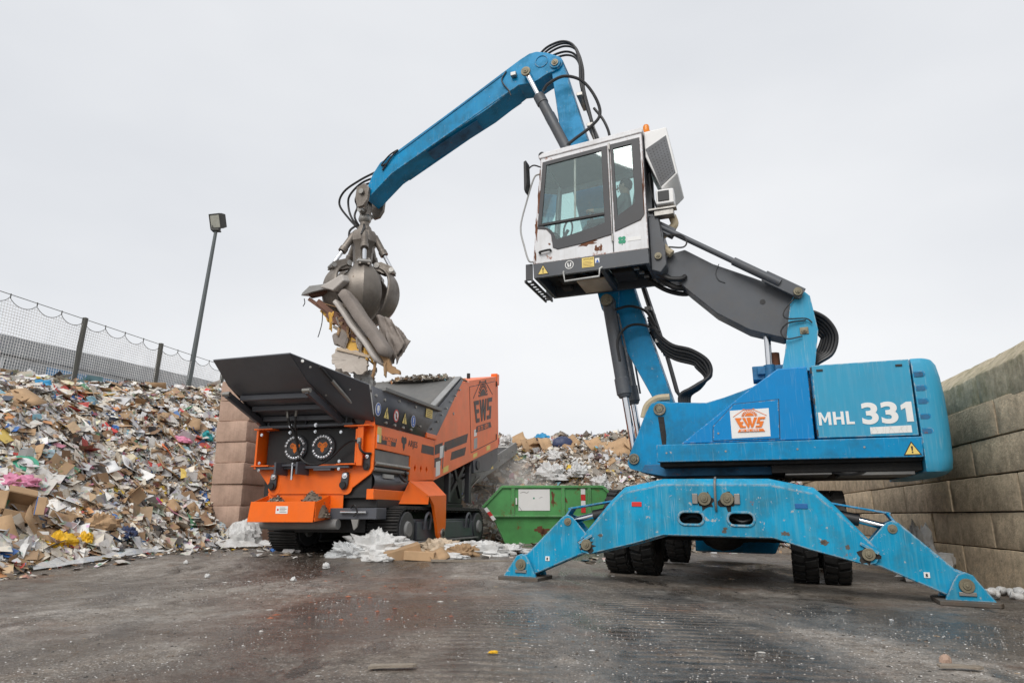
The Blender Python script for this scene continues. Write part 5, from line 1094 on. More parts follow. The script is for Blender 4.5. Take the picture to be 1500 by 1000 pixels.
# ---- hopper
def hopper():
    w = plate('hopper_wall', [[(0, -.06, 2.07), (0, 1.68, 2.07), (.03, 2.22, 2.60), (.03, -.30, 2.60)]], 'anthracite', .02, off=0)
    m = MB()
    for y, z in ((-.16, 2.48), (.12, 2.46), (.2, 2.12), (.5, 2.12), (.8, 2.12), (1.1, 2.12), (1.45, 2.22), (.62, 2.52), (1.25, 2.52)): m.cyl((.02, y, z), (.05, y, z), .022, n=8); m.box(.02, .045, y - .045, y + .02, z - .012, z + .012)
    m.build('bolt', 'steel', w)
    MB().prism([(.02, 2.58), (2.26, 2.58), (2.26, 2.64), (.02, 2.64)], -.02, .10, 'x').build('rim', 'anthracite_dusty', w, bevel=.008)
    plate('hopper_wall', [[(XL, -.06, 2.07), (XL, 1.68, 2.07), (XL - .03, 2.22, 2.60), (XL - .03, -.30, 2.60)]], 'anthracite', .02)
    plate('hopper_wall', [[(XL + .02, .35, 1.9), (-.02, .35, 1.9), (-.02, -.02, 2.2), (XL + .02, -.02, 2.2)]], 'anthracite_dusty', .02)
    # tall back slope up to the roof of the engine house
    bs = plate('back_slope', [[(XL, 1.45, 1.9), (-.01, 1.45, 1.9), (-.01, 3.44, 3.40), (XL, 3.44, 3.40)]], 'dust_sheet', .02)
    for x in (-.01, XL): 
        s = MB().prism([(1.69, 2.075), (2.24, 2.62), (3.42, 3.40), (3.55, 3.42), (3.48, 3.34), (2.16, 2.055)], x - .03, x + .012, 'x').build('slope_cheek', 'anthracite', Q, bevel=.004)
        if x > -1:
            m = MB()
            for k in range(7): y = 2.0 + k * .22; z = 2.24 + k * .155; m.cyl((.01, y, z), (.035, y, z), .018, n=8)
            m.build('bolt', 'steel', s)
    MB().bar((-.06, 2.16, 2.68), (-.06, 3.44, 3.46), .12, .02).build('slope_trim', 'sheet_metal', Q)
    MB().bar((XL, 3.46, 3.42), (0, 3.46, 3.42), .05, .06).build('slope_ridge', 'dust_sheet', Q, bevel=.006)
    # folding front flap and wings
    hL, hR = (XL, -.02, 2.22), (-.55, -.02, 2.20); fL, fR = (XL, -.95, 2.59), (-.55, -1.05, 2.56); tL, tR = (XL, -1.32, 2.90), (-.55, -1.52, 2.86)
    fl = plate('folding_flap', [[hL, hR, fR, fL], [fL, fR, tR, tL]], 'anthracite', .025, bevel=.004)
    plate('flap_wing', [[tR, fR, hR, (-.04, -.04, 2.12), (-.0, -.32, 2.62)]], 'anthracite', .02, bevel=.003); plate('flap_wing', [[tL, fL, hL, (XL, -.04, 2.12), (XL, -.32, 2.62)]], 'anthracite', .02)
    def L(a, b, t): return Vector(a).lerp(Vector(b), t)
    for t, s_ in ((.72, .09), (.40, .10), (.08, .12)):
        a, b = L(hL, fL, t), L(hR, fR, t); dn = Vector((0, -.35, -.9)) * .05
        MB().bar(a + dn + Vector((.06, 0, 0)), b + dn - Vector((.06, 0, 0)), s_, .08).build('rib', 'anthracite', fl, bevel=.012)
    for a, b in ((hL, fL), (hR, fR)):
        dn = Vector((0, -.04, -.12)); MB().bar(Vector(a) + dn * .8, L(a, b, .98) + dn, .06, .10).build('flap_arm', 'anthracite', fl, bevel=.01)
        MB().cyl(L(a, b, .98) + dn - Vector((.06, 0, 0)), L(a, b, .98) + dn + Vector((.06, 0, 0)), .035, n=12).build('arm_pin', 'steel', fl)
    st = MB().cyl(L(tR, (-.0, -.32, 2.62), .38) + Vector((.0, -.05, -.02)), (-.20, -.24, 2.24), .018, n=10).build('gas_strut', 'black', Q); MB().cyl(L(L(tR, (-.0, -.32, 2.62), .38) + Vector((0, -.05, -.02)), (-.20, -.24, 2.24), .3), L(L(tR, (-.0, -.32, 2.62), .38) + Vector((0, -.05, -.02)), (-.20, -.24, 2.24), .85), .028, n=10).build('strut_body', 'steel', st)
    m = MB()
    for p in ((-.42, -1.22, 2.72), (-.30, -.85, 2.6), (-.2, -.52, 2.52), (-.46, -.72, 2.42)): bolt(m, p, (.55, -.75, 0), .011, .02)
    m.build('bolt', 'steel', fl)
    MB().cyl((-.475, -1.335, 2.78), (-.45, -1.37, 2.78), .02, n=14).build('reflector', 'sticker_white', fl)
    MB().box(-1.9, -.4, -.06, .06, 2.10, 2.24).build('hinge_beam', 'black', Q, bevel=.01)
    for x in (-1.86, -1.2, -.5): MB().prism([(-.10, 2.10), (.04, 2.10), (.04, 2.26), (-.06, 2.28)], x, x + .03, 'x').build('hinge_plate', 'anthracite', Q, bevel=.005)
    # safety pictograms on the near wall
    def sg(y, z, shape, mat, parts, name):
        T = T4((.028 + (z - 2.3) * .05, y, z), Matrix(((0, .05, 1), (1, 0, 0), (0, 1, 0)))); o = decal(name, shape, mat, w, T, .003)
        for i, (p, mm) in enumerate(parts): decal('pictogram', p, mm, o, T @ T4((0, 0, .0032 + .001 * i)), .0008)
    C_ = circ(0, 0, .088, 24, ry=.10); TR = [(-.09, -.085), (.09, -.085), (0, .10)]
    sg(-.06, 2.29, C_, 'sticker_white', [(circ(0, 0, .08, 24, ry=.092), 'sticker_blue'), ([(-.03, .06), (.03, .06), (.045, .0), (.03, -.03), (-.03, -.03), (-.045, 0)], 'sticker_white'), ([(-.03, -.035), (.03, -.035), (0, -.065)], 'sticker_white')], 'mandatory_sign')
    for y in (.22, .86): sg(y, 2.27, [(a * 1.05, b * 1.05) for a, b in TR], 'sticker_black', [([(a * .93, b * .93) for a, b in TR], 'sticker_yellow'), ([(-.01, -.04), (.01, -.04), (.014, .035), (-.014, .035)], 'sticker_black'), (circ(0, -.06, .012, 8), 'sticker_black')], 'warning_sign')
    sg(.55, 2.275, C_, 'sticker_red', [(circ(0, 0, .066, 24, ry=.076), 'sticker_white'), ([(-.02, -.05), (.02, -.05), (.022, .02), (0, .05), (-.022, .03)], 'sticker_black'), ([(-.055, .045), (-.045, .055), (.055, -.045), (.045, -.055)], 'sticker_red')], 'prohibition_sign')
    sg(1.19, 2.27, C_, 'sticker_white', [(circ(0, 0, .08, 24, ry=.092), 'sticker_blue'), ([(-.01, -.02), (.01, -.02), (.016, .065), (-.016, .065)], 'sticker_white'), (circ(0, -.05, .016, 8), 'sticker_white')], 'mandatory_sign')
    p = decal('notice_plate', rect(-.14, -.075, .14, .075), 'sticker_yellow', w, T4((.042, 1.80, 2.485), Matrix(((0, .05, 1), (1, 0, 0), (0, 1, 0)))), .003)
    for k in range(4): decal('print_line', rect(-.10, -.05 + k * .03, .12 - .03 * (k % 2), -.042 + k * .03), 'wood_dark', p, T4((.0455, 1.80, 2.485), Matrix(((0, .05, 1), (1, 0, 0), (0, 1, 0)))), .001)
hopper()
# ================================================================== GRAPPLE AND ITS LOAD
def grapple():
    G = empty('grapple', (-2.69, 11.553, 3.9), -20, 'grey steel five-tine scrap grapple hanging from the blue stick', 'grapple')
    Z = 3.9
    def zz(p): return (p[0], p[1], p[2] - Z)
    Tz = Matrix.Translation((0, 0, -Z))
    MB().prism([(-.10, 6.22), (-.07, 6.46), (.0, 6.5), (.07, 6.46), (.10, 6.22), (.07, 6.05), (-.07, 6.05)], -.08, .08).cyl((0, 0, 5.75), (0, 0, 6.1), .085, n=16).build('swivel_link', 'grapple', G, Tz, bevel=.015)
    MB().cyl((0, -.2, 6.12), (0, .2, 6.12), .05).ball((0, 0, 6.0), .12, 14, (1, 1, .9)).build('swivel_pin', 'steel', G, Tz)
    MB().lathe([(0, 5.84), (.12, 5.84), (.14, 5.76), (.22, 5.72), (.25, 5.62), (.25, 5.52), (.19, 5.42), (.16, 5.1), (.22, 4.98), (.22, 4.88), (0, 4.88)], n=10).build('head', 'grapple', G, Tz, bevel=.012, ang=25)
    prof = [(.27, 5.06, .09), (.40, 5.02, .12), (.52, 4.93, .17), (.63, 4.77, .27), (.675, 4.58, .34), (.66, 4.40, .36), (.58, 4.22, .32), (.45, 4.08, .25), (.29, 4.0, .13), (.14, 3.95, .06), (.05, 3.93, .015)]
    prof = [(catm.x, catm.z, catm.y) for catm in catmull([(r, w, z) for r, z, w in prof], 3)]
    J = 7
    for k in range(5):
        a0 = radians(-54 + 72 * k); m = MB(); rings = []
        for r, z, w in prof:
            ha = min(w / max(r, .05), radians(34.5)); ring = []
            for j in range(-J, J + 1):
                u = j / J; a = a0 + ha * u; rr = r * (1 - .05 * u * u) + .022 * max(0, 1 - abs(u) * 3.2)
                ring.append((rr * cos(a), rr * sin(a), z))
            rings.append(ring)
        m.loft(rings, caps=False, closed=False)
        t = m.build('tine', 'grapple', G, Tz, ang=22); s = t.modifiers.new('Solidify', 'SOLIDIFY'); s.thickness = .035; s.offset = -1
        ca, sa = cos(a0), sin(a0); tx, ty = -sa, ca
        def P(r, z, s=0): return (r * ca + s * tx, r * sa + s * ty, z)
        e = MB()
        for s_ in (-.075, .075):
            e.loft([[P(.22, 5.0, s_ - .018), P(.22, 5.0, s_ + .018)], [P(.25, 5.12, s_ - .018), P(.25, 5.12, s_ + .018)], [P(.36, 5.13, s_ - .018), P(.36, 5.13, s_ + .018)], [P(.56, 5.04, s_ - .018), P(.56, 5.04, s_ + .018)], [P(.60, 4.92, s_ - .018), P(.60, 4.92, s_ + .018)], [P(.40, 4.92, s_ - .018), P(.40, 4.92, s_ + .018)], [P(.22, 5.0, s_ - .018), P(.22, 5.0, s_ + .018)]], caps=False, closed=False)
            q = [(.22, 5.0), (.25, 5.12), (.36, 5.13), (.56, 5.04), (.60, 4.92), (.40, 4.92)]
            e.add([P(r, z, s_ - .018) for r, z in q], [tuple(range(6))]).add([P(r, z, s_ + .018) for r, z in q], [tuple(range(6))])
        e.build('tine_lug', 'grapple', t, Tz); MB().cyl(P(.28, 5.06, -.12), P(.28, 5.06, .12), .05).build('tine_pin', 'steel', t, Tz); MB().cyl(P(.55, 4.98, -.11), P(.55, 4.98, .11), .045).build('tine_pin', 'steel', t, Tz)
        a, b = Vector(P(.22, 5.60)), Vector(P(.55, 4.99)); md = a.lerp(b, .52)
        c = MB().cyl(a.lerp(b, -.08), md, .062, n=14).cyl(a.lerp(b, .38), md, .075, n=14).build('tine_cylinder', 'grapple', G, Tz, bevel=.005); MB().cyl(md, b, .036, n=14).build('rod', 'chrome', c, Tz)
    MB().tube([(.05, -.1, 5.85), (.12, -.2, 5.75), (.1, -.24, 5.6)], .02, 6).tube([(-.1, -.1, 5.86), (-.2, -.16, 5.74), (-.18, -.2, 5.55)], .02, 6).build('hose', 'hose', G, Tz)
grapple()

def slab(poly, y0, y1, seed=0, jit=.02, sub=3, lean=(0, 0), curl=0):
    """torn board: outline with ragged edges, front and back faces following a lean and a curl"""
    r = random.Random(seed); out = []
    for i in range(len(poly)):
        a, b = poly[i], poly[(i + 1) % len(poly)]
        for k in range(sub):
            t = k / sub; j = jit if k else jit * .3
            out.append((a[0] + (b[0] - a[0]) * t + r.uniform(-j, j), a[1] + (b[1] - a[1]) * t + r.uniform(-j, j)))
    cx = sum(p[0] for p in out) / len(out); cz = sum(p[1] for p in out) / len(out)
    def Y(p): return lean[0] * (p[0] - cx) + lean[1] * (p[1] - cz) + curl * ((p[0] - cx) ** 2 + (p[1] - cz) ** 2) + r.uniform(-jit, jit) * .3
    n = len(out); ys = [Y(p) for p in out]
    vs = [(p[0], y0 + ys[i], p[1]) for i, p in enumerate(out)] + [(p[0], y1 + ys[i], p[1]) for i, p in enumerate(out)] + [(cx, y0, cz), (cx, y1, cz)]
    fs = []
    for i in range(n):
        j = (i + 1) % n; fs += [(2 * n, i, j), (2 * n + 1, n + j, n + i), (i, n + i, n + j, j)]
    return MB().add(vs, fs)
def cloth(c00, c10, c11, c01, seed, fold=.05, n=16, rag=.04):
    """hanging torn fabric between four corners: deep folds, ragged rim"""
    A, B_, C_, D_ = map(Vector, (c00, c10, c11, c01)); nrm = (B_ - A).cross(D_ - A).normalized(); rings = []
    for j in range(n + 1):
        v = j / n; ring = []
        for i in range(n + 1):
            u = i / n; p = A.lerp(B_, u).lerp(D_.lerp(C_, u), v); e = max(abs(u - .5), abs(v - .5)) * 2
            q = Vector((u * 2.2 + seed, v * 1.1, seed)); f = noise.noise(q * 1.6) + .5 * noise.noise(q * 4) + .25 * noise.noise(q * 9)
            ring.append(p + nrm * fold * f * 1.6 + (A.lerp(C_, .5) - p) * (rag * 6 * max(0, e - .7) * abs(noise.noise(Vector((u * 9 + seed, v * 9, 3)))) * 2))
        rings.append(ring)
    return MB().loft(rings, caps=False, closed=False)
def hang(name, mat, par, Tz, *a, **k):
    o = cloth(*a, **k).build(name, mat, par, Tz, ang=60, fix=False); s = o.modifiers.new('Solidify', 'SOLIDIFY'); s.thickness = .012; return o
def wreck():
    W = empty('sofa_wreckage', (3.307, 9.370, 2.8), -20, 'torn grey sofa wreckage with yellow foam and broken wood held in the grapple', 'sofa')
    Tz = Matrix.Translation((0, 0, -2.8)); r_w = random.Random(6)
    def pad(p, q, w, h, y, mat, name, par=W, rnd_=.5):
        p, q = Vector((p[0], y, p[1])), Vector((q[0], y, q[1])); d = (q - p); L = d.length; d.normalize(); n = Vector((0, 1, 0)); u = d.cross(n).normalized()
        rings = []
        N = 16
        for i in range(N + 1):
            t = i / N; e = min(1, (4 * t * (1 - t) * 6.0)) ** .5; sag = .006 * sin(t * 11) + .008 * noise.noise(Vector((t * 9, y, 1)))
            ring = []
            for k in range(16):
                a = 2 * pi * k / 16; ca, sa = cos(a), sin(a); ex = .38
                ring.append(p + d * L * t + u * (abs(ca) ** ex * (1 if ca > 0 else -1) * w / 2 * max(e, .25) + sag) + n * (abs(sa) ** ex * (1 if sa > 0 else -1) * h / 2 * max(e, .25)))
            rings.append(ring)
        return MB().loft(rings).build(name, mat, par, Tz, ang=60)
    pad((-6.32, 4.42), (-5.36, 3.20), .175, .30, -.64, 'upholstery', 'padded_armrest'); pad((-6.44, 4.27), (-5.48, 3.07), .07, .36, -.62, 'upholstery_pale', 'seam_roll')
    b = MB(); b.loft([[(-6.72, -.78, 4.48), (-6.26, -.80, 4.66), (-6.20, -.80, 4.53), (-6.42, -.78, 4.38), (-6.52, -.78, 4.42)], [(-6.74, -.35, 4.58), (-6.26, -.32, 4.76), (-6.18, -.3, 4.64), (-6.40, -.32, 4.46), (-6.52, -.34, 4.48)]]).build('base_corner', 'upholstery_pale', W, Tz, bevel=.03)
    b2 = MB().loft([[(-7.08, -.75, 4.38), (-7.06, -.75, 4.43), (-6.90, -.78, 4.53), (-6.55, -.78, 4.53), (-6.52, -.76, 4.45), (-6.86, -.75, 4.42)], [(-7.05, -.4, 4.46), (-7.03, -.4, 4.50), (-6.8, -.36, 4.62), (-6.5, -.34, 4.64), (-6.5, -.36, 4.56), (-6.8, -.4, 4.52)]]).build('base_board', 'sheet_metal', W, Tz, bevel=.01)
    for p, q, w, m in (((-6.98, 4.40), (-6.52, 4.48), .05, 'wood_dark'), ((-6.98, 4.34), (-6.10, 3.70), .06, 'wood_dark'), ((-6.80, 4.28), (-6.0, 3.62), .09, 'wood_dark'), ((-6.60, 4.02), (-5.65, 3.30), .07, 'wood_dark'), ((-6.5, 3.86), (-6.24, 4.02), .04, 'wood'), ((-6.45, 3.80), (-5.9, 3.52), .05, 'plank_grey'), ((-6.1, 3.72), (-5.55, 3.22), .05, 'wood'), ((-6.30, 4.18), (-6.05, 3.9), .04, 'plank_grey')):
        MB().bar((p[0], -.62, p[1]), (q[0], -.52, q[1]), .12, w).build('broken_slat', m, W, Tz, bevel=.006)
    hang('torn_lining', 'upholstery', W, Tz, (-6.9, -.42, 4.36), (-6.4, -.40, 4.40), (-5.72, -.40, 3.42), (-6.2, -.46, 3.55), 12, fold=.04, rag=.1)
    slab([(-6.75, 4.22), (-6.55, 4.05), (-6.5, 3.95), (-6.62, 3.92), (-6.78, 4.12)], -.60, -.52, 6, .03, 3).build('foam_scrap', 'foam_yellow', W, Tz)
    slab([(-6.22, 3.75), (-6.05, 3.72), (-5.95, 3.5), (-5.85, 3.28), (-6.05, 3.25), (-6.2, 3.4), (-6.3, 3.55)], -.62, -.42, 7, .03, 4, (0, .1), .2).build('foam_block', 'foam_yellow', W, Tz, bevel=.02)
    slab([(-5.85, 3.62), (-5.75, 3.62), (-5.5, 3.3), (-5.55, 3.12), (-5.7, 3.3)], -.56, -.48, 17, .02, 3).build('foam_scrap', 'foam_yellow', W, Tz)
    slab([(-6.48, 3.66), (-6.30, 3.74), (-6.12, 3.60), (-6.18, 3.42), (-6.42, 3.48)], -.66, -.5, 8, .02, 3, (0, 0), .3).build('padding_lump', 'upholstery', W, Tz, bevel=.03)
    slab([(-6.36, 3.36), (-6.30, 3.45), (-6.05, 3.36), (-5.78, 3.27), (-5.72, 3.08), (-5.78, 2.94), (-6.0, 2.97), (-6.22, 3.04), (-6.36, 3.14), (-6.40, 3.25)], -.72, -.67, 9, .025, 4, (.12, .25), .15).build('torn_panel', 'fabric_pale', W, Tz, bevel=.008)
    MB().bar((-6.32, -.66, 3.40), (-5.70, -.63, 3.22), .12, .05).build('broken_slat', 'plastic_tan', W, Tz, bevel=.006)
    slab([(-6.36, 3.12), (-6.2, 3.06), (-6.1, 2.94), (-6.14, 2.84), (-6.3, 2.94), (-6.42, 3.06)], -.60, -.57, 10, .03, 4).build('torn_scrap', 'fabric_pale', W, Tz)
    hang('torn_scrap', 'sheet_metal', W, Tz, (-6.10, -.56, 3.02), (-5.62, -.54, 3.06), (-5.70, -.50, 2.68), (-6.02, -.58, 2.62), 9, fold=.05, rag=.12)
    hang('hanging_cover', 'upholstery', W, Tz, (-5.80, -.40, 4.02), (-5.52, -.36, 3.92), (-5.20, -.44, 3.46), (-5.50, -.46, 3.02), 3, fold=.06); hang('hanging_cover', 'upholstery', W, Tz, (-5.55, -.38, 3.9), (-5.40, -.30, 3.75), (-5.16, -.34, 3.50), (-5.36, -.42, 3.12), 5, fold=.05)
    for q_ in range(9):
        z_ = 4.25 - q_ * .12; x_ = -6.72 + q_ * .105; MB().bar((x_, -.62, z_), (x_ + r_w.uniform(.15, .45), -.5 + r_w.uniform(-.1, .05), z_ + r_w.uniform(-.3, .06)), r_w.uniform(.02, .06), r_w.uniform(.012, .03)).build('splinter', r_w.choice(['wood', 'wood_dark', 'plank_grey', 'wood']), W, Tz)
    slab([(-5.52, 3.22), (-5.42, 3.24), (-5.33, 3.06), (-5.20, 2.98), (-5.18, 2.90), (-5.32, 2.92), (-5.44, 3.02)], -.64, -.58, 13, .02, 3).build('broken_slat', 'wood', W, Tz)
    for q_ in range(11):
        x_ = -6.55 + q_ * .105 + r_w.uniform(-.04, .04); z_ = 4.05 - q_ * .095; w_ = r_w.uniform(.03, .09); l_ = r_w.uniform(.12, .38); d_ = r_w.uniform(-.08, .12)
        hang('torn_strip', r_w.choice(['fabric_pale', 'foam_yellow', 'plastic_white', 'wood', 'upholstery', 'cardboard']), W, Tz, (x_, -.66, z_), (x_ + w_, -.64, z_ + .02), (x_ + w_ * .6 + d_, -.66, z_ - l_), (x_ + d_, -.68, z_ - l_ * .85), q_ + 30, fold=.02, n=8, rag=.1)
    for p in ([(-6.72, 4.1), (-6.72, 3.9), (-6.76, 3.72), (-6.78, 3.66)], [(-7.12, 4.38), (-7.1, 4.3), (-7.13, 4.24)]): MB().tube([(x, -.6, z) for x, z in p], .008, 5).build('dangling_strap', 'black', W, Tz)
wreck()

# ================================================================== OPERATOR
def operator():
    J = {'pel': (-1.40, -.79, 4.78), 'bel': (-1.37, -.79, 4.93), 'che': (-1.33, -.79, 5.10), 'nek': (-1.34, -.79, 5.27), 'hd': (-1.37, -.79, 5.40), 'top': (-1.36, -.79, 5.49)}
    R_ = {'pel': .14, 'bel': .135, 'che': .15, 'nek': .058, 'hd': .095, 'top': .075}
    E_ = [('pel', 'bel'), ('bel', 'che'), ('che', 'nek'), ('nek', 'hd'), ('hd', 'top')]
    for s, t in ((-1, 'n'), (1, 'f')):
        y = -.79
        for k, p, r in (('sh', (-1.34, y + s * .19, 5.17), .068), ('el', (-1.50, y + s * .27, 4.93), .052), ('wr', (-1.74, y + s * .31, 4.95), .036), ('ha', (-1.80, y + s * .32, 4.96), .042),
                        ('hp', (-1.46, y + s * .10, 4.77), .098), ('kn', (-1.90, y + s * .14, 4.80), .068), ('an', (-2.08, y + s * .13, 4.36), .045), ('to', (-2.24, y + s * .13, 4.27), .04)):
            J[k + t] = p; R_[k + t] = r
        E_ += [('che', 'sh' + t), ('sh' + t, 'el' + t), ('el' + t, 'wr' + t), ('wr' + t, 'ha' + t), ('pel', 'hp' + t), ('hp' + t, 'kn' + t), ('kn' + t, 'an' + t), ('an' + t, 'to' + t)]
        for f in range(4):
            a, b = f't{f}{t}', f'u{f}{t}'; yy = y + s * .32 + (f - 1.5) * .02
            J[a] = (-1.845, yy, 4.965); J[b] = (-1.86, yy, 4.935); R_[a] = .009; R_[b] = .008; E_ += [('ha' + t, a), (a, b)]
        J['th' + t] = (-1.81, y + s * .275, 4.985); R_['th' + t] = .01; E_ += [('wr' + t, 'th' + t)]
    names = list(J); me = bpy.data.meshes.new('person'); me.from_pydata([J[n] for n in names], [(names.index(a), names.index(b)) for a, b in E_], [])
    o = bpy.data.objects.new('tmp', me); COL.objects.link(o); o.modifiers.new('Skin', 'SKIN')
    for i, n in enumerate(names):
        v = me.skin_vertices[0].data[i]; v.radius = (R_[n], R_[n] * (.85 if n in ('pel', 'bel', 'che') else 1)); v.use_root = n == 'pel'
    ss = o.modifiers.new('S', 'SUBSURF'); ss.levels = 2
    m2 = bpy.data.meshes.new_from_object(o.evaluated_get(bpy.context.evaluated_depsgraph_get())); bpy.data.objects.remove(o)
    m2.materials.clear()
    for k in ('jacket', 'trousers', 'skin'): m2.materials.append(MATS[k])
    for p in m2.polygons:
        c = p.center; p.material_index = 2 if c.z > 5.26 or (c.x < -1.75 and c.z > 4.90) else 1 if (c.z < 4.84 or (c.x < -1.52 and c.z < 4.89)) else 0
    p = link('person', m2, None); p.location = (3.1936, 9.4112, 0); p.rotation_euler = (0, 0, radians(-20))
    tag(p, 'operator in a grey jacket seated inside the raised cab', 'person')
    MB().ball((-1.335, -.79, 5.44), .107, 14, (.92, .88, 1.0)).build('hair', 'hair', p)
    MB().prism([(-1.485, 5.385), (-1.455, 5.43), (-1.45, 5.375)], -.80, -.78).build('nose', 'skin', p)
    for s in (-1, 1): MB().ball((-1.455, -.79 + s * .035, 5.425), .012, 8).build('eye', 'sticker_black', p); MB().ball((-1.36, -.79 + s * .095, 5.40), .028, 8, (.7, .4, 1.2)).build('ear', 'skin', p)
    MB().ball((-1.452, -.79, 5.355), .02, 8, (.5, 1.2, .35)).build('mouth', 'sticker_red', p)
operator()

# ================================================================== SKIP
def skip():
    K = empty('skip', (.60, 14.25, .15), -2, 'green rusty waste skip with white sign behind the outrigger', 'skip')
    x0, x1 = -1.18, 1.62
    up = [(x0, .76), (x0 + .37, 1.17), (x1 - .38, 1.17), (x1, .80), (x1 - .20, .59), (x0 + .18, .59)]
    lo = [(x0 + .20, .60), (x1 - .22, .60), (x1 - .60, .0), (x0 + .46, .0)]
    for y0, y1, s in ((0, .02, 1), (1.58, 1.6, -1)):
        MB().prism(up, y0, y1).build('side_wall', 'green', K, bevel=.004)
        q = [[(x, y0 + s * .03, z) if z > .3 else (x, y0 + s * .12, z) for x, z in lo], [(x, y0 + s * .05, z) if z > .3 else (x, y0 + s * .14, z) for x, z in lo]]
        MB().loft(q).build('lower_wall', 'green', K, bevel=.004)
        yy = y0 - .03 if s > 0 else y1
        MB().box(x0 + .36, x1 - .36, yy - .01, yy + .05, 1.145, 1.20).build('rim', 'green', K, bevel=.01)
        MB().bar((x0 - .02, yy + .02, .765), (x0 + .38, yy + .02, 1.18), .07, .05, (0, 0, 1)).bar((x1 + .02, yy + .02, .80), (x1 - .38, yy + .02, 1.18), .07, .05).build('rim', 'green', K, bevel=.008)
        MB().prism([(x0 + .17, .575), (x1 - .20, .575), (x1 - .20, .61), (x0 + .17, .61)], yy - .005, yy + .06).build('ledge', 'green', K, bevel=.006)
        for x in (x0 + .60, x0 + 1.62, x0 + 2.15): MB().box(x - .035, x + .035, yy - .005, yy + .03, .61, 1.145).build('rib', 'green', K, bevel=.008)
    for a, b, c, d in (((x0, .76), (x0 + .19, .59), (x0 + .46, 0), 0), ((x1, .80), (x1 - .21, .59), (x1 - .60, 0), 1)):
        plate('end_wall', [[(a[0], .01, a[1]), (a[0], 1.59, a[1]), (b[0], 1.59, b[1]), (b[0], .01, b[1])], [(b[0], .01, b[1]), (b[0], 1.59, b[1]), (c[0], 1.46, c[1]), (c[0], .14, c[1])]], 'green', .02, K)
    MB().box(x0 + .46, x1 - .60, .14, 1.46, 0, .02).build('floor', 'rusty', K); MB().box(x0 + .3, x1 - .3, .1, 1.5, .3, .8).build('contents', 'shred_base', K)
    s = MB().box(-.47, .17, -.012, -.001, .70, 1.125).build('sign_board', 'sticker_white', K, bevel=.003)
    MB().tube([(-.43, -.014, 1.05), (-.36, -.014, 1.07), (-.30, -.014, 1.05), (-.26, -.014, 1.08)], .004, 4).tube([(-.46, -.014, .78), (-.42, -.014, .73), (-.4, -.014, .70)], .004, 4).tube([(-.05, -.014, .95), (.02, -.014, .97)], .003, 4).build('scratch', 'logo_grey', s)
    MB().box(-.17, -.14, -.0145, -.0125, .93, .96).build('sticker', 'clover_green', s)
    MB().box(-.525, -.495, -.05, -.005, .82, .95).build('hook', 'sticker_white', K)
    for i in range(4):
        MB().box(x0 + 1.98, x0 + 2.07, -.012, -.002, .66 + i * .12, .775 + i * .12).build('hazard_stripe', ('sticker_red', 'sticker_white')[i % 2], K)
        t0, t1 = i / 4, (i + 1) / 4; a, b = Vector((x0 + .01, .0, .74)), Vector((x0 + .20, 0, .50))
        if i < 3: p, q = a.lerp(b, i / 3), a.lerp(b, (i + 1) / 3); MB().prism([(p.x, p.z), (q.x, q.z), (q.x + .06, q.z + .03), (p.x + .06, p.z + .03)], -.045, -.035).build('hazard_stripe', ('sticker_white', 'sticker_red')[i % 2], K)
    for sx, sz, w, h, sd in ((.23, .93, .04, .2, 1), (-.02, .32, .16, .08, 2), (.02, .28, .05, .10, 3), (.5, .9, .03, .07, 4), (-.6, .68, .03, .09, 5), (.62, .40, .03, .08, 6)):
        rr = random.Random(sd); pts = []
        for i in range(18): a = 2 * pi * i / 18; k = rr.uniform(.35, 1.2); pts.append((sx + w * k * cos(a), sz + h * k * sin(a)))
        y = -.0015 if sz > .6 else .03 + (.6 - sz) * .15 - .002
        MB().prism(pts, y - .0012 - .0, y, 'y').build('rust_patch', 'rusty', K, smooth=False) if sz > .6 else MB().add([(x, .03 + (.6 - z) * .15 - .003, z) for x, z in pts], [tuple(range(18))]).build('rust_patch', 'rusty', K, smooth=False)
skip()

# ================================================================== HEAPS
def heapL(X, Y):
    s = (X + 6.25) * -.939 + (Y - 8.9) * .344
    n = noise.noise(Vector((X * .45, Y * .45, 1))) * .45 + noise.noise(Vector((X * 1.3, Y * 1.3, 4))) * .22 + noise.noise(Vector((X * 3.1, Y * 3.1, 9))) * .10
    cap = 3.12 + .14 * (Y - 13) + n * .5
    raw = .86 * (s + n * .5)
    z = raw if raw < cap - .8 else cap - .8 * math.exp(-(raw - cap + .8) / .8)
    return .2 + z
def wallX(Y): return -5.74 + .2277 * (Y - 13.0)
def heapB(X, Y):
    n = noise.noise(Vector((X * .5, Y * .5, 21))) * .6 + noise.noise(Vector((X * 1.4, Y * 1.4, 24))) * .28 + noise.noise(Vector((X * 3.3, Y * 3.3, 29))) * .12
    s = Y - 16.2 - .25 * max(0, X - 4) + n * .7
    cap = 2.85 + .05 * X + n * .45
    raw = .78 * s
    z = raw if raw < cap - .7 else cap - .7 * math.exp(-(raw - cap + .7) / .7)
    return .12 + z
def heap_mesh(f, x0, x1, y0, y1, st, mat, name, keep, label, cat='rubbish'):
    nx, ny = int((x1 - x0) / st), int((y1 - y0) / st); vs = []; idx = {}; fs = []
    for j in range(ny + 1):
        for i in range(nx + 1):
            X, Y = x0 + i * st, y0 + j * st; z = f(X, Y); idx[i, j] = len(vs); vs.append((X, Y, max(z, g(X, Y) - .12)))
    for j in range(ny):
        for i in range(nx):
            X, Y = x0 + (i + .5) * st, y0 + (j + .5) * st
            if keep(X, Y) and f(X, Y) > g(X, Y) - .2: fs.append((idx[i, j], idx[i + 1, j], idx[i + 1, j + 1], idx[i, j + 1]))
    o = MB().add(vs, fs).build(name, mat, fix=False, ang=180); tag(o, label, cat, kind='stuff'); return o
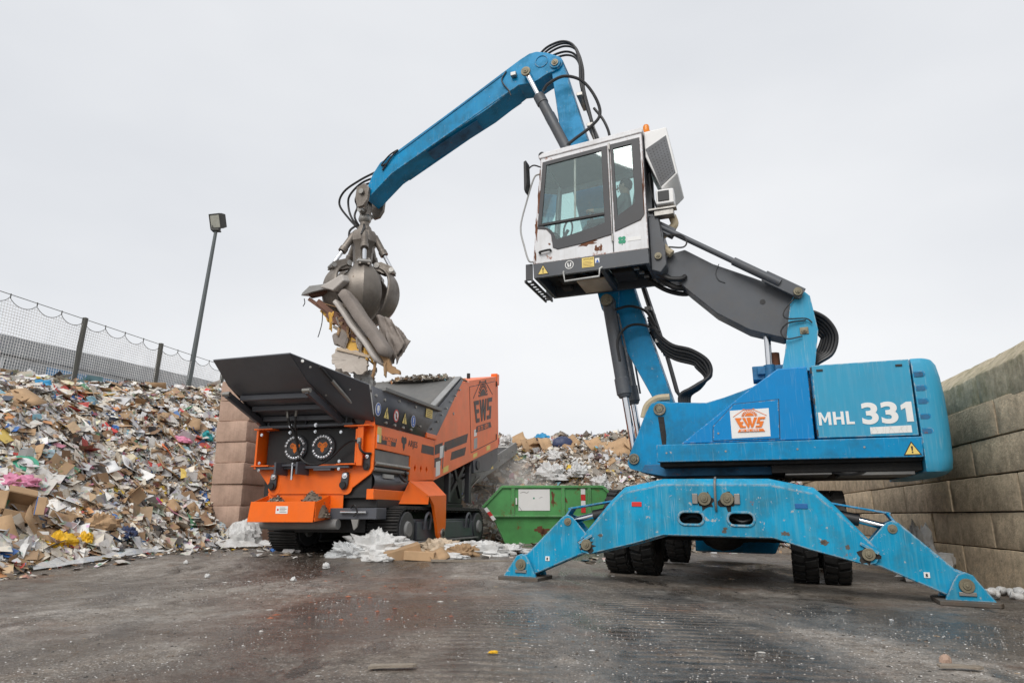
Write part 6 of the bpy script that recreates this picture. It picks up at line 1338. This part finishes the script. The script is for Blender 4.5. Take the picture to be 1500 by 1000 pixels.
keepL = lambda X, Y: X > -10.6 + .2277 * (Y - 11) - .0 and (Y < 12.8 or X < wallX(Y) + .1)
heap_mesh(heapL, -15, -4, 5.5, 24, .22, 'paper_base', 'paper_heap', keepL, 'dark packed core of the waste paper heap on the left', 'waste paper')
keepB = lambda X, Y: True
heap_mesh(heapB, -5, 9, 15, 25, .22, 'shred_base', 'shredded_heap', keepB, 'shredded waste heap behind the green skip', 'shredded waste')

def grad(f, X, Y, e=.12):
    return Vector((-(f(X + e, Y) - f(X - e, Y)) / (2 * e), -(f(X, Y + e) - f(X, Y - e)) / (2 * e), 1)).normalized()
WH = [(.74, .73, .71), (.78, .76, .72), (.62, .62, .63), (.68, .61, .50), (.52, .49, .45), (.74, .68, .58)]
BR = [(.38, .245, .135), (.44, .29, .17), (.32, .20, .11), (.25, .15, .085), (.48, .34, .21)]
CO = [(.60, .07, .06), (.05, .17, .48), (.72, .50, .05), (.55, .10, .08), (.10, .20, .42), (.66, .48, .12), (.12, .30, .17), (.55, .22, .30), (.66, .32, .14), (.22, .42, .50), (.60, .45, .45), (.38, .50, .56), (.62, .55, .40), (.45, .52, .42)]
DK = [(.05, .05, .055), (.10, .085, .07), (.07, .09, .13)]
def sheet(m, c, n, w, h, spin, curl, col, r, cr=.0):
    """a paper or card scrap: 3 x 3 points, bent along one axis, edges uneven"""
    x = n.orthogonal().normalized(); x = (Matrix.Rotation(spin, 3, n) @ x); y = n.cross(x); vs = []
    for j in (-1, 0, 1):
        for i in (-1, 0, 1):
            b = curl * (i * i) * w * .5 + r.uniform(-1, 1) * cr * w
            vs.append(c + x * (i * w / 2 * (1 - .18 * abs(curl) * abs(i)) + r.uniform(-.06, .06) * w) + y * (j * h / 2 + r.uniform(-.06, .06) * h) + n * b)
    m.add(vs, [(0, 1, 4, 3), (1, 2, 5, 4), (3, 4, 7, 6), (4, 5, 8, 7)], col)
def scatter(f, x0, x1, y0, y1, N, seed, pal, smin, smax, tilt, keep, lift=.03, asp=(.45, 1.0)):
    m = MB(); r = random.Random(seed); k = 0; tries = 0
    while k < N and tries < N * 12:
        tries += 1
        X, Y = r.uniform(x0, x1), r.uniform(y0, y1)
        if not keep(X, Y): continue
        z = f(X, Y)
        if z < g(X, Y) - .02: continue
        k += 1; n = grad(f, X, Y); n = (n + Vector((r.gauss(0, tilt), r.gauss(0, tilt), r.gauss(0, tilt)))).normalized()
        if n.z < 0: n = -n
        col = r.choice(pal(r)); v = r.uniform(.78, 1.12); col = tuple(min(.85, c * v) for c in col)
        w = smin + (smax - smin) * r.random() ** 2.6; h = w * r.uniform(*asp)
        sheet(m, Vector((X, Y, z + r.uniform(-.02, lift))), n, w, h, r.uniform(0, 6.3), r.gauss(0, .28), col, r, r.choice((.02, .03, .07, .14)))
    return m
def palL(r):
    q = r.random(); return WH if q < .60 else BR if q < .855 else CO if q < .955 else DK
def palB(r):
    q = r.random(); return WH if q < .40 else BR if q < .62 else [(.34, .30, .25), (.28, .245, .20), (.40, .36, .31), (.22, .19, .16)] if q < .93 else CO
visL = lambda X, Y: keepL(X, Y) and X > -.86 * Y - 1.2
tag(scatter(heapL, -15, -4.6, 7, 22, 20000, 1, palL, .05, .38, .24, visL, .10).build('loose_paper', 'print_paper', smooth=False, fix=False), 'loose sheets, magazines and card scraps covering the left heap', 'waste paper', kind='stuff')
tag(scatter(heapL, -12, -4.6, 7.5, 17, 17000, 11, palL, .03, .13, .5, visL, .13, (.15, .9)).build('paper_shreds', 'print_paper', smooth=False, fix=False), 'small torn shreds between the sheets of the left heap', 'waste paper', kind='stuff')
tag(scatter(heapB, -3.5, 8.5, 15.6, 21.5, 17000, 2, palB, .04, .28, .5, keepB, .10, (.15, .9)).build('shredded_scraps', 'print_paper', smooth=False, fix=False), 'pale shredded scraps covering the heap behind the skip', 'shredded waste', kind='stuff')
# bits spilled along the foot of the heaps
def flat(X, Y): return g(X, Y)
def foot(X, Y):
    s = (X + 6.25) * -.939 + (Y - 8.9) * .344; return -.75 < s < .15 and Y < 12.6
tag(scatter(flat, -8.5, -4.3, 6, 12.6, 420, 3, palL, .03, .2, .25, foot, .03).build('spilled_paper', 'print_paper', smooth=False, fix=False), 'paper scraps spilled along the foot of the left heap', 'waste paper', kind='stuff')
under = lambda X, Y: (-4.6 < X < 1.5 and 10.2 < Y < 16.4 and random.random() < .8)
tag(scatter(flat, -4.6, 2.2, 10.1, 16.4, 900, 4, palB, .03, .2, .2, lambda X, Y: True, .02).build('spilled_scraps', 'print_paper', smooth=False, fix=False), 'pale scraps strewn on the ground around the shredder tracks', 'waste', kind='stuff')

# ---- debris on the shredder's roof edge and grit on its tray
def mound(name, c, rx, ry, h, seed, N, pal, parent_yaw, label, smax=.12):
    r = random.Random(seed); ca, sa = cos(radians(parent_yaw)), sin(radians(parent_yaw)); m = MB()
    def f(X, Y):
        dx, dy = X - c[0], Y - c[1]; u, v = (dx * ca + dy * sa) / rx, (-dx * sa + dy * ca) / ry; q = u * u + v * v
        return c[2] + h * max(-.05, (1 - q)) * (1 + .35 * noise.noise(Vector((X * 6, Y * 6, seed))))
    n = 18; vs = []
    for j in range(n + 1):
        for i in range(n + 1):
            u, v = -1 + 2 * i / n, -1 + 2 * j / n; rr_ = max(abs(u), abs(v)) / max(1e-6, hypot(u, v)); u, v = u * rr_, v * rr_
            X, Y = c[0] + u * rx * ca - v * ry * sa, c[1] + u * rx * sa + v * ry * ca; vs.append((X, Y, f(X, Y)))
    m.add(vs, [(j * (n + 1) + i, j * (n + 1) + i + 1, (j + 1) * (n + 1) + i + 1, (j + 1) * (n + 1) + i) for j in range(n) for i in range(n)], (.17, .14, .11))
    for k in range(N):
        a, d = r.uniform(0, 6.28), r.random() ** .5; X, Y = c[0] + d * rx * cos(a) * ca - d * ry * sin(a) * sa, c[1] + d * rx * cos(a) * sa + d * ry * sin(a) * ca
        col = r.choice(pal(r)); w = r.uniform(.02, smax); nn = Vector((r.gauss(0, .5), r.gauss(0, .5), 1)).normalized(); sheet(m, Vector((X, Y, f(X, Y) + .008)), nn, w, w * r.uniform(.2, .8), r.uniform(0, 6), r.gauss(0, .3), col, r)
    tag(m.build(name, 'gravel_bits', fix=False), label, 'debris', kind='stuff')
def RW(x, y): return (-2.01 + x * .9578 + y * .2874, 10.2 - x * .2874 + y * .9578)
def palG(r): return [(.16, .13, .10), (.24, .20, .15), (.10, .085, .07), (.40, .36, .30), (.30, .26, .2)]
for i, (x, y, rx) in enumerate(((-1.50, -.18, .26), (-.92, -.16, .30))):
    X, Y = RW(x, y); mound('grit_heap', (X, Y, .72), rx, .2, .33, 50 + i, 420, palG, -16.7, ('smaller left heap of brown grit on the orange catch tray', 'larger right heap of brown grit on the orange catch tray')[i], .045)
X, Y = RW(-.95, 3.75); mound('roof_debris', (X, Y, 3.42), .95, .45, .13, 60, 520, palB, -16.7, 'dusty shreds lying on the shredder roof edge behind the hopper', .16)
X, Y = RW(-.95, 1.1); mound('hopper_filling', (X, Y, 2.0), .9, .9, .35, 61, 600, palB, -16.7, 'shredded waste inside the black shredder hopper', .2)

# ---- single things lying on the heaps and on the ground
def crumple(name, mat, loc, size, seed, label, cat, group=None, rz=0., amp=.36, n=34, freq=1.9):
    r = random.Random(seed); m = MB(); vs = []; k = n // 2 + 2; off = Vector((seed * 3.1, seed * 1.7, 0))
    for i in range(k + 1):
        t = pi * i / k
        for q in range(n):
            a = 2 * pi * q / n; d = Vector((sin(t) * cos(a), sin(t) * sin(a), cos(t)))
            rg = 1 - 2 * abs(noise.noise(d * freq * 1.7 + off)); r2 = 1 - 2 * abs(noise.noise(d * freq * 4.1 + off))
            s = 1 + amp * (.9 * noise.noise(d * freq * .8 + off) + .85 * rg * rg * rg - .5 + .45 * r2 * r2 * max(0, .4 + noise.noise(d * freq + off)))
            p = d * s; vs.append((p.x * size[0] / 2, p.y * size[1] / 2, max(-.32, p.z) * size[2] / 1.3 + .32 * size[2] / 1.3))
    m.add(vs, [(i * n + q, (i + 1) * n + q, (i + 1) * n + (q + 1) % n, i * n + (q + 1) % n) for i in range(k) for q in range(n)])
    o = m.build(name, mat, ang=24); o.location = loc; o.rotation_euler = (0, 0, rz); return tag(o, label, cat, group)
def card(name, loc, w, h, n, spin, fold, label, cat='cardboard', group=None, mat='cardboard', seed=0):
    """a creased sheet of corrugated board with real thickness; n = facing direction"""
    r = random.Random(seed); m = MB(); nx, ny = 4, 3; vs = []
    for j in range(ny + 1):
        for i in range(nx + 1):
            u, v = i / nx - .5, j / ny - .5; b = fold * abs(u) * w + .03 * w * noise.noise(Vector((u * 3 + seed, v * 3, seed)))
            vs.append((u * w * (1 + r.uniform(-.03, .03)), v * h * (1 + r.uniform(-.05, .05)), b))
    m.add(vs, [(j * (nx + 1) + i, j * (nx + 1) + i + 1, (j + 1) * (nx + 1) + i + 1, (j + 1) * (nx + 1) + i) for j in range(ny) for i in range(nx)])
    o = m.build(name, mat, ang=12); s = o.modifiers.new('Solidify', 'SOLIDIFY'); s.thickness = .012
    q = Vector(n).normalized().to_track_quat('Z', 'Y'); o.rotation_euler = (q.to_matrix() @ Matrix.Rotation(spin, 3, 'Z')).to_euler(); o.location = loc
    return tag(o, label, cat, group)
def open_box(name, loc, dims, rot_, label, mat='cardboard', group=None):
    a, b, c = dims; B = empty(name, loc, 0, label, 'cardboard box', group); B.rotation_euler = rot_
    m = MB(); t = .01
    m.box(-a / 2, a / 2, -b / 2, b / 2, 0, t).box(-a / 2, -a / 2 + t, -b / 2, b / 2, t, c).box(a / 2 - t, a / 2, -b / 2, b / 2, t, c).box(-a / 2 + t, a / 2 - t, -b / 2, -b / 2 + t, t, c).box(-a / 2 + t, a / 2 - t, b / 2 - t, b / 2, t, c)
    m.build('carton', mat, B, bevel=.002)
    for s in (-1, 1):
        MB().bar((s * a / 2, 0, c), (s * (a / 2 + b * .35), 0, c + b * .12 * s), b * .96, t).build('flap', mat, B); MB().bar((0, s * b / 2, c), (0, s * (b / 2 + b * .4), c - b * .15), a * .96, t).build('flap', mat, B)
    return B
def onL(X, Y, dz=.04): return (X, Y, heapL(X, Y) + dz)
def onB(X, Y, dz=.04): return (X, Y, heapB(X, Y) + dz)
ITEMS_HERE = True
r6 = random.Random(77)
def nL(X, Y, t=.35): n = grad(heapL, X, Y); return (n + Vector((r6.gauss(0, t), r6.gauss(0, t), 0))).normalized()
def nB(X, Y, t=.4): n = grad(heapB, X, Y); return (n + Vector((r6.gauss(0, t), r6.gauss(0, t), 0))).normalized()
M('card_blue', (.03, .14, .40), .7, var=.1); M('cloth_pink', (.72, .28, .42), .9, var=.1, vscale=6, bump=.3, bscale=30); M('bag_yellow', (.78, .46, .02), .5, var=.12, vscale=5)
M('bag_blue', (.03, .28, .52), .45, var=.15, vscale=5); M('bag_dark', (.03, .045, .11), .5, var=.2, vscale=5); M('tub_green', (.08, .40, .26), .45, var=.08); M('paper_white', (.76, .76, .76), .7, var=.05, vscale=4)
M('card_magenta', (.60, .06, .26), .6, var=.08); M('paper_yellow', (.76, .50, .06), .7, var=.1); M('bag_teal', (.02, .30, .32), .5, var=.1); M('card_orange', (.74, .20, .08), .7, var=.12, vscale=8)
# --- left heap
B = open_box('cardboard_box', (-6.78, 9.55, .80), (.36, .28, .26), (radians(62), radians(12), radians(50)), 'open brown cardboard box with a blue edge low on the left heap')
MB().box(.17, .184, -.14, .14, .20, .265).build('blue_edge', 'card_blue', B)
open_box('cardboard_box', (-6.22, 11.55, .92), (.38, .28, .2), (radians(38), radians(-18), radians(-25)), 'open brown cardboard box halfway down the heap towards the stone wall')
card('cardboard_sheet', (-6.52, 9.02, .42), .42, .62, (.75, -.6, .35), .3, .25, 'upright bent cardboard sheet at the left edge of the picture', seed=1)
card('cardboard_sheet', onL(-8.25, 11.2, .08), .8, .5, nL(-8.25, 11.2, .1), .4, .12, 'wide flat cardboard sheet high on the left heap', seed=2)
card('cardboard_sheet', onL(-6.45, 13.0, .08), .6, .45, nL(-6.45, 13.0), 1.1, .2, 'bent cardboard sheet close beside the stone wall', seed=3)
card('cardboard_sheet', onL(-6.4, 9.55, .10), .55, .4, nL(-6.4, 9.55), 2.2, .35, 'curled brown cardboard flap below the box with the blue edge', seed=4)
crumple('cloth', 'cloth_pink', onL(-7.02, 9.9, .0), (.55, .3, .16), 3, 'crumpled pink cloth on the left heap above the open box', 'cloth', rz=.9)
crumple('plastic_bag', 'bag_yellow', onL(-6.15, 9.72, -.02), (.5, .26, .2), 5, 'larger yellow plastic bag at the foot of the left heap', 'plastic bag', rz=1.2)
crumple('plastic_bag', 'bag_yellow', onL(-6.05, 10.05, -.02), (.22, .18, .18), 6, 'smaller yellow plastic bag at the foot of the left heap', 'plastic bag')
crumple('paper_bag', 'cardboard', onL(-6.1, 10.45, .0), (.6, .3, .22), 8, 'crumpled brown paper bag low on the left heap', 'paper bag', rz=1.0, freq=3)
crumple('plastic_bag', 'bag_blue', onL(-9.0, 12.9, -.02), (.45, .3, .16), 9, 'bright blue plastic bag on the crest of the left heap', 'plastic bag', rz=.5)
crumple('plastic_bag', 'bag_dark', onL(-5.85, 10.75, -.02), (.3, .22, .18), 10, 'dark blue plastic bag near the foot of the left heap', 'plastic bag')
crumple('plastic_bag', 'bag_teal', onL(-6.65, 14.9, .0), (.3, .25, .2), 11, 'teal plastic bag beside the top of the stone wall', 'plastic bag')
crumple('plastic_bag', 'cloth_pink', onL(-6.8, 14.0, .0), (.5, .22, .14), 12, 'thin pink plastic bag on the upper right of the left heap', 'plastic bag', rz=.3)
t = MB().lathe([(0, .03), (.15, .03), (.17, .02), (.19, 0), (.17, .05), (.15, .055), (0, .05)], n=26).build('tub_lid', 'tub_green'); t.location = onL(-7.22, 10.25, .06); t.rotation_euler = (.75, .3, .6); tag(t, 'round green tub lid on the left heap', 'lid'); MB().lathe([(0, .058), (.09, .058), (.10, .052), (0, .05)], n=20).build('lid_label', 'paper_white', t)
card('paper_sheet', onL(-6.85, 11.65, .08), .38, .30, nL(-6.85, 11.65), .3, .3, 'large curled white paper sheet in the middle of the left heap', 'paper', mat='paper_white', seed=5)
card('paper_sheet', onL(-6.75, 12.2, .08), .34, .36, nL(-6.75, 12.2), 1.3, .35, 'second curled white paper sheet, nearer the stone wall', 'paper', mat='paper_white', seed=6)
card('paper_sheet', onL(-8.35, 13.9, .06), .42, .22, nL(-8.35, 13.9), .2, .1, 'yellow paper sheet near the crest of the left heap', 'paper', mat='paper_yellow', seed=7)
card('paper_sheet', onL(-6.05, 12.0, .06), .26, .2, nL(-6.05, 12.0), .8, .2, 'magenta card beside the lower cardboard box', 'card', mat='card_magenta', seed=8)
card('paper_sheet', onL(-6.75, 13.4, .08), .5, .2, nL(-6.75, 13.4), .5, .15, 'orange and white printed card on the upper right of the left heap', 'card', mat='card_orange', seed=9)
k = 0
while k < 36:
    X, Y = r6.uniform(-9.6, -5.4), r6.uniform(8.8, 17.5)
    if not visL(X, Y) or heapL(X, Y) < .35: continue
    k += 1; w = r6.uniform(.22, .48)
    card('cardboard_piece', onL(X, Y, .06), w, w * r6.uniform(.45, .8), nL(X, Y, .4), r6.uniform(0, 6), r6.uniform(-.05, .3), 'flattened brown cardboard piece lying on the left paper heap', 'cardboard', 'cardboard on the paper heap', seed=100 + k)
# film dragged out along the foot of the heap
def film(name, pts, w, seed, label, mat='plastic_film'):
    r = random.Random(seed); rings = []
    P = catmull([(x, y, 0) for x, y in pts], 7)
    for i, p in enumerate(P):
        d = (P[min(i + 1, len(P) - 1)] - P[max(0, i - 1)]).normalized(); s = Vector((-d.y, d.x, 0)); ring = []
        for j in range(11):
            u = j / 10 - .5; q = p + s * u * w * (.7 + .5 * noise.noise(Vector((i * .3, seed, 0))))
            ring.append((q.x, q.y, g(q.x, q.y) + .012 + .17 * w * max(0, .55 + noise.noise(Vector((i * .35, j * .6, seed)))) * (1 - abs(u) * 1.7) + .03 * abs(noise.noise(Vector((i * 1.1, j * 1.4, seed + 5))))))
        rings.append(ring)
    o = MB().loft(rings, caps=False, closed=False).build(name, mat, ang=60, fix=False); return tag(o, label, 'plastic film')
film('plastic_film', [(-6.15, 9.1), (-5.85, 9.6), (-5.62, 10.3), (-5.45, 10.9)], .5, 3, 'clear plastic film trailing along the foot of the left heap')
film('plastic_film', [(-5.1, 12.2), (-4.75, 12.55), (-4.5, 12.9)], .9, 8, 'white translucent sheet in front of the stone wall', 'plastic_white')
crumple('plastic_sheet', 'plastic_white', (-4.85, 12.75, .2), (.7, .45, .42), 15, 'grey white crumpled sheet heaped against the stone wall', 'plastic sheet', rz=.4, amp=.35)
crumple('plastic_sheet', 'plastic_white', (-1.95, 10.35, .17), (1.1, .55, .34), 16, 'white crumpled plastic in front of the right crawler track', 'plastic sheet', rz=-.2, amp=.4, n=44, freq=2.4)
crumple('plastic_sheet', 'plastic_white', (-1.85, 9.85, .13), (.42, .2, .10), 17, 'small white plastic lump nearest the camera by the track', 'plastic sheet', amp=.35)
crumple('plastic_sheet', 'plastic_tan', (-1.05, 10.75, .17), (.7, .5, .24), 18, 'tan crumpled plastic sack beside the support leg', 'plastic sack', amp=.35, n=40)
crumple('plastic_sheet', 'plastic_white', (-.55, 10.55, .17), (1.05, .4, .22), 19, 'long white plastic sheet lying towards the skip', 'plastic sheet', rz=-.15, amp=.38, n=40)
crumple('plastic_sheet', 'plastic_white', (-.95, 10.1, .15), (.7, .26, .10), 20, 'flat white plastic strip beside the cardboard boxes on the ground', 'plastic sheet', amp=.35)
crumple('plastic_sheet', 'plastic_film', (-2.35, 10.3, .17), (.6, .4, .22), 24, 'clear crumpled film left of the white plastic by the track', 'plastic sheet', amp=.45, n=40)
crumple('plastic_sheet', 'plastic_white', (-.1, 10.75, .17), (.7, .4, .18), 25, 'white plastic scrap nearest the skip', 'plastic sheet', amp=.45, n=40)
crumple('paper_bag', 'cardboard', (-.75, 10.35, .16), (.5, .3, .16), 26, 'crushed brown paper sack between tan sack and white sheet', 'paper bag', amp=.45, n=40)
b = MB().obox((0, 0, .075), (.5, .24, .15)).build('cardboard_box', 'cardboard', bevel=.008); b.location = (-1.52, 10.05, .17); b.rotation_euler = (.1, -.28, .25); tag(b, 'brown closed carton on the ground before the track', 'cardboard box')
b = MB().obox((0, 0, .06), (.42, .2, .12)).build('cardboard_box', 'cardboard', bevel=.008); b.location = (-1.28, 9.92, .15); b.rotation_euler = (.0, .05, -.05); tag(b, 'flatter brown carton lying right of the closed carton', 'cardboard box')
card('cardboard_sheet', (-1.05, 9.95, .2), .3, .22, (.3, -.5, .8), .2, .3, 'folded brown cardboard end beside the flatter carton', seed=31)
MB_ = MB().bar((-1.1, 9.72, .16), (.35, 9.95, .13), .07, .03).build('wooden_lath', 'plank_grey'); tag(MB_, 'long wooden lath on the ground before the skip', 'lath')
# --- back heap
card('cardboard_sheet', onB(2.85, 19.2, .12), .82, .62, (-.25, -.8, .5), .25, .14, 'largest flattened brown carton leaning on the back heap', seed=41)
card('cardboard_sheet', onB(3.45, 19.3, .15), .7, .6, (.4, -.7, .5), .6, .25, 'brown carton sheet leaning right of the largest carton', seed=42)
card('cardboard_sheet', onB(.0, 19.8, .1), .85, .45, (-.3, -.8, .6), .5, .15, 'long brown carton sheet on the crest right of the shredder', seed=43)
card('cardboard_sheet', onB(.5, 19.6, .1), .5, .45, (.3, -.8, .5), .2, .3, 'folded brown carton on the crest above the conveyor end', seed=44)
card('cardboard_sheet', onB(.95, 19.6, .1), .45, .5, (.5, -.7, .4), .1, .25, 'upright brown carton left of the dark seat shell', seed=45)
card('cardboard_sheet', onB(1.65, 19.7, .1), .55, .45, (-.2, -.8, .5), .7, .2, 'brown carton sheet on the crest above the dark seat shell', seed=46)
card('cardboard_sheet', onB(2.3, 19.4, .1), .5, .42, (.2, -.7, .6), .3, .3, 'small brown carton left of the largest carton', seed=47)
crumple('plastic_bag', 'bag_blue', onB(.9, 20.9, .1), (.5, .3, .2), 51, 'blue plastic bag on the crest of the back heap', 'plastic bag')
crumple('seat_shell', 'bag_dark', onB(1.46, 19.8, .02), (.65, .4, .32), 52, 'dark blue seat shell half buried in the back heap', 'seat', amp=.1)
for i, (X, Y, sx, lab) in enumerate(((1.05, 18.35, .9, 'large white plastic bag with blue print behind the skip'), (1.75, 18.3, .8, 'white plastic bag behind the middle of the skip'), (2.25, 17.9, .75, 'white plastic bag behind the right end of the skip'), (1.2, 19.1, .55, 'small white bag below the dark seat shell'), (3.9, 18.4, .6, 'white bag beside the blue boom bracket'), (-.2, 19.6, .8, 'white plastic bag under the long carton by the shredder'))):
    crumple('plastic_bag', 'plastic_white', onB(X, Y, -.05), (sx, sx * .6, sx * .45), 60 + i, lab, 'plastic bag', amp=.42, n=40, freq=2.2, rz=i)
for k in range(14):
    X, Y = r6.uniform(-1.5, 6), r6.uniform(17, 20.5); w = r6.uniform(.3, .6)
    card('cardboard_piece', onB(X, Y, .06), w, w * r6.uniform(.45, .8), nB(X, Y, .5), r6.uniform(0, 6), r6.uniform(-.05, .3), 'brown cardboard piece lying in the shredded heap', 'cardboard', 'cardboard on the shredded heap', seed=300 + k)
# --- white cups and bottles along the right wall
def bottle(loc, s, rx, rz, label):
    m = MB().lathe([(0, 0), (.055, 0), (.06, .01), (.045, .05), (.058, .08), (.06, .13), (.05, .16), (.022, .19), (.022, .215), (0, .215)], n=14); o = m.build('plastic_bottle', 'plastic_white'); o.location = loc; o.scale = (s * .55, s * .5, s * .5); o.rotation_euler = (rx, .2, rz)
    return tag(o, label, 'plastic bottle', 'white bottles by the wall')
wd = Vector((.222, .975)); w0 = Vector((5.277, 7.453)); wn = Vector((-.975, .222))
for i in range(26):
    q = i < 13; t_ = r6.uniform(1.2, 2.2) if q else r6.uniform(-.3, 1.1)
    p = w0 + wd * t_ + wn * r6.uniform(.08, .40)
    bottle((p.x, p.y, g(p.x, p.y) + (r6.uniform(.12, .34) if q else .04)), r6.uniform(1.1, 1.7), radians(90) + r6.uniform(-.5, .5), r6.uniform(0, 6), 'small white plastic bottle lying at the foot of the right wall')
p = w0 + wd * 2.25 + wn * .2; crumple('plastic_sack', 'plastic_white', (p.x, p.y, g(p.x, p.y)), (.4, .35, .62), 71, 'standing white plastic sack at the foot of the right wall', 'plastic sack', amp=.4)
p = w0 + wd * 1.8 + wn * .3; crumple('plastic_sack', 'plastic_white', (p.x, p.y, g(p.x, p.y)), (.8, .5, .40), 72, 'flat white plastic sack before the standing one by the wall', 'plastic sack', amp=.35)
# --- foreground
b = slab([(-.11, -.03), (-.10, .03), (.09, .035), (.115, .01), (.10, -.025)], 0, .012, 21, .008, 3).build('wood_offcut', 'plank_grey', None, T4((0, 0, 0), Matrix(((1, 0, 0), (0, 0, 1), (0, 1, 0))))); b.location = (-.575, 3.56, g(-.575, 3.56) + .004); b.rotation_euler = (0, 0, .1); tag(b, 'weathered wood offcut on the asphalt at the bottom of the picture', 'wood')
b = slab([(-.10, -.02), (-.07, .03), (.06, .025), (.11, .0), (.07, -.025)], 0, .012, 22, .012, 3).build('wood_offcut', 'plank_grey', None, T4((0, 0, 0), Matrix(((1, 0, 0), (0, 0, 1), (0, 1, 0))))); b.location = (2.28, 3.78, g(2.28, 3.78) + .004); b.rotation_euler = (0, 0, -.2); tag(b, 'split grey wood scrap on the asphalt at the lower right', 'wood')
crumple('stone', 'sandstone', (2.30, 3.93, g(2.3, 3.9)), (.06, .05, .04), 81, 'small reddish stone behind the grey wood scrap', 'stone', amp=.15)
crumple('wrapper', 'bag_yellow', (-.1, 3.92, g(-.1, 3.9)), (.05, .03, .015), 82, 'crumpled yellow wrapper on the asphalt near the middle', 'wrapper', amp=.4)
for i, (X, Y, s, lab) in enumerate(((-4.37, 9.6, .06, 'white paper ball near the foot of the left heap'), (-2.46, 8.1, .06, 'white plastic ball nearest in line with the orange tray'), (-3.6, 8.5, .06, 'folded white cup left of the tray on the asphalt'), (-2.4, 9.25, .10, 'white crumpled cup before the orange tray'))):
    crumple('litter', 'plastic_white', (X, Y, g(X, Y)), (s, s, s * .7), 90 + i, lab, 'litter', amp=.4, n=18)
def chips(name, N, seed, x0, x1, y0, y1, smin, smax, cols, label, dens=None, thick=.4):
    r = random.Random(seed); m = MB(); k = 0
    while k < N:
        Y = y0 + (y1 - y0) * r.random() ** 1.3; X = r.uniform(x0, x1)
        if abs(X) > .8 * Y + .5: continue
        if dens and r.random() > dens(X, Y): continue
        k += 1; s = smin + (smax - smin) * r.random() ** 2.5; a = r.uniform(0, 6.3); z = g(X, Y) - .006 + noise.noise(Vector((X * .9, Y * .9, 0))) * .012 + noise.noise(Vector((X * 3, Y * 3, 5))) * .004
        c = r.choice(cols); v = r.uniform(.7, 1.1); c = tuple(q * v for q in c); b = r.uniform(.4, .9)
        P = [(X + s * cos(a + q) * (1 if i % 2 else b), Y + s * sin(a + q) * (b if i % 2 else 1), z) for i, q in enumerate((0, 1.6, 3.1, 4.7))]
        m.add(P + [(X + r.uniform(-.3, .3) * s, Y + r.uniform(-.3, .3) * s, z + s * thick)], [(0, 1, 4), (1, 2, 4), (2, 3, 4), (3, 0, 4)], c)
    tag(m.build(name, 'gravel_bits', smooth=False, fix=False), label, 'grit', kind='stuff')
dn = lambda X, Y: max(.03, .25 + 1.6 * noise.noise(Vector((X * .5, Y * .35, 31))) + .3 * math.exp(-((X - .2) / 1.2) ** 2))
chips('pale_grit', 16000, 5, -6, 5, 2.2, 10, .0022, .0085, [(.55, .53, .50), (.45, .42, .39), (.66, .64, .61), (.32, .28, .24)], 'pale grit and crumbs strewn over the asphalt', dn)
chips('dark_grit', 3500, 6, -6, 5, 2.2, 9.5, .005, .016, [(.05, .045, .04), (.10, .085, .07), (.16, .12, .09)], 'dark grit strewn over the asphalt', dn)
chips('brick_chips', 70, 7, -2.6, -.2, 5.0, 9.2, .012, .04, [(.36, .13, .07), (.28, .10, .06)], 'orange brick chips on the asphalt before the shredder', lambda X, Y: max(0, .9 - abs(X + 1.3 + (Y - 7) * .15)), .3)
chips('litter_flakes', 130, 8, -6, 4.5, 2.6, 9.5, .015, .04, [(.7, .7, .69), (.6, .58, .54), (.32, .24, .16), (.1, .09, .08)], 'small paper and plastic flakes on the asphalt', None, .15)

# ---- dust thrown up where the conveyor drops its load
def dust():
    m, nt, b = nodes_of('dust'); nt.nodes.remove(b); out = nt.nodes['Material Output']
    v = nt.nodes.new('ShaderNodeVolumePrincipled'); v.inputs['Color'].default_value = (.93, .91, .88, 1); v.inputs['Anisotropy'].default_value = .0
    f = ramp(nt, tex(nt, 1.5, 4, .6), .42, .72, 0, .55); nt.links.new(f, v.inputs['Density']); nt.links.new(v.outputs[0], out.inputs['Volume']); MATS['dust'] = m
    d = MB(); n = 20; vs = []
    for i in range(13):
        t = pi * i / 12
        for q in range(n):
            a = 2 * pi * q / n; D = Vector((sin(t) * cos(a), sin(t) * sin(a), cos(t))); s = 1 + .35 * noise.noise(D * 1.8 + Vector((4, 0, 0))); vs.append((D.x * 1.15 * s, D.y * 1.7 * s, D.z * 1.15 * s))
    d.add(vs, [(i * n + q, (i + 1) * n + q, (i + 1) * n + (q + 1) % n, i * n + (q + 1) % n) for i in range(12) for q in range(n)])
    o = d.build('dust_cloud', 'dust', ang=180); o.location = (-.15, 16.9, 1.15); tag(o, 'pale dust cloud hanging under the conveyor end', 'dust', kind='stuff')
dust()
